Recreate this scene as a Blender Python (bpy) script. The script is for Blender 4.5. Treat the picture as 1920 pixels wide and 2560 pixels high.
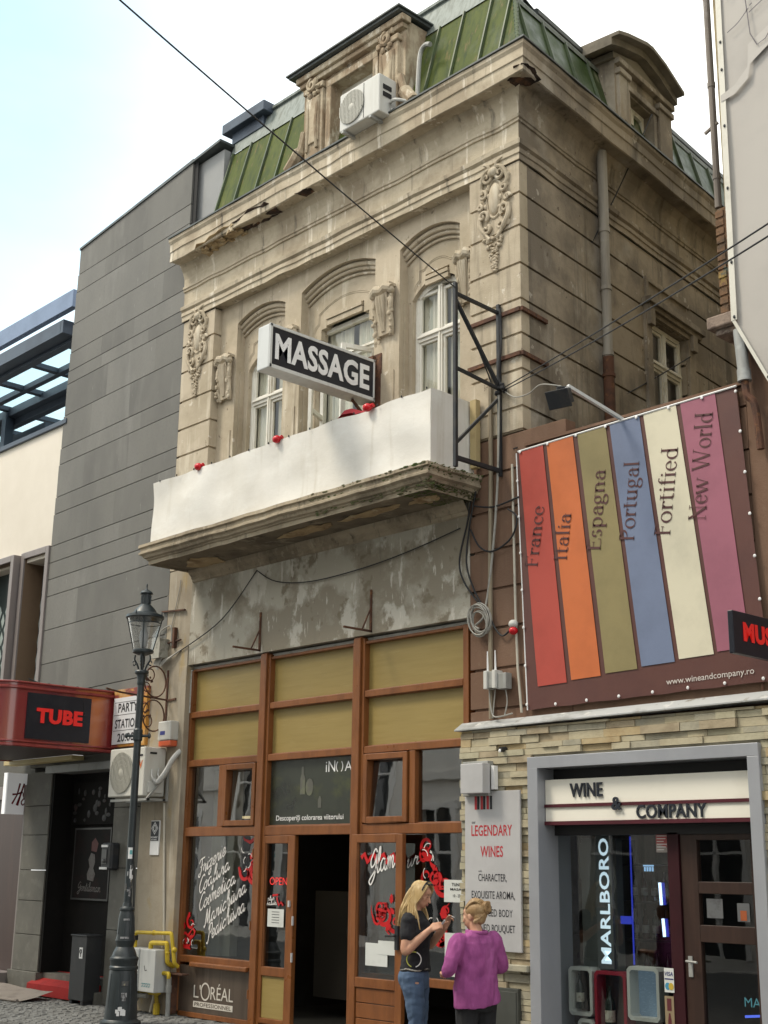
import bpy, bmesh, math, random
from mathutils import Vector, Matrix
from mathutils import noise as mnoise
R = math.radians
random.seed(11)
sc = bpy.context.scene
for o in list(bpy.data.objects): bpy.data.objects.remove(o)
col = sc.collection

# ---------------------------------------------------------------- camera
YAW, PIT, ROL = -0.81817774, 0.26412792, -0.01356453
cy, sy, cp, sp = math.cos(YAW), math.sin(YAW), math.cos(PIT), math.sin(PIT)
fw = Vector((sy*cp, cy*cp, sp)); rt0 = Vector((cy, -sy, 0)); dn0 = fw.cross(rt0)
rt = math.cos(ROL)*rt0 + math.sin(ROL)*dn0; dn = -math.sin(ROL)*rt0 + math.cos(ROL)*dn0
CAM = Vector((0, -10.0077, 1.8))
cd = bpy.data.cameras.new("camera"); cam = bpy.data.objects.new("camera", cd); col.objects.link(cam)
m = Matrix.Identity(4)
for i in range(3): m[i][0] = rt[i]; m[i][1] = -dn[i]; m[i][2] = -fw[i]; m[i][3] = CAM[i]
cam.matrix_world = m
cd.sensor_fit = 'VERTICAL'; cd.sensor_height = 24; cd.lens = 24*3288.45/2560
cd.clip_start = .05; cd.clip_end = 500
sc.camera = cam

# ---------------------------------------------------------------- light
SUN_EL, SUN_AZ = 54, 222          # azimuth clockwise from +y
w = bpy.data.worlds.new("World"); sc.world = w; w.use_nodes = True
nt = w.node_tree; nt.nodes.clear()
out = nt.nodes.new('ShaderNodeOutputWorld'); bg = nt.nodes.new('ShaderNodeBackground')
sky = nt.nodes.new('ShaderNodeTexSky'); sky.sky_type = 'NISHITA'; sky.sun_disc = False
sky.sun_elevation = R(SUN_EL); sky.sun_rotation = R(SUN_AZ); sky.air_density = 1.2; sky.dust_density = 1.2
tc = nt.nodes.new('ShaderNodeTexCoord'); mp = nt.nodes.new('ShaderNodeMapping'); mp.inputs['Scale'].default_value = (1.1, 1.1, 2.6)
nz = nt.nodes.new('ShaderNodeTexNoise'); nz.inputs['Scale'].default_value = 1.5; nz.inputs['Detail'].default_value = 6; nz.inputs['Roughness'].default_value = .52
mr = nt.nodes.new('ShaderNodeMapRange'); mr.inputs['From Min'].default_value = .30; mr.inputs['From Max'].default_value = .56
mr.inputs['To Min'].default_value = .80; mr.inputs['To Max'].default_value = 1.0
mx = nt.nodes.new('ShaderNodeMix'); mx.data_type = 'RGBA'
mx.inputs['B'].default_value = (11.0, 11.1, 10.8, 1)
# broken cloud: a clear patch of sky up to the left of the street, bright haze elsewhere
d0 = (fw-.62*rt-.45*dn).normalized()
dt = nt.nodes.new('ShaderNodeVectorMath'); dt.operation = 'DOT_PRODUCT'; dt.inputs[1].default_value = tuple(d0)
mq = nt.nodes.new('ShaderNodeMapRange'); mq.interpolation_type = 'SMOOTHSTEP'
mq.inputs['From Min'].default_value = .845; mq.inputs['From Max'].default_value = .985; mq.inputs['To Min'].default_value = 0; mq.inputs['To Max'].default_value = -.78
ml = nt.nodes.new('ShaderNodeMath'); ml.operation = 'ADD'; ml.use_clamp = True
nt.links.new(tc.outputs['Generated'], dt.inputs[0]); nt.links.new(dt.outputs['Value'], mq.inputs['Value']); nt.links.new(mq.outputs[0], ml.inputs[0]); nt.links.new(mr.outputs[0], ml.inputs[1])
nt.links.new(tc.outputs['Generated'], mp.inputs['Vector']); nt.links.new(mp.outputs[0], nz.inputs['Vector'])
nt.links.new(nz.outputs['Fac'], mr.inputs['Value']); nt.links.new(ml.outputs[0], mx.inputs['Factor'])
sg = nt.nodes.new('ShaderNodeVectorMath'); sg.operation = 'MULTIPLY'; sg.inputs[1].default_value = (1.7, 2.1, 1.8)
nt.links.new(sky.outputs[0], sg.inputs[0]); nt.links.new(sg.outputs[0], mx.inputs['A']); nt.links.new(mx.outputs['Result'], bg.inputs['Color'])
bg.inputs['Strength'].default_value = .11
nt.links.new(bg.outputs[0], out.inputs['Surface'])
sd = bpy.data.lights.new("sun", 'SUN'); sd.energy = 1.9; sd.angle = R(14); sd.color = (1, .90, .74)
so = bpy.data.objects.new("sun", sd); col.objects.link(so)
az, el = R(SUN_AZ), R(SUN_EL)
sdir = Vector((math.sin(az)*math.cos(el), math.cos(az)*math.cos(el), math.sin(el)))
so.rotation_euler = (-sdir).to_track_quat('-Z', 'Y').to_euler(); so.location = (-12, -20, 30)
vs = sc.view_settings; sc.display_settings.display_device = 'sRGB'
vs.view_transform = 'Standard'; vs.look = 'None'; vs.gamma = 1; vs.use_curve_mapping = False; vs.exposure = .60
sc.cycles.max_bounces = 8; sc.cycles.transparent_max_bounces = 12; sc.cycles.use_denoising = True

# ---------------------------------------------------------------- materials
MATS = {}
def mat(name, c, layers=(), rough=.8, bump=(), metal=0., spec=.4, coat=0., emit=None, es=1., rvar=0.):
    """layers: (colour, scale, lo, hi, stretch, amount, detail)   bump: (scale, strength, stretch)"""
    if name in MATS: return MATS[name]
    M = bpy.data.materials.new(name); M.use_nodes = True; MATS[name] = M
    t = M.node_tree; N = t.nodes; L = t.links; b = N['Principled BSDF']
    b.inputs['Roughness'].default_value = rough; b.inputs['Metallic'].default_value = metal
    b.inputs['Specular IOR Level'].default_value = spec; b.inputs['Coat Weight'].default_value = coat
    b.inputs['Base Color'].default_value = (*c, 1); M.diffuse_color = (*c, 1)
    if emit: b.inputs['Emission Color'].default_value = (*emit, 1); b.inputs['Emission Strength'].default_value = es
    if not layers and not bump and not rvar: return M
    tcn = N.new('ShaderNodeTexCoord')
    def noise(scale, st, det, seed):
        mpn = N.new('ShaderNodeMapping'); mpn.inputs['Scale'].default_value = st; mpn.inputs['Location'].default_value = (seed*3.7, seed*1.9, seed*2.3)
        n = N.new('ShaderNodeTexNoise'); n.inputs['Scale'].default_value = scale; n.inputs['Detail'].default_value = det; n.inputs['Roughness'].default_value = .62
        L.new(tcn.outputs['Object'], mpn.inputs['Vector']); L.new(mpn.outputs[0], n.inputs['Vector']); return n
    cur = None
    for i, l in enumerate(layers):
        c2, s, lo, hi = l[:4]; st = l[4] if len(l) > 4 else (1, 1, 1); am = l[5] if len(l) > 5 else 1; det = l[6] if len(l) > 6 else 6
        n = noise(s, st, det, i+1); r = N.new('ShaderNodeMapRange')
        r.inputs['From Min'].default_value = lo; r.inputs['From Max'].default_value = hi; r.inputs['To Max'].default_value = am
        L.new(n.outputs['Fac'], r.inputs['Value'])
        x = N.new('ShaderNodeMix'); x.data_type = 'RGBA'; x.inputs['A'].default_value = (*c, 1); x.inputs['B'].default_value = (*c2, 1)
        if cur: L.new(cur, x.inputs['A'])
        L.new(r.outputs[0], x.inputs['Factor']); cur = x.outputs['Result']
    if cur: L.new(cur, b.inputs['Base Color'])
    if rvar:
        n = noise(5, (1, 1, 1), 5, 9); r = N.new('ShaderNodeMapRange'); r.inputs['To Min'].default_value = max(0, rough-rvar); r.inputs['To Max'].default_value = min(1, rough+rvar)
        r.inputs['From Min'].default_value = .3; r.inputs['From Max'].default_value = .7
        L.new(n.outputs['Fac'], r.inputs['Value']); L.new(r.outputs[0], b.inputs['Roughness'])
    prev = None
    for i, q in enumerate(bump):
        n = noise(q[0], q[2] if len(q) > 2 else (1, 1, 1), 5, i+11); bn = N.new('ShaderNodeBump'); bn.inputs['Strength'].default_value = q[1]; bn.inputs['Distance'].default_value = .02
        L.new(n.outputs['Fac'], bn.inputs['Height'])
        if prev: L.new(prev, bn.inputs['Normal'])
        prev = bn.outputs[0]
    if prev: L.new(prev, b.inputs['Normal'])
    return M
def glass(name, tint=(.85, .9, .88), f0=.10, rough=.02, wob=0.):
    if name in MATS: return MATS[name]
    M = bpy.data.materials.new(name); M.use_nodes = True; MATS[name] = M
    t = M.node_tree; N = t.nodes; L = t.links; N.remove(N['Principled BSDF'])
    tr = N.new('ShaderNodeBsdfTransparent'); tr.inputs[0].default_value = (*tint, 1)
    gl = N.new('ShaderNodeBsdfGlossy'); gl.inputs['Roughness'].default_value = rough
    lw = N.new('ShaderNodeLayerWeight'); lw.inputs['Blend'].default_value = .5
    pw = N.new('ShaderNodeMath'); pw.operation = 'POWER'; pw.inputs[1].default_value = 4
    r = N.new('ShaderNodeMapRange'); r.inputs['To Min'].default_value = f0; r.inputs['To Max'].default_value = .95
    L.new(lw.outputs['Facing'], pw.inputs[0]); L.new(pw.outputs[0], r.inputs['Value'])
    if wob:
        tcn = N.new('ShaderNodeTexCoord'); n = N.new('ShaderNodeTexNoise'); n.inputs['Scale'].default_value = 2.2; bn = N.new('ShaderNodeBump'); bn.inputs['Strength'].default_value = wob; bn.inputs['Distance'].default_value = .02
        L.new(tcn.outputs['Object'], n.inputs['Vector']); L.new(n.outputs['Fac'], bn.inputs['Height']); L.new(bn.outputs[0], gl.inputs['Normal'])
    x = N.new('ShaderNodeMixShader'); L.new(r.outputs[0], x.inputs[0]); L.new(tr.outputs[0], x.inputs[1]); L.new(gl.outputs[0], x.inputs[2])
    L.new(x.outputs[0], N['Material Output'].inputs['Surface']); return M

V1 = (3.2, 3.2, .35)     # vertical streaks
H1 = (.5, .5, 6)         # horizontal grain
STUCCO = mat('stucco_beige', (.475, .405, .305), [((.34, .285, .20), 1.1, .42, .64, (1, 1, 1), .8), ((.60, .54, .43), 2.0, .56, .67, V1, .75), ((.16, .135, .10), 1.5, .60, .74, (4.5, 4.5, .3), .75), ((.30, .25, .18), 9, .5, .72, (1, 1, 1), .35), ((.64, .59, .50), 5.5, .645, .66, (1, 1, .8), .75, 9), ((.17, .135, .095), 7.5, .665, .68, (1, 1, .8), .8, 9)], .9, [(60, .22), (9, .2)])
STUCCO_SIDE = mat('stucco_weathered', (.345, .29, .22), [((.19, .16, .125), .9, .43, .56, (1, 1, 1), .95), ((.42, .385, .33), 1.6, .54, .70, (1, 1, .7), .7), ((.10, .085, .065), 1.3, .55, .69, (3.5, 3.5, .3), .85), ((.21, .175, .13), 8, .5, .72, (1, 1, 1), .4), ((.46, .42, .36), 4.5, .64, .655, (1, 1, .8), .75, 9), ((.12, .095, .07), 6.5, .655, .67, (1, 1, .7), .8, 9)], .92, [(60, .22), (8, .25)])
STUCCO_FLAKY = mat('stucco_flaking', (.44, .37, .265), [((.25, .18, .115), 2.4, .44, .56, (1.6, 1.6, .8), .9), ((.64, .58, .47), 3.4, .57, .64, (1.8, 1.8, .7), .8), ((.10, .085, .065), 2.0, .58, .74, (4, 4, .45), .8), ((.30, .24, .17), 10, .5, .7, (1, 1, 1), .5)], .93, [(40, .35), (6, .4)])
CORNICE_M = mat('cornice_stucco', (.475, .41, .305), [((.29, .235, .165), 1.4, .46, .62, (1, 1, 1), .8), ((.70, .64, .53), 2.2, .575, .635, (3.4, 3.4, .25), .85), ((.11, .095, .075), 1.8, .585, .70, (3.8, 3.8, .3), .85), ((.29, .235, .16), 10, .5, .7, (1, 1, 1), .35)], .9, [(50, .2), (7, .25)])
GREYPLASTER = mat('grey_plaster', (.38, .355, .295), [((.235, .205, .155), 1.1, .455, .545, (1, 1, 1), .9, 10), ((.50, .475, .415), 1.9, .55, .60, (1, 1, .8), .9, 10), ((.175, .145, .10), 2.8, .57, .63, (1, 1, 1), .85, 10), ((.58, .55, .49), 4.5, .61, .64, (2.5, 2.5, .5), .7), ((.13, .12, .095), 2.0, .60, .78, (4, 4, .3), .6)], .92, [(40, .25), (5, .25)])
BALC_M = mat('balcony_stucco', (.36, .30, .215), [((.16, .13, .09), 1.8, .44, .62, (1, 1, 1), .8), ((.42, .37, .28), 4, .55, .68, (2.4, 2.4, .5), .7), ((.10, .13, .04), 2.6, .52, .62, (1.4, 1.4, 1), .0), ((.09, .075, .055), 3.2, .58, .72, (3, 3, .5), .8)], .93, [(40, .35), (7, .35)])
MOSS = mat('mossy_stucco', (.15, .14, .075), [((.07, .10, .025), 5, .42, .58), ((.22, .20, .13), 8, .56, .68), ((.05, .05, .03), 3, .55, .7, V1)], .97, [(50, .6), (10, .5)])
PEEL = mat('peeled_ochre_plaster', (.40, .30, .17), [((.24, .165, .09), 4, .45, .62), ((.50, .42, .29), 7, .56, .68)], .95, [(30, .4)])
HOLE = mat('broken_brick_cavity', (.045, .028, .02), [((.15, .075, .04), 9, .5, .66), ((.01, .008, .006), 6, .5, .7)], .97, [(25, .9)])
BROWNWALL = mat('brown_painted_plaster', (.155, .088, .056), [((.20, .125, .085), 1.3, .48, .68, (1, 1, .5), .7), ((.09, .055, .04), 2.0, .52, .74, V1, .6), ((.22, .15, .105), 12, .58, .74, (1, 1, 1), .4)], .85, [(40, .2), (5, .15)])
PIER_LOW = mat('stained_pier_plaster', (.37, .32, .245), [((.28, .235, .175), 1.4, .42, .64), ((.36, .25, .08), 2.2, .60, .72, (1.6, 1.6, .8), .55), ((.46, .42, .35), 3, .56, .70, V1, .6), ((.15, .13, .10), 2.2, .60, .78, (3, 3, .4), .6)], .92, [(50, .2), (6, .2)])
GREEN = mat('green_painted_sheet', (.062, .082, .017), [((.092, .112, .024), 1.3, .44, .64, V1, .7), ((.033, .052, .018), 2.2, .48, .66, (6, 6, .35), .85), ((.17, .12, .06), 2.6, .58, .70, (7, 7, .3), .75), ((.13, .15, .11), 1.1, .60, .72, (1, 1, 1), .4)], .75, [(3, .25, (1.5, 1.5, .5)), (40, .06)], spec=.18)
GREEN_SIDE = mat('green_glossy_sheet', (.032, .062, .016), [((.055, .085, .022), 1.4, .46, .66, V1, .8), ((.02, .035, .014), 2.2, .5, .72, (6, 6, .35), .8), ((.24, .25, .18), 1.3, .615, .65, (1.2, 1.2, .8), .7)], .48, [(1.6, .5, (1.3, 1.3, .6)), (30, .05)], spec=.35, rvar=.15)  # pale patch layer paints reflections into the green
SEAM = mat('green_seam', (.06, .085, .035), [((.03, .04, .025), 4, .45, .7)], .5)
ZINC = mat('zinc_flashing', (.19, .215, .20), [((.10, .115, .10), 2.4, .45, .66, (7, 7, .4), .9), ((.30, .33, .32), 3, .58, .72, V1, .7), ((.20, .13, .08), 3, .66, .78, V1, .5)], .6, [(4, .2)], metal=.1, spec=.3)
DARKZINC = mat('dark_roof_metal', (.075, .085, .085), [((.13, .14, .135), 3, .5, .7)], .5, metal=.3)
WHITEPAINT = mat('old_white_paint', (.72, .70, .63), [((.55, .50, .40), 6, .54, .70, (1, 1, .6), .8), ((.40, .33, .24), 14, .66, .74, (1, 1, 1), .8)], .55, [(40, .1)])
WHITEPLASTIC = mat('white_plastic', (.55, .545, .51), [((.43, .42, .37), 3, .5, .75, V1, .7)], .45)
CURTAIN = mat('pale_curtain', (.84, .82, .74), [((.48, .52, .46), 3, .45, .65, (5, 5, .25), .7)], .9)
DARKROOM = mat('dark_interior', (.035, .033, .030), [((.06, .055, .05), 1, .5, .7)], .95)
PALEROOM = mat('pale_interior', (.35, .34, .30), [], .95)
CLOTH_W = mat('white_cloth', (.71, .69, .645), [((.62, .59, .53), 1.2, .46, .70, (1, 1, 1), .7), ((.50, .46, .38), 1.6, .57, .74, (4, 4, .3), .6), ((.76, .75, .71), 2.5, .55, .7, (1, 1, 2), .6)], .8, [(1.6, .45, (1, 1, 1.6)), (4.5, .25, (1, 1, .6)), (140, .1)])
BLACKFACE = mat('sign_black', (.012, .014, .022), [((.02, .022, .03), 3, .5, .7)], .32, spec=.4)
LETTER_W = mat('letter_white', (.78, .78, .78), [((.68, .68, .68), 5, .5, .7)], .5)
ALU = mat('aluminium_casing', (.60, .61, .60), [((.46, .47, .46), 3, .5, .72, V1, .7)], .45, metal=.15)
RUST = mat('rusty_iron', (.11, .05, .03), [((.055, .03, .022), 8, .45, .65), ((.21, .095, .04), 14, .56, .7)], .85, [(50, .3)])
BLACKIRON = mat('black_iron', (.018, .02, .024), [((.035, .032, .03), 8, .5, .7)], .5, [(60, .08)])
CABLE = mat('cable_black', (.02, .02, .022), [((.04, .04, .04), 10, .5, .7)], .7)
CABLE_G = mat('cable_grey', (.32, .31, .28), [((.22, .21, .19), 10, .5, .7)], .7)
PIPE_G = mat('galvanised_pipe', (.33, .335, .32), [((.22, .21, .19), 3, .46, .68, V1, .8), ((.40, .41, .40), 4, .58, .7)], .55, metal=.25, rvar=.1)
CONDUIT = mat('painted_conduit', (.27, .225, .16), [((.16, .12, .085), 5, .5, .7, V1, .8)], .8)
WOOD = mat('brown_lacquered_wood', (.215, .078, .023), [((.14, .047, .014), 3.2, .42, .66, (2.5, 2.5, .8), .7), ((.26, .10, .032), 7, .54, .72, (4, 4, .6), .6)], .38, [(30, .05)], spec=.4, coat=.05, rvar=.12)
OLIVE = mat('olive_film_panel', (.30, .222, .075), [((.255, .185, .058), 2.4, .44, .66, (.7, .7, 9), .6), ((.345, .265, .10), 3.2, .57, .72, (.8, .8, 9), .6), ((.21, .15, .045), 5, .64, .70, (.9, .9, 14), .35)], .42, [(8, .05, H1)])
REDVINYL = mat('red_vinyl', (.52, .012, .015), [((.40, .008, .01), 4, .5, .7)], .35)
WHITEVINYL = mat('white_vinyl', (.74, .72, .70), [], .5)
PAPER = mat('paper', (.62, .64, .62), [((.52, .54, .52), 4, .5, .75)], .8)
INK = mat('printed_ink', (.03, .03, .035), [], .6)
BROWNMETAL = mat('brown_brushed_metal', (.15, .115, .09), [((.10, .075, .06), 2, .45, .7, (4, 4, .3), .8), ((.22, .18, .145), 3, .56, .74, (5, 5, .25), .6)], .38, metal=.5)
GLASS_UP = glass('window_glass', (.92, .92, .88), .06, .03, .10)
GLASS_SHOP = glass('shop_glass', (.60, .64, .62), .26, .015, .05)
GLASS_LAMP = glass('lantern_glass', (.92, .93, .93), .20, .03)
GLASS_ROOF = glass('canopy_glass', (.80, .95, .97), .06, .03)
GLASS_WINE = glass('wine_shop_glass', (.66, .70, .70), .10, .015, .05)
PORTAL = mat('grey_metal_cladding', (.36, .37, .40), [((.30, .31, .34), 1.2, .45, .7, (1, 1, .4), .7)], .42, metal=.3, rvar=.08)
CREAM = mat('cream_sign', (.80, .77, .68), [((.72, .69, .60), 2, .5, .75)], .5)
MAROON = mat('maroon_trim', (.075, .010, .018), [((.05, .007, .012), 4, .5, .7)], .45)
SILVER = mat('silver_panel', (.50, .495, .50), [((.43, .425, .43), 1.4, .45, .72)], .45, metal=.15)
DARKSLATE = mat('dark_slate_cladding', (.150, .145, .130), [((.115, .112, .102), .9, .42, .64, (1, 1, .5), .8), ((.165, .16, .148), 1.2, .54, .70, (1.2, 1.2, .4), .7), ((.26, .25, .235), 7, .68, .74, (3, 3, .5), .6), ((.11, .105, .10), 25, .5, .7, (1, 1, 1), .5)], .72, [(90, .12)])
LIGHTSLATE = mat('light_slate_cladding', (.26, .265, .265), [((.22, .225, .225), 1.2, .45, .7)], .7)
DARKSLATE_B = mat('dark_slate_cladding_b', (.165, .160, .145), [((.125, .122, .112), .9, .42, .62, (1, 1, .5), .8), ((.20, .195, .18), 1.2, .54, .68, (1.5, 1.5, .35), .7), ((.30, .29, .27), 7, .66, .72, (3, 3, .5), .7), ((.12, .115, .108), 25, .5, .7, (1, 1, 1), .5)], .72, [(90, .12)])
DARKSLATE_C = mat('dark_slate_cladding_c', (.138, .134, .122), [((.105, .102, .094), 1.1, .42, .62, (1, 1, .5), .8), ((.18, .175, .16), 1.4, .55, .70, (1.5, 1.5, .35), .7), ((.28, .27, .25), 8, .68, .73, (3, 3, .5), .7)], .75, [(90, .12)])
GROOVE = mat('joint_dark', (.02, .02, .02), [], .9)
CREAMWALL = mat('cream_render', (.70, .645, .56), [((.64, .585, .50), .8, .46, .72)], .85, [(50, .08)])
BAYFRAME = mat('bay_metal', (.24, .21, .20), [((.19, .165, .155), 2, .45, .7, V1, .7)], .5, metal=.3)
BAYBROWN = mat('bay_brown_lining', (.15, .10, .062), [((.11, .073, .045), 1.5, .45, .7)], .6)
STEELBLUE = mat('blue_grey_steel', (.06, .078, .105), [((.04, .05, .07), 2, .45, .7)], .45, metal=.3)
STEELFASC = mat('pale_blue_fascia', (.17, .22, .32), [((.13, .17, .25), 1.6, .45, .7)], .45, metal=.3)
CANOPYRED = mat('glossy_red_wrap', (.21, .026, .028), [((.12, .02, .04), 1.6, .50, .62, (1, 1, .05), .7, 1), ((.50, .15, .035), 1.35, .47, .62, (1.3, 1.3, .05), .9, 1)], .2, spec=.7, coat=.4)  # orange patches paint a reflected sheen into the red
LETTER_R = mat('letter_red', (.55, .018, .018), [((.45, .012, .014), 4, .5, .7)], .4, emit=(.8, .03, .02), es=.15)
STONEDARK = mat('dark_stone_pier', (.13, .125, .108), [((.10, .097, .085), 1.6, .45, .66), ((.165, .16, .14), 5, .56, .72)], .7, [(60, .1)])
LAMPGREEN = mat('dark_green_cast_iron', (.022, .030, .034), [((.035, .045, .048), 5, .5, .7), ((.014, .018, .02), 3, .5, .7, V1, .7)], .42, [(60, .08)], spec=.5)
YELLOWPIPE = mat('yellow_gas_paint', (.50, .36, .022), [((.36, .24, .02), 6, .5, .7), ((.14, .08, .02), 12, .64, .72)], .5)
REDCARPET = mat('red_carpet', (.27, .013, .012), [((.20, .010, .010), 6, .5, .7)], .95, [(200, .2)])
GREYMAT = mat('grey_mat', (.20, .175, .155), [((.15, .13, .115), 5, .5, .7)], .95, [(150, .3)])
PAVE = mat('pavement_setts', (.15, .15, .145), [((.20, .20, .195), 3, .5, .7), ((.10, .10, .095), 7, .5, .7)], .85, [(40, .2)])
ROAD = mat('road_setts', (.12, .12, .115), [((.17, .17, .165), 3, .5, .7), ((.08, .08, .078), 7, .5, .7)], .85, [(40, .2)])

# ---------------------------------------------------------------- mesh helpers
ORG = {}
class MB:
    def __init__(s, M=None): s.v = []; s.f = []; s.mi = []; s.sm = []; s.M = M; s.cur = 0; s.smooth = False
    def add(s, pts, faces, smooth=None):
        n = len(s.v)
        for p in pts:
            p = Vector(p); s.v.append(s.M @ p if s.M else p)
        for f in faces: s.f.append([n+i for i in f]); s.mi.append(s.cur); s.sm.append(s.smooth if smooth is None else smooth)
    def quad(s, a, b, c, d): s.add([a, b, c, d], [(0, 1, 2, 3)])
    def box(s, x0, x1, y0, y1, z0, z1):
        s.add([(x0, y0, z0), (x1, y0, z0), (x1, y1, z0), (x0, y1, z0), (x0, y0, z1), (x1, y0, z1), (x1, y1, z1), (x0, y1, z1)],
              [(0, 3, 2, 1), (4, 5, 6, 7), (0, 1, 5, 4), (1, 2, 6, 5), (2, 3, 7, 6), (3, 0, 4, 7)])
    def obox(s, c, ux, uy, uz, a, b, d):
        c = Vector(c); ux = Vector(ux).normalized()*a/2; uy = Vector(uy).normalized()*b/2; uz = Vector(uz).normalized()*d/2
        P = [c+i*ux+j*uy+k*uz for k in (-1, 1) for (i, j) in ((-1, -1), (1, -1), (1, 1), (-1, 1))]
        s.add(P, [(0, 3, 2, 1), (4, 5, 6, 7), (0, 1, 5, 4), (1, 2, 6, 5), (2, 3, 7, 6), (3, 0, 4, 7)])
    def bar(s, a, b, wd, th):
        a = Vector(a); b = Vector(b); d = (b-a); up = Vector((0, 0, 1)) if abs(d.normalized().z) < .95 else Vector((1, 0, 0))
        x = d.cross(up).normalized(); y = d.cross(x).normalized(); s.obox((a+b)/2, d, x, y, d.length, wd, th)
    def prism(s, pts, y0, y1, ax='y'):
        n = len(pts); f = {'y': lambda p, q: (p[0], q, p[1]), 'x': lambda p, q: (q, p[0], p[1]), 'z': lambda p, q: (p[0], p[1], q)}[ax]
        P = [f(p, y0) for p in pts]+[f(p, y1) for p in pts]
        s.add(P, [tuple(range(n)), tuple(range(2*n-1, n-1, -1))]+[(i, (i+1) % n, n+(i+1) % n, n+i) for i in range(n)])
    def tube(s, path, r, n=8, cap=True):
        path = [Vector(p) for p in path]; k = len(path); rr = r if isinstance(r, (list, tuple)) else [r]*k
        P = []; up = None
        for i, p in enumerate(path):
            d = (path[min(i+1, k-1)]-path[max(i-1, 0)]).normalized()
            if up is None: up = Vector((0, 0, 1)) if abs(d.z) < .9 else Vector((1, 0, 0))
            x = d.cross(up)
            if x.length < 1e-5: x = d.orthogonal()
            x.normalize(); y = x.cross(d).normalized(); up = y
            P += [p+rr[i]*(math.cos(2*math.pi*j/n)*x+math.sin(2*math.pi*j/n)*y) for j in range(n)]
        F = [(i*n+j, i*n+(j+1) % n, (i+1)*n+(j+1) % n, (i+1)*n+j) for i in range(k-1) for j in range(n)]
        if cap: F += [tuple(range(n-1, -1, -1)), tuple(range((k-1)*n, k*n))]
        s.add(P, F, True)
    def lathe(s, prof, c, n=20, cap=True):
        k = len(prof); P = [(c[0]+r*math.cos(2*math.pi*j/n), c[1]+r*math.sin(2*math.pi*j/n), c[2]+z) for r, z in prof for j in range(n)]
        F = [(i*n+j, i*n+(j+1) % n, (i+1)*n+(j+1) % n, (i+1)*n+j) for i in range(k-1) for j in range(n)]
        if cap: F += [tuple(range(n-1, -1, -1)), tuple(range((k-1)*n, k*n))]
        s.add(P, F, True)
    def ball(s, c, rx, ry=None, rz=None, n=10, m=7):
        ry = rx if ry is None else ry; rz = rx if rz is None else rz; P = []; F = []
        for i in range(m+1):
            a = math.pi*i/m
            for j in range(n): b = 2*math.pi*j/n; P.append((c[0]+rx*math.sin(a)*math.cos(b), c[1]+ry*math.sin(a)*math.sin(b), c[2]+rz*math.cos(a)))
        F = [(i*n+j, (i+1)*n+j, (i+1)*n+(j+1) % n, i*n+(j+1) % n) for i in range(m) for j in range(n)]
        s.add(P, F, True)
    def sweep(s, path, prof, caps=True, wob=0):
        """mouldings: path in plan, profile (out, z); outward is right-hand side of travel"""
        path = [Vector(p) for p in path]; k = len(path); n = len(prof); P = []
        nr = []
        for i in range(k-1): d = (path[i+1]-path[i]).normalized(); nr.append(Vector((d.y, -d.x)))
        for i in range(k):
            if i == 0: mv = nr[0]
            elif i == k-1: mv = nr[-1]
            else: b = nr[i-1]+nr[i]; mv = b/(b.dot(nr[i]))
            for (o_, z) in prof:
                jx = wob*(mnoise.noise(Vector((path[i].x*3, path[i].y*3, z*5)))) if wob else 0
                P.append((path[i].x+mv.x*(o_+jx), path[i].y+mv.y*(o_+jx), z+jx))
        F = [(i*n+j, (i+1)*n+j, (i+1)*n+j+1, i*n+j+1) for i in range(k-1) for j in range(n-1)]
        if caps: F += [tuple(range(n)), tuple(range((k-1)*n, k*n))]
        s.add(P, F)
    def panel(s, x0, x1, z0, z1, y, ops=(), depth=0, sill=True, lip=0):
        O = []
        for o_ in ops:
            a, b, zz, top = o_
            if zz >= z1 or max(p[1] for p in top) <= z0: continue
            O.append((a, b, max(zz, z0), [(px, max(min(pz, z1), z0)) for px, pz in top], zz, o_[3]))
        xs = sorted({x0, x1, *[v for o_ in O for v in o_[:2]]}); zs = sorted({z0, z1, *[v for o_ in O for v in (o_[2], max(p[1] for p in o_[3]))]})
        for i in range(len(xs)-1):
            for j in range(len(zs)-1):
                mx_, mz = (xs[i]+xs[i+1])/2, (zs[j]+zs[j+1])/2
                if any(o_[0] < mx_ < o_[1] and o_[2] < mz < max(p[1] for p in o_[3]) for o_ in O): continue
                s.quad((xs[i], y, zs[j]), (xs[i+1], y, zs[j]), (xs[i+1], y, zs[j+1]), (xs[i], y, zs[j+1]))
        for a, b, zz, top, zo, otop in O:
            zm = max(p[1] for p in top)
            for (xa, za), (xb, zb) in zip(top, top[1:]):
                if zm-za > 1e-4 or zm-zb > 1e-4:
                    if xb > xa: s.quad((xa, y, za), (xb, y, zb), (xb, y, zm), (xa, y, zm))
            if depth:
                L = [(a, zz)]+list(top)+[(b, zz)]
                for (xa, za), (xb, zb) in zip(L, L[1:]):
                    if za >= z1-1e-5 and zb >= z1-1e-5 and max(p[1] for p in otop) > z1: continue
                    if abs(xa-xb)+abs(za-zb) > 1e-5: s.quad((xa, y, za), (xb, y, zb), (xb, y+depth, zb), (xa, y+depth, za))
                if sill and zo >= z0: s.quad((a, y, zz), (b, y, zz), (b, y+depth, zz), (a, y+depth, zz))
        if lip:
            for z, side in ((z0, 0), (z1, 1)):
                cut = sorted((o_[0], o_[1]) for o_ in O if (o_[2] <= z+1e-6 and max(p[1] for p in o_[3]) >= z-1e-6)); c = x0
                for a, b in cut+[(x1, x1)]:
                    if a > c: s.quad((c, y, z), (a, y, z), (a, y+lip, z), (c, y+lip, z))
                    c = max(c, b)
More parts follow.
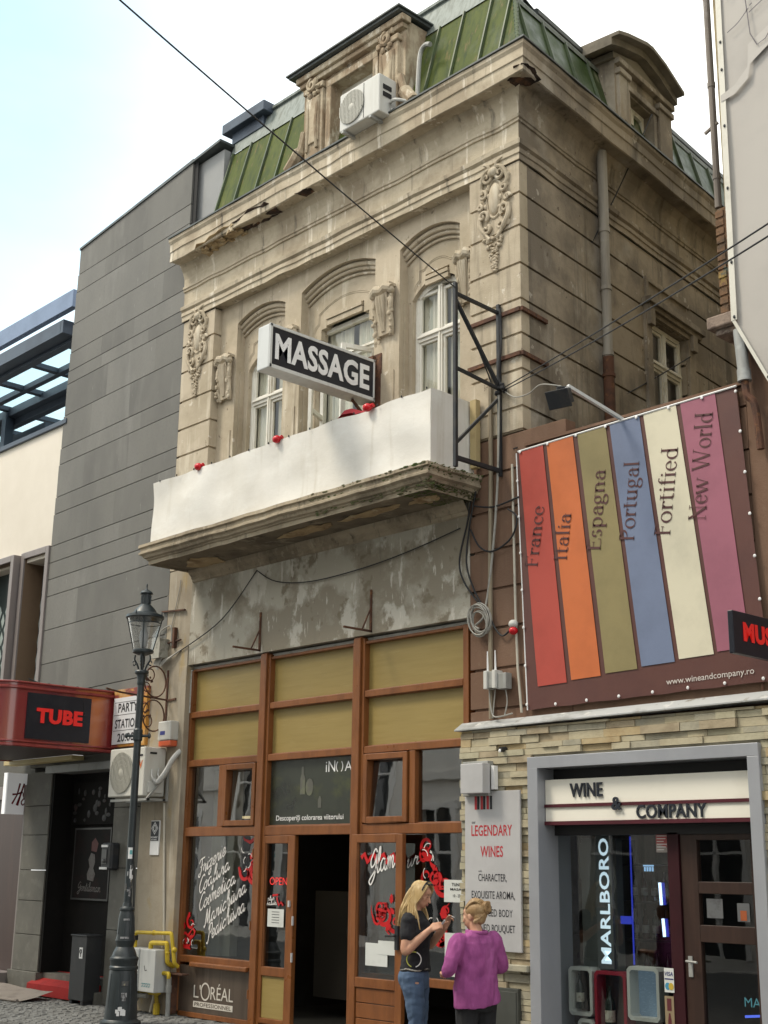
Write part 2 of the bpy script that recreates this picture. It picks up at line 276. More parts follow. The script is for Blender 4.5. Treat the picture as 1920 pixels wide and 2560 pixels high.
    def ribbon(s, pts, wd, O, U, V, n0=0.):
        """flat stroke in the plane O + a*U + b*V"""
        O = Vector(O); U = Vector(U); V = Vector(V); k = len(pts); P = []
        ws = wd if isinstance(wd, (list, tuple)) else [wd]*k
        for i in range(k):
            a = pts[max(i-1, 0)]; b = pts[min(i+1, k-1)]; dx, dz = b[0]-a[0], b[1]-a[1]; l = math.hypot(dx, dz) or 1
            nx, nz_ = -dz/l*ws[i]/2, dx/l*ws[i]/2
            for sg in (1, -1): P.append(O+U*(pts[i][0]+sg*nx)+V*(pts[i][1]+sg*nz_))
        s.add(P, [(2*i, 2*i+1, 2*i+3, 2*i+2) for i in range(k-1)])
    def fan(s, pts, O, U, V):
        O = Vector(O); U = Vector(U); V = Vector(V)
        s.add([O+U*a+V*b for a, b in pts], [tuple(range(len(pts)))])
    def text(s, body, O, U, V, wdt, hgt, depth=.0, bold=0., shear=0., ext=None):
        cu = bpy.data.curves.new('t', 'FONT'); cu.body = body; cu.size = 1; cu.extrude = 0; cu.offset = bold; cu.shear = shear; cu.space_character = 1+max(0, bold)*1.6; cu.resolution_u = 3
        ob = bpy.data.objects.new('t', cu); col.objects.link(ob); bpy.context.view_layer.update()
        me = bpy.data.meshes.new_from_object(ob.evaluated_get(bpy.context.evaluated_depsgraph_get()))
        xs = [v.co.x for v in me.vertices]; ys = [v.co.y for v in me.vertices]
        x0, x1, y0, y1 = min(xs), max(xs), min(ys), max(ys)
        O = Vector(O); U = Vector(U); V = Vector(V); Nn = U.cross(V)
        kx = wdt/(x1-x0); ky = hgt/(y1-y0) if hgt else kx
        P = [O+U*((v.co.x-x0)*kx)+V*((v.co.y-y0)*ky)+Nn*depth for v in me.vertices]
        F = [tuple(p.vertices) for p in me.polygons]; s.add(P, F, False)
        if depth:
            cnt = {}
            for f in F:
                for a, b in zip(f, f[1:]+f[:1]): cnt.setdefault((min(a, b), max(a, b)), []).append((a, b))
            E_ = [e[0] for e in cnt.values() if len(e) == 1]; n = len(P)
            s.add(P+[p-Nn*depth for p in P], [(b, a, n+a, n+b) for a, b in E_], False)
        bpy.data.objects.remove(ob); bpy.data.curves.remove(cu); bpy.data.meshes.remove(me)
    def pieces(s):
        n = len(s.v); p = list(range(n))
        def fd(a):
            while p[a] != a: p[a] = p[p[a]]; a = p[a]
            return a
        for f in s.f:
            r = fd(f[0])
            for q in f[1:]: p[fd(q)] = r
        key = {}
        for i, v in enumerate(s.v):
            k = (round(v.x, 5), round(v.y, 5), round(v.z, 5))
            if k in key: p[fd(i)] = fd(key[k])
            else: key[k] = i
        isl = {}
        for i in range(n): isl.setdefault(fd(i), []).append(i)
        ids = list(isl); k = len(ids)
        if k < 2 or k > 160: return None
        bb = []
        for r in ids:
            V = [s.v[i] for i in isl[r]]; bb.append((min(v.x for v in V), min(v.y for v in V), min(v.z for v in V), max(v.x for v in V), max(v.y for v in V), max(v.z for v in V)))
        q = list(range(k))
        def f2(a):
            while q[a] != a: a = q[a]
            return a
        for i in range(k):
            for j in range(i):
                A, B = bb[i], bb[j]; g = math.sqrt(sum(max(0, A[c]-B[c+3], B[c]-A[c+3])**2 for c in range(3)))
                sz = max(max(A[c+3]-A[c] for c in range(3)), max(B[c+3]-B[c] for c in range(3)))
                if g <= max(.02, .5*sz): q[f2(i)] = f2(j)
        grp = {}
        for i in range(k): grp.setdefault(f2(i), []).append(ids[i])
        if len(grp) < 2 or len(grp) > 24: return None
        where = {r: gi for gi, g in enumerate(grp.values()) for r in g}; out = [MB() for _ in grp]; mp_ = [dict() for _ in grp]
        for f, m_, sm in zip(s.f, s.mi, s.sm):
            g = where[fd(f[0])]; b_ = out[g]; d = mp_[g]
            for i in f:
                if i not in d: d[i] = len(b_.v); b_.v.append(s.v[i])
            b_.f.append([d[i] for i in f]); b_.mi.append(m_); b_.sm.append(sm)
        return out
    def build(s, name, mats, parent=None, ang=35, bevel=0, loc=None, recalc=True, cut=False):
        if parent and (cut or not any(w_ in name for w_ in ('letter', 'print', 'moss', 'emblem', 'flourish', 'highlight', 'drawing', 'hair', 'stone_wall', 'cable'))):
            pc = s.pieces()
            if pc: return [q.build_one(name, mats, parent, ang, bevel, loc, recalc) for q in pc][0]
        return s.build_one(name, mats, parent, ang, bevel, loc, recalc)
    def build_one(s, name, mats, parent=None, ang=35, bevel=0, loc=None, recalc=True):
        me = bpy.data.meshes.new(name)
        o = bpy.data.objects.new(name, me); col.objects.link(o)
        P0 = ORG.get(parent.name, Vector((0, 0, 0))) if parent else (Vector(loc) if loc else Vector((0, 0, 0)))
        me.from_pydata([tuple(v-P0) for v in s.v], [], s.f)
        for m_ in (mats if isinstance(mats, (list, tuple)) else [mats]): me.materials.append(m_)
        me.polygons.foreach_set('material_index', s.mi); me.polygons.foreach_set('use_smooth', s.sm)
        if recalc:
            b = bmesh.new(); b.from_mesh(me); bmesh.ops.remove_doubles(b, verts=b.verts, dist=1e-5); bmesh.ops.recalc_face_normals(b, faces=b.faces); b.to_mesh(me); b.free()
        me.update()
        if any(s.sm): me.set_sharp_from_angle(angle=R(ang))
        if parent: o.parent = parent
        else: o.location = P0
        ORG[o.name] = P0
        if bevel:
            bm_ = o.modifiers.new('bevel', 'BEVEL'); bm_.width = bevel; bm_.segments = 2; bm_.limit_method = 'ANGLE'; bm_.angle_limit = R(40)
        return o
def tag(o, label=None, cat=None, group=None, kind=None):
    if label: o['label'] = label
    if cat: o['category'] = cat
    if group: o['group'] = group
    if kind: o['kind'] = kind
    return o
def thing(name, label, cat, loc, group=None):
    o = bpy.data.objects.new(name, None); col.objects.link(o); o.location = loc; o.empty_display_size = .2; ORG[o.name] = Vector(loc)
    return tag(o, label, cat, group)
def copy_tree(o, parent=None):
    c = o.copy(); col.objects.link(c); ORG[c.name] = ORG.get(o.name, Vector())
    if parent: c.parent = parent
    for ch in list(o.children): copy_tree(ch, c)
    return c
def arc(x0, x1, zs, rise, n=14):
    """segmental arch polyline"""
    w_ = (x1-x0)/2; r = (w_*w_+rise*rise)/(2*rise); c = (x0+x1)/2; cz = zs+rise-r
    return [(x0+(x1-x0)*i/n, cz+math.sqrt(max(r*r-(x0+(x1-x0)*i/n-c)**2, 0))) for i in range(n+1)]
def sag(a, b, d, n=16):
    a = Vector(a); b = Vector(b); return [a.lerp(b, i/n)-Vector((0, 0, d*4*(i/n)*(1-i/n))) for i in range(n+1)]
def crom(pts, n=6):
    out = []
    for i in range(len(pts)-1):
        p0, p1, p2, p3 = pts[max(i-1, 0)], pts[i], pts[i+1], pts[min(i+2, len(pts)-1)]
        for j in range(n):
            t = j/n; out.append(tuple(.5*((2*p1[k])+(-p0[k]+p2[k])*t+(2*p0[k]-5*p1[k]+4*p2[k]-p3[k])*t*t+(-p0[k]+3*p1[k]-3*p2[k]+p3[k])*t**3) for k in range(len(p1))))
    out.append(tuple(pts[-1])); return out
def spiral(cx, cz, r0, r1, a0, turns, n=26):
    return [(cx+(r0+(r1-r0)*i/n)*math.cos(a0+turns*2*math.pi*i/n), cz+(r0+(r1-r0)*i/n)*math.sin(a0+turns*2*math.pi*i/n)) for i in range(n+1)]
XX, YY, ZZ = Vector((1, 0, 0)), Vector((0, 1, 0)), Vector((0, 0, 1))

# ================================================================ street
def sheet(name, x0, x1, y0, y1, z, m_, n=1):
    b = MB()
    for i in range(n):
        for j in range(n):
            xa, xb, ya, yb = x0+(x1-x0)*i/n, x0+(x1-x0)*(i+1)/n, y0+(y1-y0)*j/n, y0+(y1-y0)*(j+1)/n
            b.quad((xa, ya, z), (xb, ya, z), (xb, yb, z), (xa, yb, z))
    return tag(b.build(name, m_, recalc=False), kind='structure')
sheet('ground', -150, 150, -150, 150, -.14, ROAD)
def setts(name, x0, x1, y0, y1, z, m_, sx=.14, sy_=.10, seed=1):
    """small stone setts, each a slightly tilted low block, on a joint bed"""
    b = MB(); rnd = random.Random(seed); b.box(x0, x1, y0, y1, z-.12, z-.012); y = y0; r = 0
    while y < y1-1e-6:
        x = x0-(sx/2 if r % 2 else 0); yb = min(y+sy_*rnd.uniform(.9, 1.1), y1)
        while x < x1:
            xb = x+sx*rnd.uniform(.8, 1.2); h = z+rnd.uniform(-.006, .006); g = .007
            xa_, xb_ = max(x+g, x0), min(xb-g, x1)
            if xb_-xa_ > .02:
                t = [h+rnd.uniform(-.004, .004) for _ in range(4)]; e = .012
                P = [(xa_, y+g, z-.02), (xb_, y+g, z-.02), (xb_, yb-g, z-.02), (xa_, yb-g, z-.02), (xa_+e, y+g+e, t[0]), (xb_-e, y+g+e, t[1]), (xb_-e, yb-g-e, t[2]), (xa_+e, yb-g-e, t[3])]
                b.cur = rnd.choice((0, 0, 1)); b.add(P, [(4, 5, 6, 7), (0, 1, 5, 4), (1, 2, 6, 5), (2, 3, 7, 6), (3, 0, 4, 7)])
            x = xb
        y = yb; r += 1
    return tag(b.build(name, [m_, ROAD], recalc=False), kind='structure')
setts('pavement', -23, -12.2, -1.9, .12, 0, PAVE)
b = MB(); b.box(-12.2, 2, -1.9, .12, -.13, 0); b.box(-40, -23, -1.9, .12, -.13, 0); tag(b.build('pavement', PAVE), kind='structure')
sheet('road', -40, 20, -12.9, -1.9, -.10, ROAD)

# ================================================================ old corner building
S = Vector((-.1228, .9924, 0)); NI = Vector((-.9924, -.1228, 0)); CX = -8.57
SF = Matrix(((S.x, NI.x, 0, CX), (S.y, NI.y, 0, 0), (0, 0, 1, 0), (0, 0, 0, 1)))
OB = thing('old_building', 'old two storey stucco corner building with arched windows, long balcony and green metal mansard roof', 'building', (-11.8, 0, 0))
far = Vector((CX, 0, 0))+S*8
plan = [(-15.03, 0), (CX, 0), (far.x, far.y)]
# --- entablature + cornice
prof = [(0, 9.43), (.02, 9.43), (.02, 9.50), (.035, 9.51), (.035, 9.565), (.02, 9.575), (.055, 9.60), (.06, 9.65), (0, 9.665), (0, 9.90), (.02, 9.905), (.02, 9.935), (.035, 9.945), (.035, 9.98), (.015, 9.99), (.02, 10.10), (.045, 10.2), (.09, 10.27), (.10, 10.3), (.265, 10.3), (.265, 10.28), (.285, 10.29), (.285, 10.44), (.30, 10.45), (.30, 10.47), (.30, 10.56), (.325, 10.60), (.325, 10.645), (-.1, 10.68)]
b = MB(); 
pl2 = []
for (xa, ya), (xb, yb) in zip(plan, plan[1:]):
    k = 20
    for i in range(k): pl2.append((xa+(xb-xa)*i/k, ya+(yb-ya)*i/k))
pl2.append(plan[-1])
b.sweep(pl2, prof, wob=.012); n_ = len(prof)-1
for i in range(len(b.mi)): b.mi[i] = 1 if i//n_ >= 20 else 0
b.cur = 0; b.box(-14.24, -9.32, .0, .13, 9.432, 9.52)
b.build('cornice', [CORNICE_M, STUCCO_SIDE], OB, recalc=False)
b = MB(); b.sweep([(-15.03, 0), (CX, 0), (far.x, far.y)], [(.30, 10.646), (.345, 10.648), (.345, 10.668), (-.1, 10.70)]); b.build('gutter_edge', DARKZINC, OB)
# broken cornice patches
def patch(name, pts, m_, d, thick, parent, jag=.02, seed=0):
    rnd = random.Random(seed); P = []
    for (a, b_) in zip(pts, pts[1:]+pts[:1]):
        a = Vector(a); b_ = Vector(b_)
        for i in range(4): P.append(a.lerp(b_, i/4)+Vector((rnd.uniform(-jag, jag), rnd.uniform(-jag, jag), rnd.uniform(-jag, jag)*.5)))
    c = sum(P, Vector())/len(P); d = Vector(d); bb = MB(); n = len(P)
    ring = [c.lerp(p, .55)+d*rnd.uniform(.3, 1.2)*thick for p in P]
    bb.add(P+[p+d*thick*.6 for p in P]+ring+[c+d*thick], [(i, (i+1) % n, n+(i+1) % n, n+i) for i in range(n)]+[(n+i, n+(i+1) % n, 2*n+(i+1) % n, 2*n+i) for i in range(n)]+[(2*n+i, 2*n+(i+1) % n, 3*n) for i in range(n)])
    return bb.build(name, m_, parent)
HOLES = [[(-13.50, -.312, 10.37), (-13.17, -.316, 10.43), (-12.75, -.312, 10.38), (-12.60, -.25, 10.275), (-12.66, -.12, 10.283), (-12.85, -.05, 10.283), (-13.2, -.04, 10.283), (-13.55, -.10, 10.283)],
         [(-8.36, -.292, 10.37), (-8.235, -.292, 10.36), (-8.232, -.10, 10.36), (-8.26, .02, 10.285), (-8.42, -.02, 10.285), (-8.52, -.10, 10.285), (-8.5, -.25, 10.285)]]
patch('broken_cornice', HOLES[0], HOLE, (0, 0, -1), .012, OB, .03, 3); patch('broken_cornice', [(-14.42, -.308, 10.30), (-13.9, -.310, 10.345), (-13.52, -.310, 10.37), (-13.45, -.2, 10.284), (-13.5, -.08, 10.284), (-13.9, -.08, 10.284), (-14.3, -.16, 10.284)], PEEL, (0, 0, -1), .012, OB, .03, 6); patch('broken_cornice', [(-12.16, -.29, 10.29), (-11.93, -.29, 10.29), (-11.9, -.15, 10.285), (-12.1, -.14, 10.285)], HOLE, (0, 0, -1), .01, OB, .015, 7); patch('broken_cornice', HOLES[1], HOLE, (.4, -.3, -.8), .012, OB, .02, 4)
# exposed bricks hanging in the broken soffit
b = MB(); rnd = random.Random(5)
for i in range(26): b.obox((rnd.uniform(-14.35, -13.45), rnd.uniform(-.27, -.08), rnd.uniform(10.262, 10.288)), (1, rnd.uniform(-.3, .3), rnd.uniform(-.2, .2)), (0, 1, rnd.uniform(-.3, .3)), (0, 0, 1), rnd.uniform(.05, .13), rnd.uniform(.03, .07), rnd.uniform(.02, .05))
b.build('exposed_brick', PEEL, OB)
# --- pilasters
GR = [9.43, 9.03, 8.63, 8.18, 7.76, 7.36, 6.95, 6.53, 6.12, 5.70]
def pil(name, poly, zs, m_, inset=.02):
    b = MB()
    for z1, z0 in zip(zs, zs[1:]): b.prism(poly, z0+.014, z1-.014, 'z')
    cxp = sum(p[0] for p in poly)/len(poly); q = [(cxp+(p[0]-cxp)*.93, max(p[1], inset)) for p in poly]
    b.prism(q, zs[-1], zs[0], 'z'); return b.build(name, m_, OB, bevel=.004)
pil('pilaster', [(-15.0, 0), (-14.24, 0), (-14.24, .16), (-15.0, .16)], GR, STUCCO)
RP = [(-9.32, 0), (CX, 0), (CX+S.x*.16, S.y*.16), (-9.32, .16)]
pil('pilaster', RP, [g for g in GR if g > 6.4]+[6.27], STUCCO)
pil('painted_pilaster', [(-9.335, 0), (-8.0, 0), (-8.0, .16), (-9.335, .16)], [6.255, 5.86, 5.45, 5.03, 4.61, 4.2, 3.78, 3.37, 3.0], BROWNWALL)
# --- recessed field with the three arch recesses
A1, A2, A3 = (-13.86, -12.81), (-12.47, -11.04), (-10.60, -9.60)
ops = [(A1[0], A1[1], 5.6, arc(*A1, 9.10, .13)), (A2[0], A2[1], 5.6, arc(*A2, 9.12, .16)), (A3[0], A3[1], 5.6, arc(*A3, 9.08, .14))]
b = MB(); b.panel(-14.25, -9.31, 5.6, 9.44, .13, ops, .14); b.build('wall', STUCCO, OB)
def fieldtop(x0, x1, zb, zk, kw):
    c = (x0+x1)/2; return [(x0, zb), (x0+.05, zb+.06), (x0+.16, zb+.14), (c-kw, zb+.17), (c-kw, zk), (c+kw, zk), (c+kw, zb+.17), (x1-.16, zb+.14), (x1-.05, zb+.06), (x1, zb)]
WIN = [(-13.335, .41), (-11.755, .56), (-10.10, .42)]
tops = [fieldtop(WIN[0][0]-.41, WIN[0][0]+.41, 8.40, 8.66, .2), None, fieldtop(WIN[2][0]-.42, WIN[2][0]+.42, 8.42, 8.70, .2)]
c2 = WIN[1][0]; tops[1] = [(c2-.56, 8.30), (c2-.50, 8.42), (c2-.46, 8.42), (c2-.46, 8.56), (c2-.36, 8.56), (c2-.36, 8.72), (c2+.36, 8.72), (c2+.36, 8.56), (c2+.46, 8.56), (c2+.46, 8.42), (c2+.50, 8.42), (c2+.56, 8.30)]
b = MB(); b.panel(-14.3, -9.25, 5.6, 9.44, .27, [(WIN[i][0]-WIN[i][1], WIN[i][0]+WIN[i][1], 5.6, tops[i]) for i in range(3)], .12)
b.box(c2-.34, c2+.34, .24, .30, 8.66, 8.71); b.box(c2-.34, c2+.34, .255, .30, 8.58, 8.65)
for k in (0, 2): b.box(WIN[k][0]-.19, WIN[k][0]+.19, .245, .30, 8.62, 8.665); b.box(WIN[k][0]-.19, WIN[k][0]+.19, .255, .30, 8.55, 8.61)
b.build('inner_wall', STUCCO, OB)
# arch mouldings (stepped archivolts inside each recess) and incised lines
for (x0, x1), zs, rs in ((A1, 9.10, .13), (A2, 9.12, .16), (A3, 9.08, .14)):
    b = MB()
    for off, y0, r in ((.045, .205, .032), (.10, .23, .026), (.16, .255, .018)):
        b.tube([(x, y0, z-off) for x, z in arc(x0+.0, x1-.0, zs, rs, 18)], r, 8)
        b.add([(x, y0+.0, z-off+dz) for x, z in arc(x0, x1, zs, rs, 18) for dz in (0, .05)], [(2*i, 2*i+2, 2*i+3, 2*i+1) for i in range(18)])
    c = (x0+x1)/2; hw = (x1-x0)/2
    for d in (0, .022):
        L = [(c-hw+.10+d, 8.55-d), (c-hw+.14+d, 8.62-d), (c-hw+.2+d, 8.66-d), (c-hw+.2+d, 8.78-d), *[(x, z-.30-d) for x, z in arc(c-hw+.28, c+hw-.28, zs+.0, rs*.6, 10)], (c+hw-.2-d, 8.78-d), (c+hw-.2-d, 8.66-d), (c+hw-.10-d, 8.55-d)]
        b.tube([(x, .27, z) for x, z in L], .006, 5)
    b.build('archivolt', STUCCO, OB)
# vertical reveals mouldings beside the piers
b = MB()
for x in (-13.93, -13.70+.0, -12.86, -12.42, -11.09, -10.55): pass
for c, hw in ((WIN[0][0], .52), (WIN[1][0], .71), (WIN[2][0], .5)):
    for sg in (-1, 1): b.box(c+sg*hw-.02, c+sg*hw+.02, .20, .275, 5.9, 8.4)
for x0, x1 in ((-13.98, -13.90), (-12.76, -12.52), (-10.98, -10.66)):
    b.box(x0+.02, x1-.02, .118, .14, 6.0, 7.55)
b.build('pier_panel', STUCCO, OB)
# --- windows
def window(cx, hw, z0, z1, rise, y, tr, mull=True, M=None, name='window', fw_=.06, curt=True, low_open=False):
    top = arc(cx-hw, cx+hw, z1-rise, rise, 10) if rise else [(cx-hw, z1), (cx+hw, z1)]
    b = MB(M); yb = y+.06
    b.panel(cx-hw, cx+hw, z0, z1, y, [], 0) if False else None
    ins = [(cx-hw+fw_+(2*hw-2*fw_)*i/10, (arc(cx-hw, cx+hw, z1-rise, rise, 10)[i][1] if rise else z1)-fw_) for i in range(11)]
    outp = arc(cx-hw, cx+hw, z1-rise, rise, 10) if rise else [(cx-hw+2*hw*i/10, z1) for i in range(11)]
    for i in range(10):
        (a, az_), (c_, cz) = outp[i], outp[i+1]; (d, dz), (e, ez) = ins[i], ins[i+1]
        b.add([(a, y, az_), (c_, y, cz), (e, y, ez), (d, y, dz), (a, yb, az_), (c_, yb, cz), (e, yb, ez), (d, yb, dz)], [(0, 1, 2, 3), (3, 2, 6, 7), (0, 4, 5, 1)])
    b.box(cx-hw, cx-hw+fw_, y, yb, z0, ins[0][1]+.03); b.box(cx+hw-fw_, cx+hw, y, yb, z0, ins[0][1]+.03)
    b.box(cx-hw+fw_, cx+hw-fw_, y-.012, yb-.005, tr-.045, tr+.045); b.box(cx-hw+fw_-.01, cx+hw-fw_+.01, y-.035, y-.012, tr+.0, tr+.03)
    if mull:
        b.box(cx-.035, cx+.035, y-.015, yb-.006, z0, z1-fw_*1.2); b.box(cx-.012, cx+.012, y-.028, y-.014, z0, z1-fw_*1.4)
        for sg in (-1, 1):      # sash rails
            for za, zb in ((z0, tr-.045), (tr+.045, ins[2][1]-.01)):
                xa, xb = sorted((cx+sg*.036, cx+sg*(hw-fw_)))
                b.box(xa, xa+.028, y+.01, yb-.012, za, zb); b.box(xb-.028, xb, y+.01, yb-.012, za, zb); b.box(xa+.028, xb-.028, y+.01, yb-.012, zb-.035, zb); b.box(xa+.028, xb-.028, y+.01, yb-.012, za, za+.03)
    fr = b.build(name, WHITEPAINT, OB, bevel=.003)
    g = MB(M); g.add([(x, y+.035, z) for x, z in [(cx-hw+.02, z0), *[(p[0], p[1]) for p in ins], (cx+hw-.02, z0)]], [tuple(range(13))]); g.build('pane', GLASS_UP, fr, recalc=False)
    if curt:
        k = MB(M); n = 40
        for (u0, u1) in ((-hw, -.04), (.04, hw)):
            P = []
            for i in range(n+1):
                u = u0+(u1-u0)*i/n; P += [(cx+u, y+.13+.018*math.sin(i*.9)+.008*math.sin(i*2.3), z) for z in (z0, z1)]
            k.add(P, [(2*i, 2*i+2, 2*i+3, 2*i+1) for i in range(n)], True)
        k.build('curtain', CURTAIN, fr, recalc=False)
    return fr
window(WIN[0][0], .41, 5.9, 8.56, .10, .33, 7.93)
window(WIN[2][0], .42, 5.9, 8.60, .11, .33, 7.92)
# central balcony door with an open casement
W2 = window(c2, .55, 5.9, 8.58, 0, .36, 8.12, mull=False)
b = MB()
for (hx, sg, ang_) in ((c2-.49, 1, 62), (c2+.49, -1, 70)):
    a = R(ang_); dx = Vector((math.cos(a)*sg, -math.sin(a), 0)); nn = Vector((-dx.y, dx.x, 0)); wd_ = .46; o = Vector((hx, .36, 0))
    for u, z0, z1, ww in ((.03, 5.95, 8.05, .06), (wd_-.03, 5.95, 8.05, .06)): b.obox(o+dx*u+ZZ*((z0+z1)/2), dx, nn, ZZ, ww, .045, z1-z0)
    for z in (5.98, 6.55, 7.35, 8.02): b.obox(o+dx*wd_/2+ZZ*z, dx, nn, ZZ, wd_-.12, .043, .06)
b.build('casement', WHITEPAINT, W2, bevel=.003)
# --- consoles
def console(cx, hw):
    b = MB(); rnd = random.Random(int(cx*100)); y = .13
    b.prism([(y+.02, 8.02), (y-.05, 8.02), (y-.07, 8.2), (y-.10, 8.4), (y-.12, 8.58), (y+.02, 8.6)], cx-hw*.62, cx+hw*.62, 'x')
    b.box(cx-hw*.9, cx+hw*.9, .02, .14, 8.62, 8.66)
    b.tube([(cx-hw, y-.09, 8.57), (cx-hw*.5, y-.11, 8.60), (cx, y-.10, 8.575), (cx+hw*.5, y-.11, 8.60), (cx+hw, y-.09, 8.57)], [.055, .062, .05, .062, .055], 9)
    for sg in (-1, 1):
        b.tube(crom([(cx+sg*hw*.8, y-.06, 8.53), (cx+sg*hw*.9, y-.08, 8.4), (cx+sg*hw*.75, y-.06, 8.28), (cx+sg*hw*.85, y-.055, 8.14), (cx+sg*hw*.65, y-.02, 8.0)]), .03, 7)
        for i in range(11): b.ball((cx+sg*hw*rnd.uniform(.7, 1.0), y-rnd.uniform(.04, .10), 8.03+.045*i), rnd.uniform(.018, .032), .022, rnd.uniform(.02, .04), 7, 5)
        b.ball((cx+sg*hw*.95, y-.09, 8.55), .05, .05, .045, 9, 6)
    for u in (-.3, 0, .3): b.tube([(cx+hw*u, y-.12, 8.5), (cx+hw*u*.9, y-.10, 8.3), (cx+hw*u*.4, y-.06, 8.06)], [.03, .022, .012], 6)
    return b.build('console', STUCCO, OB)
for cx, hw in ((-14.04, .145), (-12.64, .14), (-10.82, .165), (-9.46, .115)): console(cx, hw)
# --- cartouches
b = MB(); rnd = random.Random(21)
b.ball((0, .0, 9.08), .095, .055, .20, 14, 10); b.tube([(.12*math.cos(a*.2618), -.005, 9.08+.235*math.sin(a*.2618)) for a in range(25)], .016, 6)
for sg in (-1, 1):
    for (cx_, cz_, r_, a0, t_) in ((.10, 9.36, .075, 2.4, 1.3), (.16, 9.16, .06, 1.2, 1.2), (.16, 8.90, .075, -2.2, -1.25), (.11, 8.72, .055, 2.0, 1.2), (.2, 9.02, .045, 0, 1.1)):
        sp_ = spiral(cx_*sg, cz_, r_, .012, a0 if sg > 0 else math.pi-a0, t_*sg); b.tube([(x, -.02-.03*i/26, z) for i, (x, z) in enumerate(sp_)], [.024-.012*i/26 for i in range(27)], 7)
    b.tube(crom([(sg*.04, -.03, 9.46), (sg*.13, -.04, 9.42), (sg*.2, -.02, 9.28), (sg*.17, -.02, 9.2)]), .026, 7)
    b.tube(crom([(sg*.2, -.01, 8.95), (sg*.21, -.03, 8.8), (sg*.12, -.03, 8.66), (sg*.05, -.04, 8.58)]), [.03]*12+[.02]*7, 7)
    for i in range(9): b.ball((sg*rnd.uniform(.06, .22), -.01, rnd.uniform(8.55, 9.4)), rnd.uniform(.02, .038), .03, rnd.uniform(.02, .05), 7, 5)
    b.tube(crom([(sg*.03, -.03, 9.42), (sg*.07, -.05, 9.5), (sg*.14, -.03, 9.54)]), .018, 6)
b.ball((0, -.035, 9.40), .075, .05, .06, 10, 7)
for i in range(34):
    z = 8.62-.42*(i/34); ww = .13*(1-i/34)+.02; a = rnd.uniform(-1, 1)
    b.ball((a*ww, -.015, z+rnd.uniform(-.02, .02)), rnd.uniform(.016, .034), .028, rnd.uniform(.014, .03), 7, 5)
for i in range(5):
    for k in range(6):
        a = k*math.pi/3+i; zc = 8.56-.085*i; rr_ = .05*(1-i*.13); b.ball((rr_*math.cos(a), -.02, zc+rr_*math.sin(a)), .02, .018, .014, 6, 5)
b.M = None
car = b.build('cartouche', STUCCO, None, loc=(0, 0, 0))
for i, x in enumerate((-8.93, -14.62)):
    c_ = car if i == 0 else car.copy()
    if i: col.objects.link(c_)
    c_.parent = OB; c_.location = (x+11.8, .005, 0); c_.rotation_euler = (0, 0, 0)
# --- side wall: rusticated courses, window
SW = (2.9, 3.86, 6.2, [(2.9, 8.53), (3.86, 8.53)])
b = MB(SF); zs_ = GR+[5.28, 4.86, 4.4, 3.9, 3.4, 2.9, 2.4, 1.8, 1.2, .6, 0]
for z1, z0 in zip(zs_, zs_[1:]): b.panel(.16 if z0 > 6.2 else .16, 8.0, z0+.016, z1-.016, 0, [SW], .16, lip=.03)
b.panel(.1, 8.0, 0, 9.44, .03, [SW], 0)
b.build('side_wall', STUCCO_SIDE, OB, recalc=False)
b = MB(SF); b.box(2.72, 4.22, -.13, .02, 8.66, 8.74); b.box(2.76, 4.18, -.09, .02, 8.60, 8.66); b.box(2.80, 4.12, -.05, .02, 8.54, 8.60)
b.box(3.88, 4.06, -.045, .02, 6.2, 8.54); b.box(2.74, 2.88, -.045, .02, 6.2, 8.54)
for u in (2.82, 3.97): b.box(u-.06, u+.06, -.10, .02, 8.38, 8.60)
b.box(2.80, 2.86, -.03, .02, 8.76, 9.06); b.box(2.86, 4.0, -.03, .02, 9.0, 9.06)
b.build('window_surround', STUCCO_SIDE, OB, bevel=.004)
window(3.38, .47, 6.2, 8.52, 0, .07, 7.98, True, SF, 'side_window', curt=False)
# downpipes (front one on the side wall, one further back)
for t, zt, zc in ((1.68, 10.26, 7.58), (6.1, 9.4, 7.6)):
    p = Vector((CX, 0, 0))+S*t-NI*.09; b = MB(); b.tube([p+ZZ*(zt-NI.z), p+ZZ*9.2], .062, 12); b.tube([p+ZZ*9.22, p+ZZ*zc], .057, 12)
    for z in (9.2, 8.45, zc+.04): b.tube([p+ZZ*(z-.025), p+ZZ*(z+.025)], .068, 12)
    dp = b.build('downpipe', mat('beige_downpipe', (.32, .295, .255), [((.20, .18, .15), 3, .46, .66, V1, .85), ((.40, .38, .34), 4, .58, .7)], .65), OB); b = MB(); b.tube([p+ZZ*zc, p+ZZ*4.6], .066, 12); b.tube([p+ZZ*(zc-.25), p+ZZ*(zc-.21)], .078, 12); b.build('rusty_pipe', RUST, dp)
# --- wall between balcony and shopfront, piers
b = MB(); b.panel(-14.45, -9.335, 4.36, 5.62, -.0, [], 0); b.quad((-14.45, 0, 4.362), (-9.335, 0, 4.362), (-9.335, .2, 4.362), (-14.45, .2, 4.362)); b.build('plaster_wall', GREYPLASTER, OB, recalc=False)
b = MB(); b.box(-15.36, -14.45, -.014, .3, 0, 4.62); b.box(-15.05, -14.45, .005, .3, 4.62, 5.7); b.box(-14.62, -14.446, -.022, .1, .0, 4.35); b.build('lower_pier', PIER_LOW, OB, bevel=.006)
b = MB(); b.quad((-15.0, .16, 5.7), (-15.0, 6, 5.7), (-15.0, 6, 10.4), (-15.0, .16, 10.4)); b.build('party_wall', STUCCO_SIDE, OB, recalc=False)
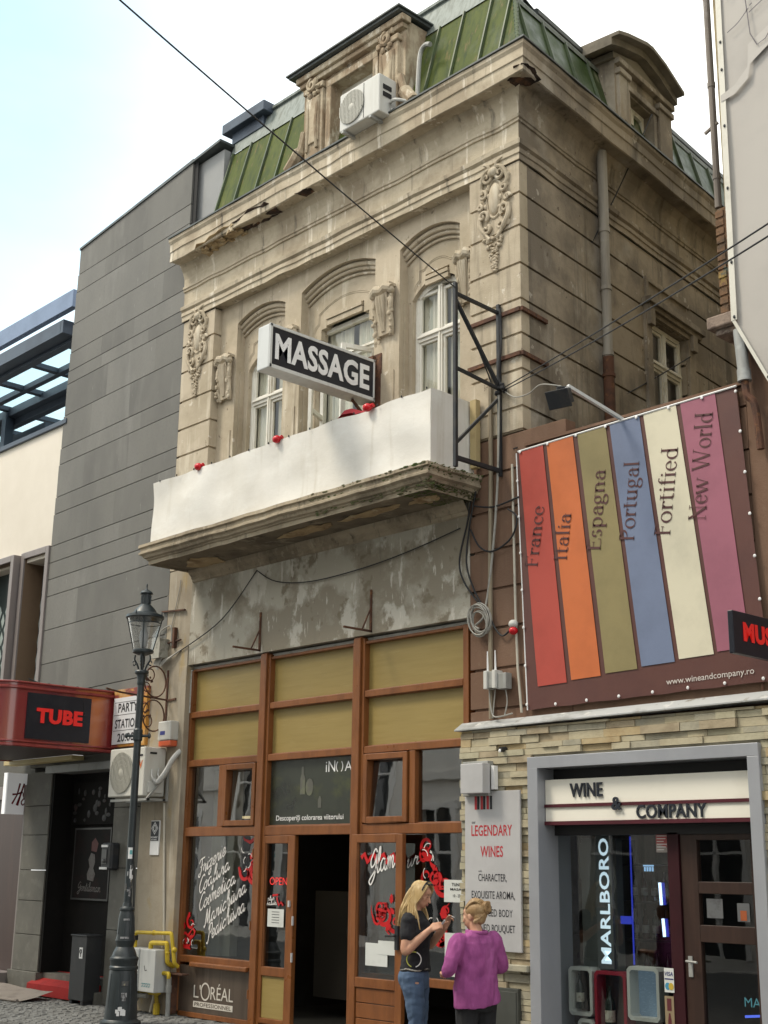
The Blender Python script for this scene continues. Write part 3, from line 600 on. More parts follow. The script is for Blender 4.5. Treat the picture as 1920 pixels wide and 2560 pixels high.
# --- balcony
bp = [(-14.50, .02), (-14.50, -.76), (-9.22, -.76), (-9.22, .02)]; bp2 = []
for (xa, ya), (xb, yb) in zip(bp, bp[1:]):
    k = 30 if abs(xb-xa) > 1 else 5
    for i in range(k): bp2.append((xa+(xb-xa)*i/k, ya+(yb-ya)*i/k))
bp2.append(bp[-1])
b = MB(); b.sweep(bp2, [(-.2, 5.875), (.055, 5.87), (.06, 5.83), (.035, 5.815), (.035, 5.775), (.05, 5.765), (.05, 5.74), (.015, 5.72), (.0, 5.69), (-.03, 5.68), (-.03, 5.665), (-.05, 5.655), (-.05, 5.605)], wob=.009)
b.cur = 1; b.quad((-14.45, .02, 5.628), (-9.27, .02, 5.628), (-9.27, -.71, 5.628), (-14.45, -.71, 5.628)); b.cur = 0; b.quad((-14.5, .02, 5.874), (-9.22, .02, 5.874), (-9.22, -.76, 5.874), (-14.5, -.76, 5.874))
b.sweep([(-14.42, 0), (-9.34, 0)], [(.10, 5.625), (.09, 5.585), (.05, 5.545), (.045, 5.52), (.03, 5.515), (.025, 5.48), (0, 5.47)], wob=.006)
BA = b.build('balcony', [BALC_M, mat('shaded_slab_underside', (.20, .165, .115), [((.11, .09, .065), 1.4, .42, .60, (1, 1, 1), .9), ((.30, .26, .19), 2.5, .58, .68), ((.07, .06, .045), 4, .58, .7)], .95, [(8, .4)])], OB, recalc=False)  # second material darkens the slab underside, shade put into its colour
for i, (xa, xb, ya, yb) in enumerate(((-12.15, -11.1, -.52, -.32), (-11.0, -9.95, -.52, -.36), (-9.9, -9.4, -.52, -.30), (-14.2, -13.5, -.5, -.05))):
    patch('peeled_patch', [(xa, (ya+yb)/2, 5.622), (xa+.2, yb, 5.622), ((xa+xb)/2, yb+.03, 5.622), (xb-.1, yb-.02, 5.622), (xb, (ya+yb)/2-.03, 5.622), (xb-.3, ya, 5.622), (xa+.3, ya+.02, 5.622)], PEEL, (0, 0, -1), .012, BA, .02, i)
b = MB(); rnd = random.Random(8)
for i in range(520):
    f = rnd.random()**1.6; x = -9.2-f*1.9 ; z = rnd.uniform(5.64, 5.87); out_ = .06-(5.87-z)*.45
    if rnd.random() < .45: p = (-9.22+out_+.0, rnd.uniform(-.78, 0), z)
    else: p = (x+.02, -.765-out_, z)
    r_ = rnd.uniform(.006, .02); b.ball(p, r_*1.9, r_*.45, r_*.55, 6, 4)
for i in range(160): b.ball((rnd.uniform(-9.75, -9.2), rnd.uniform(-.74, 0), 5.624), rnd.uniform(.01, .04), rnd.uniform(.01, .03), .005, 6, 4)
tag(b.build('moss', MOSS, BA), kind='stuff')
# --- mansard roof
def cut(prof, zt): 
    (o0, z0), (o1, z1) = prof; f = (zt-z0)/(z1-z0); return [prof[0], (o0+(o1-o0)*f, zt)]
PR = [(.12, 10.672), (-.20, 11.93)]
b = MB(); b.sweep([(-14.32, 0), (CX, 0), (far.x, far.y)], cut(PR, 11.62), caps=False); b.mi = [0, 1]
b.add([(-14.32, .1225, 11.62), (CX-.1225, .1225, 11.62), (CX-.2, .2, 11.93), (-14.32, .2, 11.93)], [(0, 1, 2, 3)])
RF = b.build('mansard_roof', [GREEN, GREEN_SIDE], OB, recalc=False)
b = MB(); b.sweep([(-14.32, 0), (CX-.26, 0)], [(-.18, 11.915), (-.205, 11.96), (-.335, 12.40), (-.30, 12.41), (-.30, 12.45), (-.45, 12.52)]); b.quad((CX-.14, .12, 11.6), (CX-.26, .34, 12.45), (CX-.30, .42, 12.45), (CX-.24, .42, 11.6)); b.sweep([(CX-.11, .10), (far.x-.11, far.y)], [(-.0, 11.60), (-.0, 11.66), (-.10, 11.80), (-.13, 11.80)]); b.build('zinc_band', ZINC, RF, recalc=False)
b = MB(); b.quad((-14.3, .44, 12.5), (-9.2, .44, 12.5), (-10.2, 6, 11.8), (-14.3, 6, 11.8)); b.sweep([(-14.32, 0), (CX-.26, 0)], [(-.44, 12.515), (-.43, 12.535), (-.50, 12.52)]); b.sweep([(CX-.11+S.x*.62, .10+S.y*.62), (far.x-.11, far.y)], [(-.105, 11.78), (-.075, 11.80), (-.075, 11.86), (-.10, 11.88), (-1.2, 11.92)]); b.build('upper_roof', DARKZINC, RF, recalc=False)
b = MB()
def seam(M, u, zt=11.93):
    b.M = M; yt = -.12+.32*(zt-10.672)/1.258
    b.add([(u-.016, -.125, 10.68), (u+.016, -.125, 10.68), (u+.016, yt, zt), (u-.016, yt, zt), (u-.010, -.155, 10.69), (u+.010, -.155, 10.69), (u+.010, yt-.03, zt+.005), (u-.010, yt-.03, zt+.005)], [(0, 1, 5, 4), (1, 2, 6, 5), (2, 3, 7, 6), (3, 0, 4, 7), (4, 5, 6, 7)])
for x in (-14.24, -13.79, -13.30, -12.87, -12.35, -9.98, -9.56, -9.09, -8.76): seam(None, x)
TOPZ = 11.62
for t in (.17, .70, 1.22, 1.74, 3.62, 3.98, 4.52, 5.06, 5.6): seam(SF, t, 11.62)
b.M = None; b.tube([(CX+.12, -.12, 10.68), (CX-.20, .20, 11.93), (CX-.34, .34, 12.41)], .028, 6)
for i in range(26):      # cord-like corner bead
    f = i/25; p = Vector((CX+.12, -.12, 10.68)).lerp(Vector((CX-.33, .33, 12.40)), f); b.ball(p, .034, .034, .03, 7, 5)
b.build('roof_seam', SEAM, RF)
# front dormer
b = MB(); b.panel(-12.18, -10.24, 10.66, 12.0, -.16, [(-11.60, -10.80, 10.72, [(-11.60, 11.68), (-10.80, 11.68)])], .22)
for x in (-12.18, -10.24): b.quad((x, -.16, 10.66), (x, .6, 10.66), (x, .6, 12.0), (x, -.16, 12.0))
for x0, x1 in ((-12.08, -11.74), (-10.66, -10.32)):
    b.box(x0, x1, -.22, -.15, 10.66, 11.72); b.box(x0+.05, x1-.05, -.245, -.21, 10.95, 11.62); b.box(x0-.03, x1+.03, -.25, -.15, 11.72, 11.80)
b.box(-11.70, -11.60, -.20, -.15, 10.7, 11.76); b.box(-10.80, -10.70, -.20, -.15, 10.7, 11.76); b.box(-11.70, -10.70, -.205, -.15, 11.68, 11.78)
b.box(-12.2, -10.22, -.24, -.14, 11.86, 11.93); b.box(-12.24, -10.18, -.28, -.12, 11.93, 12.02)
FD = b.build('dormer', STUCCO_FLAKY, RF, bevel=.012)
b = MB(); rnd = random.Random(3)
for x in (-11.92, -10.5):
    sp_ = spiral(x, 11.80, .09, .015, math.pi*.5, 1.4); b.tube([(p[0], -.26, p[1]) for p in sp_], .028, 7)
    for i in range(12): b.ball((x+rnd.uniform(-.14, .14), -.24, 11.72+rnd.uniform(-.07, .16)), rnd.uniform(.02, .045), .035, rnd.uniform(.02, .05), 7, 5)
    b.tube(crom([(x-.1, -.235, 11.6), (x-.08, -.25, 11.2), (x-.1, -.235, 10.85)]), .025, 6); b.tube(crom([(x+.1, -.235, 11.6), (x+.08, -.25, 11.2), (x+.1, -.235, 10.85)]), .025, 6)
b.tube(crom([(-12.12, -.2, 11.2), (-12.2, -.2, 10.95), (-12.42, -.2, 10.74)]), [.05]*6+[.09]*7, 8); b.tube(crom([(-10.28, -.2, 11.2), (-10.2, -.2, 10.95), (-10.05, -.2, 10.74)]), [.05]*6+[.09]*7, 8)
b.build('scroll_ornament', STUCCO_FLAKY, FD)
b = MB(); b.box(-12.32, -10.18, -.34, .9, 12.03, 12.065); b.box(-12.35, -10.15, -.37, .9, 12.065, 12.085); b.build('dormer_roof', DARKZINC, FD)
b = MB(); b.box(-11.6, -11.53, .0, .06, 10.72, 11.68); b.box(-10.87, -10.8, .0, .06, 10.72, 11.68); b.box(-11.53, -10.87, .0, .06, 11.6, 11.68); b.box(-11.24, -11.18, .0, .06, 10.72, 11.6); b.cur = 1; b.box(-11.6, -10.8, .07, .1, 10.7, 11.7); b.cur = 0
b.build('dormer_window', [WHITEPAINT, DARKROOM], FD)
# side dormer (local coords of the side wall)
b = MB(SF); dt0, dt1 = 2.02, 3.50
b.panel(dt0, dt1, 10.66, 11.80, -.12, [(2.36, 2.98, 10.72, [(2.36, 11.38), (2.98, 11.38)])], .16)
for u in (dt0, dt1): b.quad((u, -.12, 10.66), (u, .9, 10.66), (u, .9, 12.0), (u, -.12, 12.0))
for u0, u1 in ((2.06, 2.30), (3.10, 3.44)): b.box(u0, u1, -.17, -.11, 10.66, 11.52); b.box(u0-.03, u1+.03, -.20, -.11, 11.52, 11.60)
b.box(2.30, 2.36, -.15, -.11, 10.7, 11.46); b.box(2.98, 3.06, -.15, -.11, 10.7, 11.46); b.box(2.28, 3.08, -.17, -.11, 11.40, 11.48); b.box(2.02, 3.5, -.20, -.1, 11.66, 11.74)
SDm = b.build('side_dormer', STUCCO_SIDE, RF, bevel=.01)
b = MB(SF); top = [(1.76, 11.90), (2.0, 11.99), (2.5, 12.13), (2.66, 12.145), (3.0, 12.08), (3.5, 11.90)]; bot = [(x, z-.05) for x, z in top]
b.prism(top+bot[::-1], -.35, 1.6, 'y'); b.prism([(x, z-.05) for x, z in top]+[(x, z-.15) for x, z in top][::-1], -.24, .4, 'y'); b.prism([(1.97, 11.80), (2.6, 11.97), (3.48, 11.78), (3.48, 11.72), (1.97, 11.72)], -.14, .3, 'y')
b.build('dormer_roof', mat('weathered_dark_stucco', (.22, .195, .155), [((.13, .115, .09), 3, .45, .7), ((.19, .17, .135), 5, .56, .72)], .9, [(30, .3)]), SDm)
b = MB(SF); b.box(2.36, 2.42, .0, .05, 10.72, 11.38); b.box(2.92, 2.98, .0, .05, 10.72, 11.38); b.box(2.42, 2.92, .0, .05, 11.31, 11.38); b.box(2.64, 2.70, .0, .05, 10.72, 11.31); b.box(2.42, 2.64, .0, .05, 10.72, 10.76)
dw = b.build('dormer_window', WHITEPAINT, SDm); g = MB(SF); g.quad((2.4, .03, 10.72), (2.94, .03, 10.72), (2.94, .03, 11.34), (2.4, .03, 11.34)); g.build('pane', GLASS_UP, dw, recalc=False)
b = MB(SF); b.quad((2.36, .12, 10.7), (2.98, .12, 10.7), (2.98, .12, 11.4), (2.36, .12, 11.4)); b.build('curtain', CURTAIN, dw, recalc=False)
# roof edge flue cap at the left end and vent pipe by the dormer
b = MB(); b.obox((-14.0, .42, 12.42), (1, 0, 0), (0, 1, 0), ZZ, 1.0, .55, .16); b.obox((-14.0, .42, 12.26), (1, 0, 0), (0, 1, 0), ZZ, .75, .35, .2); b.build('flue_cap', STEELBLUE, RF, bevel=.01)
b = MB(); b.tube(crom([(-10.02, -.17, 10.68), (-10.02, -.15, 11.1), (-10.02, -.12, 11.42), (-9.94, -.12, 11.50), (-9.84, -.13, 11.46)], 5), .03, 9); b.build('vent_pipe', PIPE_G, RF)
# closed core so that no light leaks through
b = MB(); b.prism([(-14.95, .95), (-9.35, .95), (-9.95, 7.8), (-14.95, 7.8)], 4.5, 11.4, 'z'); b.build('interior_core', PALEROOM, OB)

# ================================================================ salon shopfront (part of the old building)
b = MB()
def fb(x0, x1, z0, z1, y0=.06, y1=.16): b.box(x0, x1, y0, y1, z0, z1)
fb(-14.475, -14.395, .05, 3.735); fb(-14.435, -14.395, 3.735, 4.29); fb(-9.50, -9.42, .6, 4.31)
for xc in (-12.85, -11.125):
    fb(xc-.10, xc+.10, 0, 4.335, .045, .17); fb(xc-.055, xc+.055, 0, 4.345, .015, .045); b.prism([(xc-.085, 4.335), (xc+.085, 4.335), (xc, 4.40)], .04, .12)
BX = ((-14.395, -12.95), (-12.75, -11.225), (-11.025, -9.50))
for x0, x1 in BX:
    fb(x0, x1, 4.27, 4.305); fb(x0, x1, 3.66, 3.735, .055); fb(x0, x1, 3.03, 3.11, .055); fb(x0, x1, 2.155, 2.262, .05)
    for z in (3.655, 3.735, 3.11, 2.262): b.box(x0, x1, .09, .12, z-.003, z+.012)
fb(-13.735, -13.625, 2.262, 3.03); fb(-10.30, -10.21, 2.262, 3.03)
for x0, x1 in ((-13.625, -12.95), (-11.025, -10.30)):          # opening sashes
    for r in ((x0+.012, x0+.075, 2.275, 3.02), (x1-.075, x1-.012, 2.275, 3.02), (x0+.075, x1-.075, 2.955, 3.02), (x0+.075, x1-.075, 2.275, 2.34)): b.box(r[0], r[1], .035, .14, r[2], r[3])
fb(-14.395, -12.95, .635, .715); fb(-11.025, -9.50, .63, .715); fb(-14.395, -12.95, .0, .06, .07)
FRM = b.build('shopfront_frame', WOOD, OB, bevel=.006)
b = MB(); b.box(-14.10, -12.96, .0, .055, .592, .648); b.build('push_bar', WOOD, FRM, bevel=.012)
b = MB(); b.box(-14.45, -9.42, .10, .20, 4.30, 4.345); b.box(-14.45, -14.43, .05, .2, 3.735, 4.3)
b.build('packing_strip', mat('white_packing_foam', (.55, .56, .53), [((.36, .35, .31), 7, .5, .66, (1, 1, 3), .9), ((.30, .52, .56), 16, .66, .7, (.5, 1, 4), .7)], .9), FRM)
for x0, x1 in BX:
    for z0, z1 in ((3.735, 4.27), (3.11, 3.66)):
        b = MB(); b.quad((x0, .125, z0), (x1, .125, z0), (x1, .125, z1), (x0, .125, z1)); b.build('spandrel_panel', OLIVE, OB, recalc=False)
def pane(x0, x1, z0, z1, name='shop_window', y=.12, tilt=0):
    g = MB(); g.quad((x0, y, z0), (x1, y, z0), (x1, y+tilt, z1), (x0, y+tilt, z1)); return g.build(name, GLASS_SHOP, OB, recalc=False)
pane(-14.395, -13.735, 2.262, 3.03); pane(-13.55, -13.025, 2.34, 2.955, y=.085, tilt=.05); pane(-10.95, -10.375, 2.34, 2.955, y=.085, tilt=.05); pane(-10.21, -9.50, 2.262, 3.03)
SW1 = pane(-14.395, -12.95, .715, 2.155); SW3 = pane(-11.025, -9.50, .715, 2.155)
# advert panel above the door
b = MB(); b.quad((-12.75, .118, 2.262), (-11.225, .118, 2.262), (-11.225, .118, 3.03), (-12.75, .118, 3.03))
ADV = b.build('advert_panel', mat('advert_dark_film', (.035, .04, .03), [((.075, .085, .03), 1.9, .54, .72, (1, 1, 1.4), .8), ((.02, .022, .02), 2, .5, .7)], .25, spec=.6), OB, recalc=False)
b = MB(); y = .1145
b.text('iN', (-11.735, y, 2.86), XX, ZZ, .165, .125); b.text('A', (-11.405, y, 2.86), XX, ZZ, .125, .11)
for c0 in (0, 1): b.ribbon([(-11.49+(.05 if c0 else -.05)*math.cos(R(a)), 2.915+.065*math.sin(R(a))) for a in range(-62, 63, 12)], .013, (0, y, 0), XX if c0 else XX, ZZ) if c0 else b.ribbon([(-11.50-.05*math.cos(R(a)), 2.915+.065*math.sin(R(a))) for a in range(-62, 63, 12)], .013, (0, y, 0), XX, ZZ)
b.text('Descoperiți colorarea viitorului', (-12.62, y, 2.305), XX, ZZ, 1.21, .08, bold=.008)
b.build('lettering', LETTER_W, ADV, recalc=False)
b = MB(); b.fan([(-12.19, 2.62), (-12.10, 2.62), (-12.10, 2.80), (-12.13, 2.86), (-12.13, 2.94), (-12.17, 2.94), (-12.17, 2.86), (-12.19, 2.80)], (0, y, 0), XX, ZZ); b.fan([(-12.02+.07*math.cos(a*.52), 2.70+.10*math.sin(a*.52)) for a in range(12)], (0, y, 0), XX, ZZ); b.fan([(-11.86, 2.46), (-11.80, 2.46), (-11.80, 2.55), (-11.82, 2.59), (-11.84, 2.59), (-11.86, 2.55)], (0, y, 0), XX, ZZ)
b.build('bottle_print', mat('advert_bottle', (.10, .10, .085), [((.16, .17, .10), 6, .5, .7)], .4), ADV, recalc=False)
# kick panel with wordmark
b = MB(); b.box(-14.395, -12.95, .075, .12, .06, .60); KP = b.build('kick_panel', BROWNMETAL, OB, bevel=.004)
b = MB(); y = .0715
b.text("L'", (-14.07, y, .235), XX, ZZ, .145, .15); b.text('RÉAL', (-13.72, y, .235), XX, ZZ, .45, .185)
b.ribbon([(-13.83+.085*math.cos(R(a)), .315+.095*math.sin(R(a))) for a in range(0, 361, 15)], .02, (0, y, 0), XX, ZZ)
b.fan([(-14.07, .125), (-13.27, .125), (-13.27, .195), (-14.07, .195)], (0, y, 0), XX, ZZ)
lt = b.build('lettering', mat('wordmark_cream', (.62, .58, .52), [], .5), KP, recalc=False)
b = MB(); b.text('PROFESSIONNEL', (-14.04, .070, .138), XX, ZZ, .74, .045, bold=.01); b.build('small_lettering', BROWNMETAL, KP, recalc=False)
# doors
def leaf(x0, x1, y0, y1, st0, st1, name, panelmat):
    b = MB(); z0, z1 = .06, 2.15
    b.box(x0, x0+st0, y0, y1, z0, z1); b.box(x1-st1, x1, y0, y1, z0, z1); a, c = x0+st0, x1-st1
    b.box(a, c, y0, y1, 2.06, z1); b.box(a, c, y0, y1, .575, .675); b.box(a, c, y0, y1, z0, .115)
    for r in ((a, a+.012, .675, 2.06), (c-.012, c, .675, 2.06)): b.box(r[0], r[1], y0+.008, y1, r[2], r[3])
    d = b.build(name, WOOD, OB, bevel=.006)
    g = MB(); g.quad((a, (y0+y1)/2, .675), (c, (y0+y1)/2, .675), (c, (y0+y1)/2, 2.06), (a, (y0+y1)/2, 2.06)); g.build('door_glass', GLASS_SHOP, d, recalc=False)
    g = MB()
    if panelmat is WOOD:
        for i in range(3): g.box(a+.01, c-.01, y0+.015, y1-.01, .12+.153*i, .12+.153*i+.145)
    else: g.box(a, c, y0+.02, y1-.01, .115, .575)
    g.build('door_panel', panelmat, d, bevel=.004); return d
D1 = leaf(-12.95+.02, -12.18, .05, .11, .20, .125, 'door', OLIVE); D2 = leaf(-11.075, -10.275, -.055, .0, .085, .10, 'door', WOOD)
b = MB(); b.box(-10.35, -10.305, -.085, -.055, .98, 1.22); b.tube([(-10.33, -.07, 1.12), (-10.33, -.11, 1.12), (-10.45, -.115, 1.115)], .012, 7); b.build('handle', BLACKIRON, D2)
b = MB(); b.box(-12.255, -12.225, .03, .05, 1.35, 1.42); b.tube([(-12.165, .04, .75), (-12.165, .04, .85)], .014, 7); b.tube([(-12.165, .04, 1.15), (-12.165, .04, 1.25)], .014, 7); b.build('hinge', SILVER, D1)
for z in (1.95, 1.12, .35):
    b = MB(); b.tube([(-12.935, .035, z-.05), (-12.935, .035, z+.05)], .016, 8); b.build('hinge', WOOD, D1)
# salon room
b = MB(); b.box(-14.45, -9.40, .2, 3.6, -.02, 4.42); del b.f[2], b.mi[2], b.sm[2]; b.build('interior_room', DARKROOM, OB)
b = MB(); b.box(-14.35, -14.1, .45, .6, .7, 3.0); b.box(-14.10, -13.95, .5, .62, .7, 3.0)
for z0 in (2.3, 2.5, 2.72, 2.9): pass
b.build('interior_column', mat('interior_white', (.42, .42, .37), [((.30, .30, .27), 2, .5, .7, V1, .8)], .8), OB)
b = MB(); b.box(-12.1, -11.3, .9, 1.05, .1, 1.05); b.box(-12.15, -11.2, .85, 1.2, 1.05, 1.09); b.box(-13.6, -12.9, 1.6, 1.7, .2, 1.5); b.box(-10.8, -9.9, 1.5, 1.6, .3, 1.9); b.build('salon_furniture', mat('salon_furniture', (.07, .06, .05), [], .6), OB)
b = MB(); b.box(-13.5, -12.5, 1.2, 1.4, 2.44, 2.47); b.box(-14.2, -13.4, .7, .9, 2.40, 2.425); b.build('ceiling_lamp', mat('lamp_tube_warm', (.7, .6, .4), emit=(1, .75, .4), es=.7), OB)
# window lettering: brush script, single stroke glyphs
SCR = {'a': [[(.5, .42), (.25, .5), (.05, .25), (.2, .0), (.42, .15), (.5, .45), (.5, .1), (.62, 0), (.75, .15)]], 'c': [[(.5, .4), (.3, .5), (.05, .25), (.2, 0), (.45, .08), (.6, .2)]],
 'e': [[(0, .15), (.35, .25), (.42, .42), (.25, .5), (.06, .28), (.18, 0), (.42, .06), (.6, .2)]], 'f': [[(0, .1), (.3, .5), (.45, .95), (.3, 1.0), (.2, .5), (.12, -.35), (.0, -.4), (.05, -.2), (.35, .05), (.5, .15)]],
 'g': [[(.5, .42), (.25, .5), (.05, .25), (.2, .02), (.42, .15), (.5, .45), (.4, -.3), (.15, -.45), (.05, -.3), (.4, -.02), (.65, .15)]], 'z': [[(0, .42), (.2, .5), (.45, .45), (.1, .05), (.3, .05), (.4, -.2), (.2, -.42), (.05, -.3), (.4, -.02), (.6, .15)]],
 'h': [[(0, .1), (.3, .7), (.3, 1.0), (.15, .9), (.08, 0), (.2, .4), (.38, .5), (.42, .3), (.4, .05), (.5, 0), (.65, .15)]], 'i': [[(0, .15), (.18, .5), (.14, .1), (.25, 0), (.4, .15)], [(.22, .7), (.25, .75)]],
 'd': [[(.5, .42), (.25, .5), (.05, .25), (.2, 0), (.42, .15), (.58, 1.0), (.5, .1), (.62, 0), (.75, .15)]], 'm': [[(0, .4), (.1, .5), (.08, 0), (.22, .45), (.34, .42), (.32, 0), (.46, .45), (.6, .42), (.58, .06), (.68, 0), (.8, .15)]],
 'n': [[(0, .4), (.1, .5), (.08, 0), (.24, .45), (.4, .42), (.38, .06), (.48, 0), (.62, .15)]], 'o': [[(.3, .5), (.06, .3), (.15, 0), (.4, .1), (.45, .4), (.3, .5), (.4, .35), (.62, .4)]], 'r': [[(0, .15), (.15, .55), (.2, .42), (.38, .45), (.32, .1), (.42, 0), (.55, .15)]],
 's': [[(0, .1), (.22, .52), (.38, .2), (.2, -.02), (.05, .06), (.35, .05), (.55, .15)]], 't': [[(0, .15), (.25, .9), (.16, .1), (.26, 0), (.42, .15)], [(.05, .6), (.42, .66)]], 'u': [[(0, .4), (.1, .5), (.08, .1), (.2, 0), (.4, .3), (.44, .5), (.42, .1), (.52, 0), (.66, .15)]],
 'l': [[(0, .15), (.25, .6), (.25, 1.0), (.14, .9), (.1, .1), (.22, 0), (.36, .15)]], 'p': [[(0, .4), (.12, .5), (.08, -.4), (.1, .3), (.3, .5), (.45, .3), (.3, .02), (.15, .08), (.4, .05), (.6, .15)]], 'v': [[(0, .4), (.1, .5), (.16, .02), (.35, .35), (.38, .5), (.5, .42)]],
 'F': [[(.0, .78), (.2, .98), (.85, .95)], [(.45, .95), (.4, .3), (.2, -.08), (.0, .05), (.15, .15)], [(.2, .5), (.65, .55)]], 'C': [[(.75, .85), (.6, 1.0), (.3, .85), (.08, .4), (.25, .0), (.55, .05), (.75, .25)]],
 'M': [[(-.05, .1), (.1, .0), (.3, 1.0), (.42, .1), (.7, 1.0), (.72, .1), (.85, 0), (1.0, .15)]], 'P': [[(.12, .7), (.3, .95), (.65, .95), (.72, .65), (.5, .45), (.25, .55)], [(.35, .92), (.25, .2), (.1, -.1), (-.05, .0)]], 'G': [[(.7, .85), (.45, 1.0), (.1, .6), (.2, .3), (.5, .4), (.68, .75), (.6, .0), (.3, -.4), (.05, -.25), (.4, .0), (.75, .2)]]}
ADVW = {'m': .78, 'M': .98, 'F': .72, 'C': .70, 'P': .70, 'i': .38, 't': .4, 'l': .34, 'r': .52, 's': .52, 'h': .63, 'f': .48, 'c': .56, 'e': .56, 'a': .72, 'd': .72, 'u': .64, 'n': .6, 'o': .58, 'z': .58, 'g': .63, 'G': .75, 'p': .58, 'v': .48}
def script(b, txt, O, U, V, wdt, hgt, th):
    tot = sum(ADVW[c] for c in txt); x = 0; k = wdt/tot
    for c in txt:
        for st in SCR[c]: b.ribbon(crom([((x+px+.18*pz)*k, pz*hgt) for px, pz in st], 5), th, O, U, V)
        x += ADVW[c]
b = MB(); y = .112
for txt, x, z, dx, dz, th in (('Frizerie', -14.14, 1.66, .55, .275, .016), ('Coafura', -14.12, 1.45, .62, .31, .017), ('Cosmetica', -14.10, 1.24, .73, .36, .017), ('Manichiura', -13.97, 1.06, .82, .44, .017), ('Pedichiura', -13.90, .885, .74, .40, .017)):
    U = Vector((dx, 0, dz)); l = U.length; script(b, txt, (x, y, z), U.normalized(), Vector((-.06, 0, 1)), l, .185, th)
b.build('script_lettering', WHITEVINYL, SW1, recalc=False)
def flourish(b, cx, cz, s, seed, y):
    rnd = random.Random(seed); O = (0, y, 0)
    for i in range(5):
        a0 = rnd.uniform(0, 6.28); sg = rnd.choice((-1, 1)); ox, oz = cx+rnd.uniform(-.55, .55)*s, cz+rnd.uniform(-.7, .7)*s; r0 = rnd.uniform(.22, .45)*s
        sp_ = spiral(ox, oz, r0, r0*.1, a0, sg*rnd.uniform(.8, 1.4)); b.ribbon(sp_, [r0*.42*(1-i_/27)+.006 for i_ in range(27)], O, XX, ZZ)
        ex, ez = sp_[0]; tx, tz = ex+rnd.uniform(-.5, .5)*s, ez+rnd.uniform(-.6, .6)*s
        b.ribbon(crom([(ex, ez), ((ex+tx)/2+rnd.uniform(-.2, .2)*s, (ez+tz)/2), (tx, tz)]), [.42*r0*(1-j/12)+.004 for j in range(13)], (0, y-.0006*(i+1), 0), XX, ZZ)
    for i in range(3):
        ox, oz = cx+rnd.uniform(-.5, .5)*s, cz+rnd.uniform(-.6, .6)*s; a = rnd.uniform(0, 6.28); L_ = rnd.uniform(.3, .5)*s
        P = [(ox+L_*t*math.cos(a)-w_*math.sin(a)*L_, oz+L_*t*math.sin(a)+w_*math.cos(a)*L_) for t, w_ in ((0, 0), (.3, .28), (.7, .2), (1, 0), (.7, -.2), (.3, -.28))]; b.fan(P, (0, y-.004-.0006*i, 0), XX, ZZ)
def highlights(b, cx, cz, s, seed, y):
    rnd = random.Random(seed)
    for i in range(5):
        sp_ = spiral(cx+rnd.uniform(-.5, .5)*s, cz+rnd.uniform(-.6, .6)*s, .22*s, .16*s, rnd.uniform(0, 3), rnd.choice((-.3, .3))); b.ribbon(sp_, .009, (0, y, 0), XX, ZZ)
b = MB(); flourish(b, -14.27, .98, .24, 4, .112); flourish(b, -13.10, 1.86, .30, 9, .112); b.build('red_flourish', REDVINYL, SW1, recalc=False)
b = MB(); highlights(b, -14.27, .98, .22, 4, .104); highlights(b, -13.12, 1.86, .26, 9, .104); b.build('white_highlight', WHITEVINYL, SW1, recalc=False)
b = MB(); flourish(b, -9.98, 1.84, .36, 14, .112); flourish(b, -9.92, 1.25, .26, 31, .112); b.build('red_flourish', REDVINYL, SW3, recalc=False)
b = MB(); highlights(b, -9.98, 1.84, .33, 14, .104); highlights(b, -9.95, 1.25, .22, 3, .104); script(b, 'ur', (-10.38, .112, 1.80), Vector((.9, 0, .25)), ZZ, .2, .16, .014); b.build('white_lettering', WHITEVINYL, SW3, recalc=False)
b = MB(); b.fan([(-9.82, 1.47), (-9.52, 1.47), (-9.52, 1.69), (-9.82, 1.69)], (0, .108, 0), XX, ZZ); b.fan([(-9.81, .75), (-9.66, .75), (-9.66, 1.17), (-9.81, 1.17)], (0, .108, 0), XX, ZZ); b.cur = 1
b.text('TUNS', (-9.71, .105, 1.628), XX, ZZ, .13, .032, bold=.02); b.text('MASAJ', (-9.73, .105, 1.578), XX, ZZ, .17, .032, bold=.02); b.text('10 - 20', (-9.69, .105, 1.52), XX, ZZ, .10, .03)
b.build('paper_notice', [PAPER, INK], SW3, recalc=False)
b = MB(); flourish(b, -10.52, 1.32, .26, 17, -.040); b.ribbon([(-10.93+.05*i, 1.90+.05*math.sin(i*2.1)) for i in range(12)], .05, (0, -.040, 0), XX, ZZ); b.build('red_flourish', REDVINYL, D2, recalc=False)
b = MB(); script(b, 'Glam', (-10.80, -.041, 1.72), Vector((.93, 0, .22)), ZZ, .42, .25, .018); b.build('script_lettering', WHITEVINYL, D2, recalc=False)
b = MB(); b.fan([(-10.84, .80), (-10.50, .80), (-10.50, 1.03), (-10.84, 1.03)], (0, -.040, 0), XX, ZZ); b.fan([(-10.64, .92), (-10.38, .92), (-10.38, 1.06), (-10.64, 1.06)], (0, -.043, 0), XX, ZZ); b.build('paper_notice', PAPER, D2, recalc=False)
b = MB(); b.fan([(-12.66, 1.12), (-12.36, 1.12), (-12.36, 1.32), (-12.66, 1.32)], (0, .066, 0), XX, ZZ); b.cur = 1
for z in (1.29, 1.26, 1.23, 1.20, 1.17): b.fan([(-12.58, z-.006), (-12.44, z-.006), (-12.44, z), (-12.58, z)], (0, .064, 0), XX, ZZ)
b.build('paper_notice', [PAPER, INK], D1, recalc=False)
b = MB()
b.text('OPEN', (-12.64, .066, 1.59), XX, ZZ, .32, .085, bold=-.01); b.build('open_sign', mat('open_sign_red', (.5, .02, .02), emit=(1, .05, .04), es=.5), D1, recalc=False)
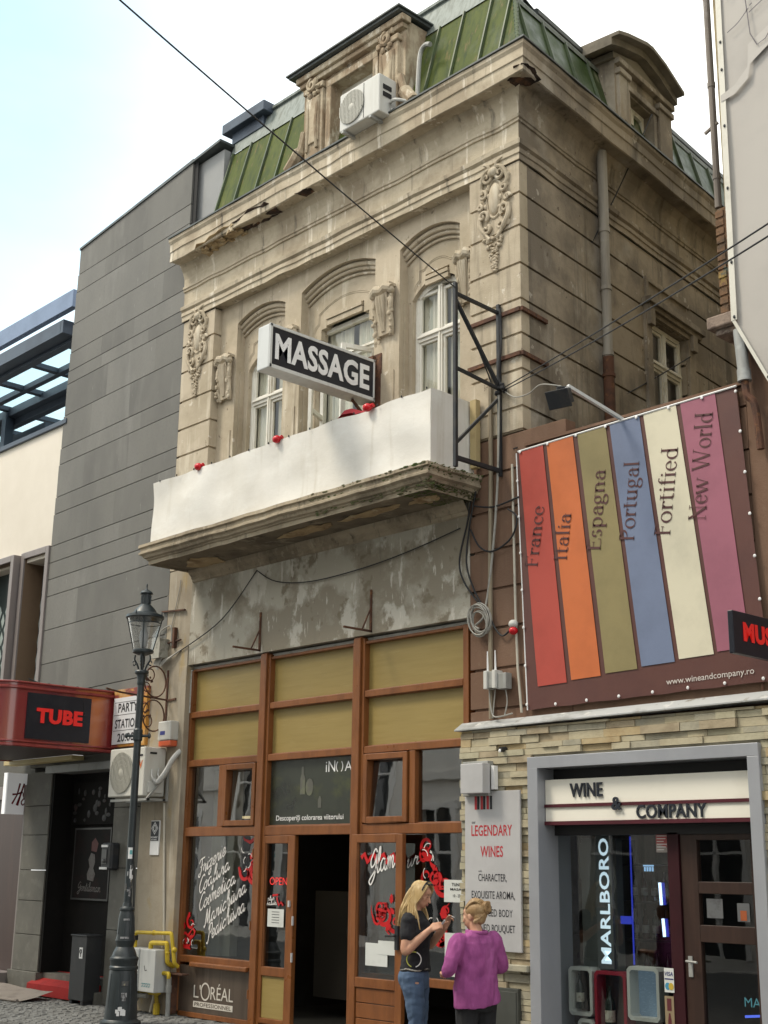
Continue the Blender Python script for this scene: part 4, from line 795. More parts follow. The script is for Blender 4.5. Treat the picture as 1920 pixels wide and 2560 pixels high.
b = MB(); script(b, 'plus', (-12.67, .066, 1.41), Vector((.95, 0, .1)), ZZ, .13, .05, .009); script(b, 'saluta', (-12.68, .066, 1.36), Vector((.95, 0, .06)), ZZ, .19, .045, .009); b.build('script_lettering', WHITEVINYL, D1, recalc=False)
b = MB(); b.ribbon([(-12.58, 1.47), (-12.48, 1.48), (-12.50, 1.44), (-12.46, 1.36), (-12.42, 1.40), (-12.38, 1.36)], .025, (0, .066, 0), XX, ZZ); b.build('red_flourish', REDVINYL, D1, recalc=False)

# ================================================================ things on the old building
BC = thing('balcony_cloth', 'long white cloth wrapped round the balcony railing', 'cloth', (-11.8, -.68, 5.87))
def cloth_sheet(x0, x1, z0, z1, y, nx, nz, amp, seed, M=None):
    P = []
    for i in range(nx+1):
        for j in range(nz+1):
            u, v = x0+(x1-x0)*i/nx, z0+(z1-z0)*j/nz
            d = amp*(mnoise.noise(Vector((u*1.3+seed, v*2.2, seed)))+.5*mnoise.noise(Vector((u*3.1, v*1.0+u*1.2, seed+5)))) ; d += .35*amp*math.sin(u*7+v*3)*math.exp(-((v-z1)/.5)**2)
            e = .005*mnoise.noise(Vector((u*2, seed, 3))) if j in (0, nz) else 0
            P.append((u, y-d, v+e))
    F = [(i*(nz+1)+j, (i+1)*(nz+1)+j, (i+1)*(nz+1)+j+1, i*(nz+1)+j+1) for i in range(nx) for j in range(nz)]
    return P, F
b = MB(); P, F = cloth_sheet(-14.46, -9.25, 5.885, 6.725, -.69, 110, 18, .034, 2.0); b.add(P, F, True)
b.build('front_cloth', CLOTH_W, BC, recalc=False)
b = MB(Matrix(((0, 1, 0, -9.25), (1, 0, 0, 0), (0, 0, 1, 0), (0, 0, 0, 1)))); P, F = cloth_sheet(-.69, -.02, 5.885, 6.725, 0, 14, 14, .022, 6.0); b.add(P, F, True); b.build('side_cloth', CLOTH_W, BC, recalc=False)
b = MB(); b.tube([(-14.46, -.62, 6.70), (-9.31, -.62, 6.70), (-9.31, 0, 6.70)], .014, 7); b.tube([(-14.46, -.62, 6.70), (-14.46, 0, 6.70)], .014, 7)
for i in range(9): b.tube([(-14.45+.64*i, -.62, 5.87), (-14.45+.64*i, -.62, 6.70)], .012, 6)
b.build('railing', RUST, BC)
b = MB()
for i in range(14): b.ball((-14.3+.385*i, -.705, 6.728), .008, .01, .016, 6, 4)
b.build('cloth_tie', CABLE, BC)
b = MB(); b.box(-9.235, -9.15, -.10, -.03, 5.95, 6.72); b.build('end_board', mat('ochre_board', (.42, .33, .17), [((.33, .25, .12), 5, .5, .7)], .8), BC)
redg = mat('red_lamp_plastic', (.55, .012, .02), [((.40, .008, .014), 6, .5, .7)], .25)
for i, (x, lab) in enumerate(((-13.42, 'small red lamp at the far left of the white balcony cloth'), (-11.82, 'small red lamp at the middle of the white balcony cloth'), (-10.22, 'small red lamp next to the red fabric on the balcony cloth'))):
    t = thing('red_lamp', lab, 'lamp', (x, -.70, 6.735), 'red lamps along the balcony edge'); b = MB(); b.ball((x, -.715, 6.735), .06, .05, .048, 12, 8); b.build('lamp_globe', redg, t); b = MB(); b.tube([(x-.02, -.70, 6.73), (x+.075, -.69, 6.755)], .026, 8); b.build('lamp_base', redg, t)
b = MB(); nu, nv = 14, 8; P = []
for i in range(nu+1):
    for j in range(nv+1):
        u, v = i/nu, j/nv; x = -10.95+.76*u; pk = .20*max(0, 1-abs(u-.30)/.34)**.8+.10*max(0, 1-abs(u-.72)/.42); y = -.66+.34*v
        P.append((x+.05*v, y+.02*math.sin(u*9), 6.66+(.03+pk)*math.sin(min(1, .25+v*1.1)*math.pi*.8)+.018*mnoise.noise(Vector((u*6, v*5, 2)))))
b.add(P, [(i*(nv+1)+j, (i+1)*(nv+1)+j, (i+1)*(nv+1)+j+1, i*(nv+1)+j+1) for i in range(nu) for j in range(nv)], True)
tag(b.build('red_fabric', mat('red_fabric', (.30, .010, .020), [((.20, .007, .013), 5, .5, .7)], .75, [(8, .3)])), 'folded red fabric showing above the white balcony cloth', 'fabric')
# projecting sign
MS = thing('massage_sign', 'long black and white box sign reading MASSAGE projecting over the balcony', 'sign', (-10.95, 0, 7.45))
sx0, sx1 = -11.17, -10.955
b = MB(); b.box(sx0, sx1, -1.55, .06, 7.19, 7.72); b.build('sign_casing', ALU, MS, bevel=.012)
b = MB(); b.box(sx1, sx1+.006, -1.515, .035, 7.235, 7.685); b.build('sign_face', BLACKFACE, MS)
b = MB()
for z0, z1 in ((7.19, 7.235), (7.685, 7.72)): b.box(sx1, sx1+.016, -1.55, .06, z0, z1)
for y0, y1 in ((-1.55, -1.515), (.035, .06)): b.box(sx1, sx1+.016, y0, y1, 7.19, 7.72)
b.build('sign_rim', ALU, MS, bevel=.004)
b = MB(); b.text('MASSAGE', (sx1+.007, -1.47, 7.305), YY, ZZ, 1.44, .315, depth=.006, bold=.03); b.build('lettering', LETTER_W, MS, recalc=False)
b = MB(); b.box(-11.12, -11.0, .07, .115, 7.05, 7.80); b.box(-11.1, -11.02, .06, .13, 7.1, 7.2); b.box(-11.1, -11.02, .06, .13, 7.6, 7.7); b.tube([(-11.06, -.2, 7.18), (-11.06, .1, 6.95)], .02, 7); b.box(-11.14, -10.9, .115, .13, 7.02, 7.82); b.build('wall_bracket', RUST, MS)
# iron frame bracket of a missing sign
IB = thing('iron_sign_frame', 'empty black iron sign frame projecting from the building corner', 'sign frame', (-8.87, 0, 6.8))
bx = -8.87; b = MB()
b.box(bx-.02, bx+.02, -.73, -.69, 5.76, 7.80); b.box(bx-.02, bx+.02, -.05, -.01, 5.80, 7.76)
b.bar((bx, -.69, 7.68), (bx, -.03, 7.66), .035, .035); b.bar((bx+.001, -.70, 7.60), (bx+.001, -.04, 6.80), .04, .03); b.bar((bx, -.69, 6.84), (bx, -.03, 6.78), .033, .033)
b.bar((bx, -.70, 6.02), (bx, -.03, 6.68), .033, .033); b.bar((bx, -.70, 5.86), (bx, -.03, 5.86), .04, .045); b.build('frame', BLACKIRON, IB, bevel=.003)
b = MB()
for z in (7.63, 7.12):
    b.box(-9.33, CX-.0, -.035, -.004, z-.022, z+.022); p = Vector((CX+.02, -.02, z)); b.bar(p, p+S*.5, .035, .045)
b.build('wall_strap', RUST, IB)
b = MB(); b.tube(crom([(bx+.03, -.04, 7.7), (bx+.06, -.06, 7.3), (bx+.02, -.06, 6.95), (bx+.04, -.05, 6.8)]), .016, 6); b.tube(crom([(bx-.05, -.5, 7.5), (bx-.06, -.3, 7.2), (bx-.05, -.1, 6.85)]), .008, 6)
for i in range(9): b.ball((bx+random.uniform(-.02, .14), -.05+random.uniform(-.05, .05), 6.77+random.uniform(-.05, .05)), .03, .03, .025, 7, 5)
b.build('cable_clamp', CABLE, IB)
# dormer air conditioner
def ac_unit(name, label, x0, x1, y0, y1, z0, z1, fan_x, mat_, logo=None, grp=None):
    t = thing(name, label, 'air conditioner', ((x0+x1)/2, (y0+y1)/2, z0), grp)
    b = MB(); b.box(x0, x1, y0, y1, z0, z1); b.build('casing', mat_, t, bevel=.015)
    b = MB(); r = min((z1-z0)*.42, .3); cz = (z0+z1)/2
    b.prism([(fan_x+r*math.cos(a*.2244), cz+r*math.sin(a*.2244)) for a in range(28)], y0-.004, y0-.002); b.build('fan_opening', mat('fan_dark', (.06, .06, .055), [], .8), t)
    b = MB()
    for k in range(1, 6): b.tube([(fan_x+r*k/5*math.cos(a*.2618), y0-.012, cz+r*k/5*math.sin(a*.2618)) for a in range(25)], .006, 5, cap=False)
    for i in range(17):
        u = -r+2*r*(i+.5)/17; h = math.sqrt(max(r*r-u*u, 0)); b.box(fan_x+u-.007, fan_x+u+.007, y0-.022, y0-.008, cz-h, cz+h)
    b.ball((fan_x, y0-.015, cz), .05, .012, .05, 12, 6); b.build('fan_grille', mat('grille_beige', (.42, .41, .36), [], .55), t)
    return t
T = ac_unit('air_conditioner', 'white outdoor air conditioner in the front dormer window', -11.06, -10.34, -.50, -.20, 10.62, 11.14, -10.83, WHITEPLASTIC)
b = MB(); b.box(-10.62, -10.612, -.503, -.498, 10.64, 11.12); 
for z in (10.75, 10.85): b.box(-10.338, -10.33, -.44, -.3, z+.1, z+.16)
b.build('panel_seam', GROOVE, T)
b = MB()
for x in (-10.98, -10.48): b.box(x-.02, x+.02, -.52, .0, 10.575, 10.612)
b.box(-11.0, -10.46, -.3, -.26, 10.56, 10.58); b.build('support', PIPE_G, T)
b = MB(); b.tube(crom([(-10.33, -.32, 10.80), (-10.22, -.34, 10.78), (-10.1, -.25, 10.74), (-10.0, -.14, 10.70)]), .022, 8); b.tube(crom([(-10.33, -.30, 10.72), (-10.25, -.31, 10.6), (-10.15, -.25, 10.68)]), .014, 7); b.build('hose', WHITEPLASTIC, T)

# ================================================================ dark clad modern building on the left
DB = thing('modern_building', 'modern building clad in dark grey slabs with tall framed bays and a cream upper wall', 'building', (-17, 0, 0))
LV = [12.06, 11.3, 10.98, 10.42, 9.92, 9.6, 9.38, 8.84, 8.29, 8.02, 7.48, 7.2, 6.68, 6.41, 6.14, 5.87, 5.33, 4.80, 4.28, 3.74, 3.28]
b = MB()
for z1, z0 in zip(LV, LV[1:]):
    xl = -18.18-.30*(12-(z0+z1)/2)/7.7; k = .045; kt = k if z1 < 12 else .3; xa = xl; rs = random.Random(int(z0*100)); L_ = -15.0-xl
    while xa < -15.001:
        xb = min(xa+rs.uniform(.75, 1.35), -15.0); xb = -15.0 if -15.0-xb < .4 else xb; fa, fb_ = (xa-xl)/L_, (xb-xl)/L_; g = .0005; dy = rs.uniform(0, .0012)
        lo = lambda f: z0+.006-k+2*k*f
        hi = lambda f: z1-.006-kt+(k+kt)*f
        b.cur = rs.choice((0, 0, 2, 3))
        b.add([(xa+g, dy, lo(fa)), (xb-g, dy, lo(fb_)), (xb-g, dy, hi(fb_)), (xa+g, dy, hi(fa)), (xa+g, .05, lo(fa)), (xb-g, .05, lo(fb_)), (xb-g, .05, hi(fb_)), (xa+g, .05, hi(fa))], [(0, 1, 2, 3), (4, 7, 6, 5), (0, 4, 5, 1), (1, 5, 6, 2), (2, 6, 7, 3), (3, 7, 4, 0)]); xa = xb
b.cur = 1; b.add([(-18.15, .03, 11.7), (-14.9, .03, 12.05), (-14.9, .03, 3.3), (-18.45, .03, 3.3), (-18.15, 6, 11.7), (-14.9, 6, 12.05), (-14.9, 6, 3.3), (-18.45, 6, 3.3)], [(0, 1, 2, 3), (0, 4, 5, 1), (0, 3, 7, 4)])
b.build('slab_wall', [DARKSLATE, GROOVE, DARKSLATE_B, DARKSLATE_C], DB)
b = MB(); b.box(-15.0, -14.34, .10, .3, 10.5, 12.02); b.build('light_slab', LIGHTSLATE, DB)
b = MB(); b.add([(-18.2, -.02, 11.70), (-14.3, -.02, 12.09), (-14.3, .3, 12.09), (-18.2, .3, 11.70), (-18.2, -.02, 11.74), (-14.3, -.02, 12.13), (-14.3, .3, 12.13), (-18.2, .3, 11.74)], [(0, 3, 2, 1), (4, 5, 6, 7), (0, 1, 5, 4), (1, 2, 6, 5), (2, 3, 7, 6), (3, 0, 4, 7)]); b.build('parapet_cap', DARKZINC, DB)
b = MB(); b.box(-40, -18.25, .03, .4, 6.5, 8.66); b.box(-40, -20.76, .03, .4, 3.9, 6.5); b.build('cream_wall', CREAMWALL, DB)
b = MB(); b.box(-40, -18.2, -.02, .45, 8.66, 8.74); b.build('cream_coping', STEELBLUE, DB, bevel=.006)
def bay(x0, x1, z0, z1, yf):
    b = MB(); t = .10; yb_ = yf+.40
    for r in ((x0, x0+t, z0, z1), (x1-t, x1, z0, z1), (x0+t, x1-t, z1-t, z1)): b.box(r[0], r[1], yf, yb_, r[2], r[3])
    o = b.build('bay_window', BAYFRAME, DB, bevel=.006)
    b = MB()
    b.quad((x0+t+.002, yf+.03, z0), (x0+t+.002, yb_, z0), (x0+t+.002, yb_, z1-t), (x0+t+.002, yf+.03, z1-t)); b.quad((x1-t-.002, yf+.03, z0), (x1-t-.002, yb_, z0), (x1-t-.002, yb_, z1-t), (x1-t-.002, yf+.03, z1-t)); b.quad((x0+t, yf+.03, z1-t-.002), (x1-t, yf+.03, z1-t-.002), (x1-t, yb_, z1-t-.002), (x0+t, yb_, z1-t-.002))
    b.build('lining', BAYBROWN, o, recalc=False)
    b = MB(); nx, nz = 10, 22; w_, h_ = (x1-x0-2*t)/nx, .30
    b.quad((x0+t, yb_-.04, z0), (x1-t, yb_-.04, z0), (x1-t, yb_-.04, z1-t), (x0+t, yb_-.04, z1-t)); b.cur = 1
    for i in range(nx):
        for j in range(nz):
            cx, cz = x0+t+w_*(i+.5), z0+h_*(j+.5+(i % 2)*.5)
            if cz+h_*.5 < z1-t-.45: b.fan([(cx-w_*.5, cz), (cx, cz-h_*.42), (cx+w_*.5, cz), (cx, cz+h_*.42)], (0, yb_-.045, 0), XX, ZZ)
    b.build('harlequin_screen', [mat('screen_dark', (.03, .045, .045), [], .4), mat('screen_light', (.36, .42, .40), [((.25, .30, .29), 3, .5, .7)], .4)], o, recalc=False)
bay(-19.29, -18.40, 3.9, 6.66, -.03); bay(-20.75, -19.34, 3.9, 6.64, -.13)
b = MB(); b.box(-40, -18.3, .95, 1.0, 3.3, 6.6); b.build('rear_wall', DARKROOM, DB)
# ground floor entrance: stone piers, lintel, dark recess
b = MB()
for i, z in enumerate((.30, .80, 1.27, 1.70, 2.2, 2.62)): b.box(-18.50, -17.76, -.02+.002*(i % 2), .5, z+.004, (.80, 1.27, 1.70, 2.2, 2.62, 3.12)[i]-.004)
b.box(-18.56, -17.72, -.06, .4, 0, .30); b.build('stone_pier', STONEDARK, DB, bevel=.005)
b = MB()
for i, z in enumerate((0, .95, 1.75, 2.55)): b.box(-16.02, -15.37, -.01+.002*(i % 2), .5, z+.004, (.95, 1.75, 2.55, 3.3)[i]-.004)
b.build('stone_pier', STONEDARK, DB, bevel=.005)
b = MB(); b.box(-17.90, -16.95, -.06, .3, 3.08, 3.19); b.box(-16.945, -16.02, -.06, .3, 3.08, 3.19); b.build('lintel', mat('lintel_metal', (.22, .225, .22), [((.17, .172, .168), 3, .5, .7)], .5, metal=.3), DB, bevel=.004)
b = MB(); b.box(-18.5, -15.37, .02, .5, 3.19, 3.32); b.box(-40, -18.5, .1, .5, 2.96, 3.9); b.box(-40, -20.52, .1, .5, 0, 2.96); b.build('upper_band', STONEDARK, DB)
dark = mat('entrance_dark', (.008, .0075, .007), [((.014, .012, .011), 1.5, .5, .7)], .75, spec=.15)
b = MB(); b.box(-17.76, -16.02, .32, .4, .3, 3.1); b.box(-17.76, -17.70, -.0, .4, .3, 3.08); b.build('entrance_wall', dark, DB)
b = MB(); b.box(-20.5, -18.56, .12, .2, .0, 2.95); b.build('side_door', mat('dark_brown_door', (.045, .022, .017), [((.06, .03, .022), 2, .5, .7, V1)], .4), DB)
b = MB(); b.box(-20.6, -18.6, .05, .14, 2.75, 2.95); b.box(-18.62, -18.57, .03, .14, 0, 2.75); b.box(-20.5, -18.56, -.25, .1, 0, .25); b.build('door_surround', BAYFRAME, DB)
b = MB(); b.box(-17.76, -16.02, -.10, .4, .0, .15); b.box(-17.76, -16.02, .05, .4, .15, .30); b.build('step', STONEDARK, DB)
b = MB(); b.box(-17.60, -16.10, .27, .32, 2.35, 2.95)
for i in range(40):
    pass
b.build('display_case', dark, DB)
b = MB(); rnd = random.Random(2)
for i in range(34): b.ball((rnd.uniform(-17.55, -16.2), .265, rnd.uniform(2.4, 2.85)), rnd.uniform(.02, .07), .005, rnd.uniform(.02, .06), 7, 4); b.mi[-42:] if False else None
b.build('display_print', mat('display_print', (.016, .015, .015), [((.035, .016, .016), 6, .52, .58), ((.035, .035, .045), 7, .55, .62)], .5), DB)
PO = thing('poster', 'dark framed poster on the black entrance wall behind the lamp post', 'poster', (-16.95, .3, 1.85))
b = MB(); b.box(-17.47, -16.52, .285, .318, 1.32, 2.28); b.build('poster_sheet', mat('poster_black', (.014, .013, .013), [((.024, .014, .014), 4, .5, .7)], .7, spec=.15), PO)
b = MB()
for r in ((-17.49, -17.465, 1.30, 2.30), (-16.525, -16.50, 1.30, 2.30), (-17.465, -16.525, 2.275, 2.30), (-17.465, -16.525, 1.30, 1.325)): b.box(r[0], r[1], .275, .318, r[2], r[3])
b.build('poster_frame', mat('poster_frame_grey', (.045, .045, .044), [], .4), PO)
b = MB(); y = .283
b.fan([(-17.08, 1.58), (-16.92, 1.56), (-16.88, 1.66), (-16.94, 1.74), (-16.9, 1.82), (-16.92, 1.93), (-17.02, 1.95), (-17.08, 1.86), (-17.04, 1.76), (-17.1, 1.66)], (0, y, 0), XX, ZZ)
script(b, 'Gentileman', (-17.33, y, 1.43), Vector((1, 0, -.02)), ZZ, .62, .12, .012); b.build('poster_print', mat('poster_pale', (.14, .13, .125), [((.07, .035, .035), 9, .5, .65)], .5), PO, recalc=False)
b = MB(); b.fan([(-17.02, 1.98), (-16.88, 1.96), (-16.84, 2.08), (-16.93, 2.16), (-17.02, 2.1)], (0, y, 0), XX, ZZ); b.build('poster_red_print', mat('poster_red', (.10, .022, .02), [], .5), PO, recalc=False)
# steel and glass roof canopy above
SC = thing('steel_canopy', 'blue grey steel roof canopy with glass panels above the cream wall', 'canopy', (-21, 1, 11.3))
b = MB(); b.box(-34, -19.93, .83, .95, 11.80-.32, 11.82); b.box(-19.93, -19.85, .83, 4.5, 11.48, 11.82); b.build('fascia', STEELFASC, SC, bevel=.006)
b = MB()
b.box(-34, -20.30, .88, 1.15, 11.10, 11.36); b.box(-34, -20.30, 1.14, 1.30, 11.04, 11.12); b.box(-20.32, -20.22, .88, 4.5, 11.10, 11.36)
b.box(-34, -20.2, 2.02, 2.14, 11.2, 11.32); b.box(-34, -20.0, 2.45, 2.62, 11.10, 11.28); b.box(-34, -20.0, 2.62, 2.78, 10.95, 11.12); b.box(-34, -20, 3.9, 4.2, 11.0, 11.3)
for x in (-21.05, -22.45, -23.85, -25.25, -26.65, -28.1): b.box(x-.07, x+.07, 1.15, 4.2, 11.22, 11.32)
for x in (-22.5, -25.3): b.box(x-.09, x+.09, 2.40, 2.60, 8.9, 11.2)
b.build('beams', STEELBLUE, SC, bevel=.004)
b = MB(); b.quad((-34, 1.15, 11.335), (-20.3, 1.15, 11.335), (-20.3, 4.2, 11.335), (-34, 4.2, 11.335)); b.build('roof_glass', GLASS_ROOF, SC, recalc=False)
b = MB(); b.box(-34, -24.4, 2.9, 3.6, 10.4, 10.9); b.box(-27, -24.6, 3.62, 3.7, 9.0, 10.4); b.build('duct', STEELBLUE, SC)
# TUBE canopy: rounded red box projecting from the wall
TC = thing('club_canopy', 'glossy red rounded canopy box with a black TUBE sign on its side', 'canopy', (-17.4, -.9, 3.7))
cx0, cx1, cyf, cr = -18.75, -16.15, -1.82, .34
def rr_plan(o_):
    P = [(cx1+o_, .0)]
    P += [(cx1-cr+(cr+o_)*math.cos(R(a)), cyf+cr-(cr+o_)*math.sin(R(a))) for a in range(0, 91, 9)]
    P += [(cx0+cr-(cr+o_)*math.sin(R(a)), cyf+cr-(cr+o_)*math.cos(R(a))) for a in range(0, 91, 9)]
    return P+[(cx0-o_, .0)]
b = MB(); pts = rr_plan(0); n = len(pts)
b.add([(x, y, z) for z in (3.30, 4.14) for x, y in pts], [(i, i+1, n+i+1, n+i) for i in range(n-1)], True); b.build('canopy_side', CANOPYRED, TC, recalc=False)
b = MB(); b.add([(x, y, 3.305) for x, y in pts], [tuple(range(n))]); b.add([(x, y, 4.10) for x, y in pts], [tuple(range(n))]); b.build('canopy_soffit', mat('canopy_under', (.06, .045, .04), [], .6), TC, recalc=False)
b = MB()
for z in (3.31, 3.36, 4.07, 4.14): b.tube([(x, y, z) for x, y in rr_plan(.012)], .022 if z in (3.31, 4.07) else .014, 7)
b.build('trim', mat('maroon_gloss_trim', (.26, .05, .045), [((.16, .03, .03), 4, .5, .7)], .2, coat=.3), TC)
b = MB(); b.box(cx1+.005, cx1+.022, -1.385, -.415, 3.40, 4.01); b.build('sign_face', BLACKFACE, TC)
b = MB(); b.text('TUBE', (cx1+.024, -1.245, 3.615), YY, ZZ, .70, .20, depth=.015, bold=.045); b.build('lettering', LETTER_R, TC, recalc=False)
b = MB(); b.tube([(cx1+.02, -.54, 4.0), (cx1+.03, -.53, 3.82)], .004, 5); b.tube([(cx1+.03, -.53+.018*math.cos(a*.5), 3.79+.03*math.sin(a*.5)) for a in range(14)], .004, 5); b.tube([(cx1-.3, -.9, 4.15), (cx1-.45, -1.15, 4.26)], .008, 5)
for i in range(7): b.ball((cx1+.0, -.2-.22*i, 4.15), .016, .03, .014, 6, 4)
b.tube([(-16.5, -1.4, 4.16), (-16.2, -.8, 4.15), (-16.18, -.1, 4.16)], .009, 5); b.build('cable', CABLE, TC)
# PARTY STATION board, light box, projecting sign
PS = thing('opening_hours_board', 'white letter board reading PARTY STATION on the wall beside the red canopy', 'sign', (-15.73, -.05, 3.7))
b = MB(); b.box(-16.11, -15.28, -.07, -.012, 3.36, 4.16); b.build('board_frame', mat('orange_board_frame', (.50, .24, .05), [((.20, .04, .03), 1.6, .47, .54, (1, 1, 2.5)), ((.55, .40, .20), 3, .55, .7)], .5), PS, bevel=.004)
b = MB(); b.box(-16.08, -15.37, -.082, -.071, 3.40, 4.04); b.build('board_face', mat('board_white', (.68, .69, .71), [((.60, .61, .63), 3, .5, .7)], .4), PS)
b = MB(); y = -.084
b.text('PARTY', (-15.96, y, 3.835), XX, ZZ, .49, .125, bold=.02); b.text('STATION', (-16.02, y, 3.615), XX, ZZ, .60, .125, bold=.02); b.text('20:00', (-15.94, y, 3.43), XX, ZZ, .42, .115, bold=.02)
for z in (3.80, 3.585, 3.975): b.fan([(-16.06, z-.003), (-15.4, z-.003), (-15.4, z+.003), (-16.06, z+.003)], (0, y, 0), XX, ZZ)
b.build('lettering', INK, PS, recalc=False)
LB = thing('light_box', 'slim white light box with a yellow lower edge under the red canopy', 'light box', (-17.95, -.05, 3.37))
b = MB(); b.box(-18.9, -16.95, -.16, .0, 3.30, 3.50); b.build('white_face', mat('light_box_white', (.75, .76, .78), [((.65, .66, .68), 3, .5, .7)], .4, emit=(1, 1, 1), es=.4), LB, bevel=.004)
b = MB(); b.box(-18.94, -16.92, -.20, .0, 3.235, 3.298); b.build('yellow_edge', mat('light_box_yellow', (.55, .45, .22), [], .5), LB, bevel=.004)
HM = thing('projecting_shop_sign', 'white projecting sign with dark red H& letters at the far left', 'sign', (-18.8, -.1, 2.8))
b = MB(); b.box(-18.80, -18.705, -.23, .22, 2.51, 3.12); b.build('sign_box', mat('sign_box_white', (.70, .70, .70), [((.64, .64, .64), 2, .5, .7)], .45, emit=(1, 1, 1), es=.10), HM, bevel=.006)  # faint glow added to box and edge to brighten them in shadow
b = MB(); b.box(-18.80, -18.705, -.245, -.232, 2.51, 3.12); b.build('sign_edge', mat('sign_edge_white', (.8, .8, .8), [], .4, emit=(1, 1, 1), es=.25), HM)
b = MB(); X0 = -18.703
def hm(pts, wd): b.ribbon(pts, wd, (X0, -.115, 2.64), YY, ZZ)
hm([(-.015, .02), (.06, .16), (.095, .33)], [.03, .022, .03]); hm([(.07, .0), (.11, .14), (.165, .33)], [.045, .03, .026]); hm([(-.02, .16), (.06, .17), (.15, .20)], [.03, .022, .03])
hm(crom([(.24, .02), (.16, .16), (.20, .20), (.215, .15), (.14, .06), (.17, .01), (.23, .09)]), .02)
b.build('lettering', mat('dark_red_letter', (.20, .008, .018), [], .5), HM, recalc=False)
# red carpet, mat, cabinet, intercom
b = MB(); b.add([(-17.8, -.14, .165), (-16.2, -.14, .165), (-16.1, .3, .31), (-17.9, .3, .31), (-17.8, -.15, .02), (-16.2, -.15, .02)], [(0, 1, 2, 3), (4, 5, 1, 0), (1, 5, 2)]); tag(b.build('red_carpet', REDCARPET, recalc=False), 'red carpet laid over the entrance step of the club', 'carpet')
b = MB(); P = []
for i in range(21):
    for j in range(5):
        x = -18.9+i*.1; y = -.75+j*.13; P.append((x, y, .022+.012*math.sin(x*3+y)+.09*(j/4)+.02*mnoise.noise(Vector((x*2, y*3, 1)))))
b.add(P, [(i*5+j, (i+1)*5+j, (i+1)*5+j+1, i*5+j+1) for i in range(20) for j in range(4)], True); b.tube([(-18.9+.1*i, -.76, .03+.012*math.sin((-18.9+.1*i)*3)) for i in range(21)], .022, 7)
tag(b.build('door_mat', GREYMAT, recalc=False), 'long grey mat in front of the red carpet', 'mat')
CB = thing('electrical_cabinet', 'low dark electrical cabinet with a white label beside the lamp post', 'cabinet', (-16.2, -.2, 0))
b = MB(); b.box(-16.46, -16.08, -.26, -.02, .05, .86); b.box(-16.475, -16.065, -.275, -.01, .86, .88); b.build('cabinet_body', mat('cabinet_black', (.022, .023, .025), [((.035, .035, .036), 4, .5, .7)], .5), CB, bevel=.006)
b = MB(); b.box(-16.44, -16.38, -.25, -.05, 0, .05); b.box(-16.16, -16.10, -.25, -.05, 0, .05); b.build('cabinet_foot', BLACKIRON, CB)
b = MB(); b.box(-16.24, -16.16, -.266, -.261, .58, .72); b.build('label_plate', LETTER_W, CB); b = MB(); b.tube([(-16.20+.020*math.cos(a*.524), -.269, .67+.026*math.sin(a*.524)) for a in range(13)], .006, 5); b.fan([(-16.21, .60), (-16.19, .60), (-16.19, .64), (-16.21, .64)], (0, -.269, 0), XX, ZZ); b.build('label_print', INK, CB)
IC = thing('payphone', 'small dark wall telephone with bright end caps on the stone pier', 'telephone', (-15.92, -.08, 1.9))
b = MB(); b.box(-16.05, -15.80, -.15, -.01, 1.72, 2.08); b.build('housing', BLACKIRON, IC, bevel=.03); b = MB(); b.box(-16.03, -15.88, -.165, -.15, 2.02, 2.05); b.box(-16.05, -15.88, -.165, -.15, 1.73, 1.76); b.build('end_cap', LETTER_W, IC); b = MB(); b.box(-16.02, -15.9, -.16, -.15, 1.8, 1.99); b.ball((-15.95, -.165, 1.84), .03, .02, .03, 9, 6); b.build('front_plate', mat('phone_grey', (.07, .07, .07), [], .35), IC)

# ================================================================ lamp post
LX, LY = -14.0, -1.0
LP = thing('street_lamp', 'old style dark cast iron street lamp with a tapered glass lantern', 'street lamp', (LX, LY, 0))
def ribs(b, n, r0, r1, z0, z1, rad): 
    for k in range(n): a = 2*math.pi*k/n; b.tube([(LX+r0*math.cos(a), LY+r0*math.sin(a), z0), (LX+r1*math.cos(a), LY+r1*math.sin(a), z1)], rad, 5)
b = MB(); b.lathe([(.40, -.05), (.40, .03), (.34, .05), (.325, .06), (.30, .30), (.275, .58), (.265, .60), (.285, .61), (.285, .635), (.265, .65), (.275, .70), (.285, .715), (.285, .735), (.25, .755), (.225, .80), (.20, .83), (.17, .86), (.185, .90), (.20, .93), (.185, .97), (.175, 1.0), (.16, 1.2), (.135, 1.26), (.15, 1.275), (.15, 1.295), (.10, 1.32), (.085, 1.36)], (LX, LY, 0), 24)
ribs(b, 8, .31, .272, .08, .56, .014); ribs(b, 8, .176, .152, 1.0, 1.2, .010); b.build('base', LAMPGREEN, LP, ang=28).scale = (.91, .91, 1)
b = MB(); b.lathe([(.072, 1.34), (.07, 2.0), (.068, 3.26), (.088, 3.28), (.088, 3.40), (.068, 3.42), (.064, 3.95), (.078, 3.97), (.08, 4.0), (.078, 4.02), (.095, 4.08), (.13, 4.10), (.135, 4.12), (.12, 4.135)], (LX, LY, 0), 18)
a_ = Vector((rt.x, rt.y, 0)).normalized()
for sg in (-1, 1): p = Vector((LX, LY, 3.33)); b.tube([p, p+a_*sg*.2], .018, 7); b.ball(p+a_*sg*.215, .034, .034, .034, 9, 6)
b.build('post', LAMPGREEN, LP)
b = MB()
for k in range(4):
    a = math.pi/4+k*math.pi/2; ca, sa = math.cos(a), math.sin(a); b.tube(crom([(LX+.05*ca, LY+.05*sa, 4.12), (LX+.09*ca, LY+.09*sa, 4.2), (LX+.15*ca, LY+.15*sa, 4.27), (LX+.14*ca, LY+.14*sa, 4.33)]), .017, 6)
    b.tube([(LX+(.155+.03*math.cos(t))*ca, LY+(.155+.03*math.cos(t))*sa, 4.23+.03*math.sin(t)) for t in [i*.5 for i in range(12)]], .010, 5)
b.tube([(LX, LY, 4.12), (LX, LY, 4.34)], .02, 8)
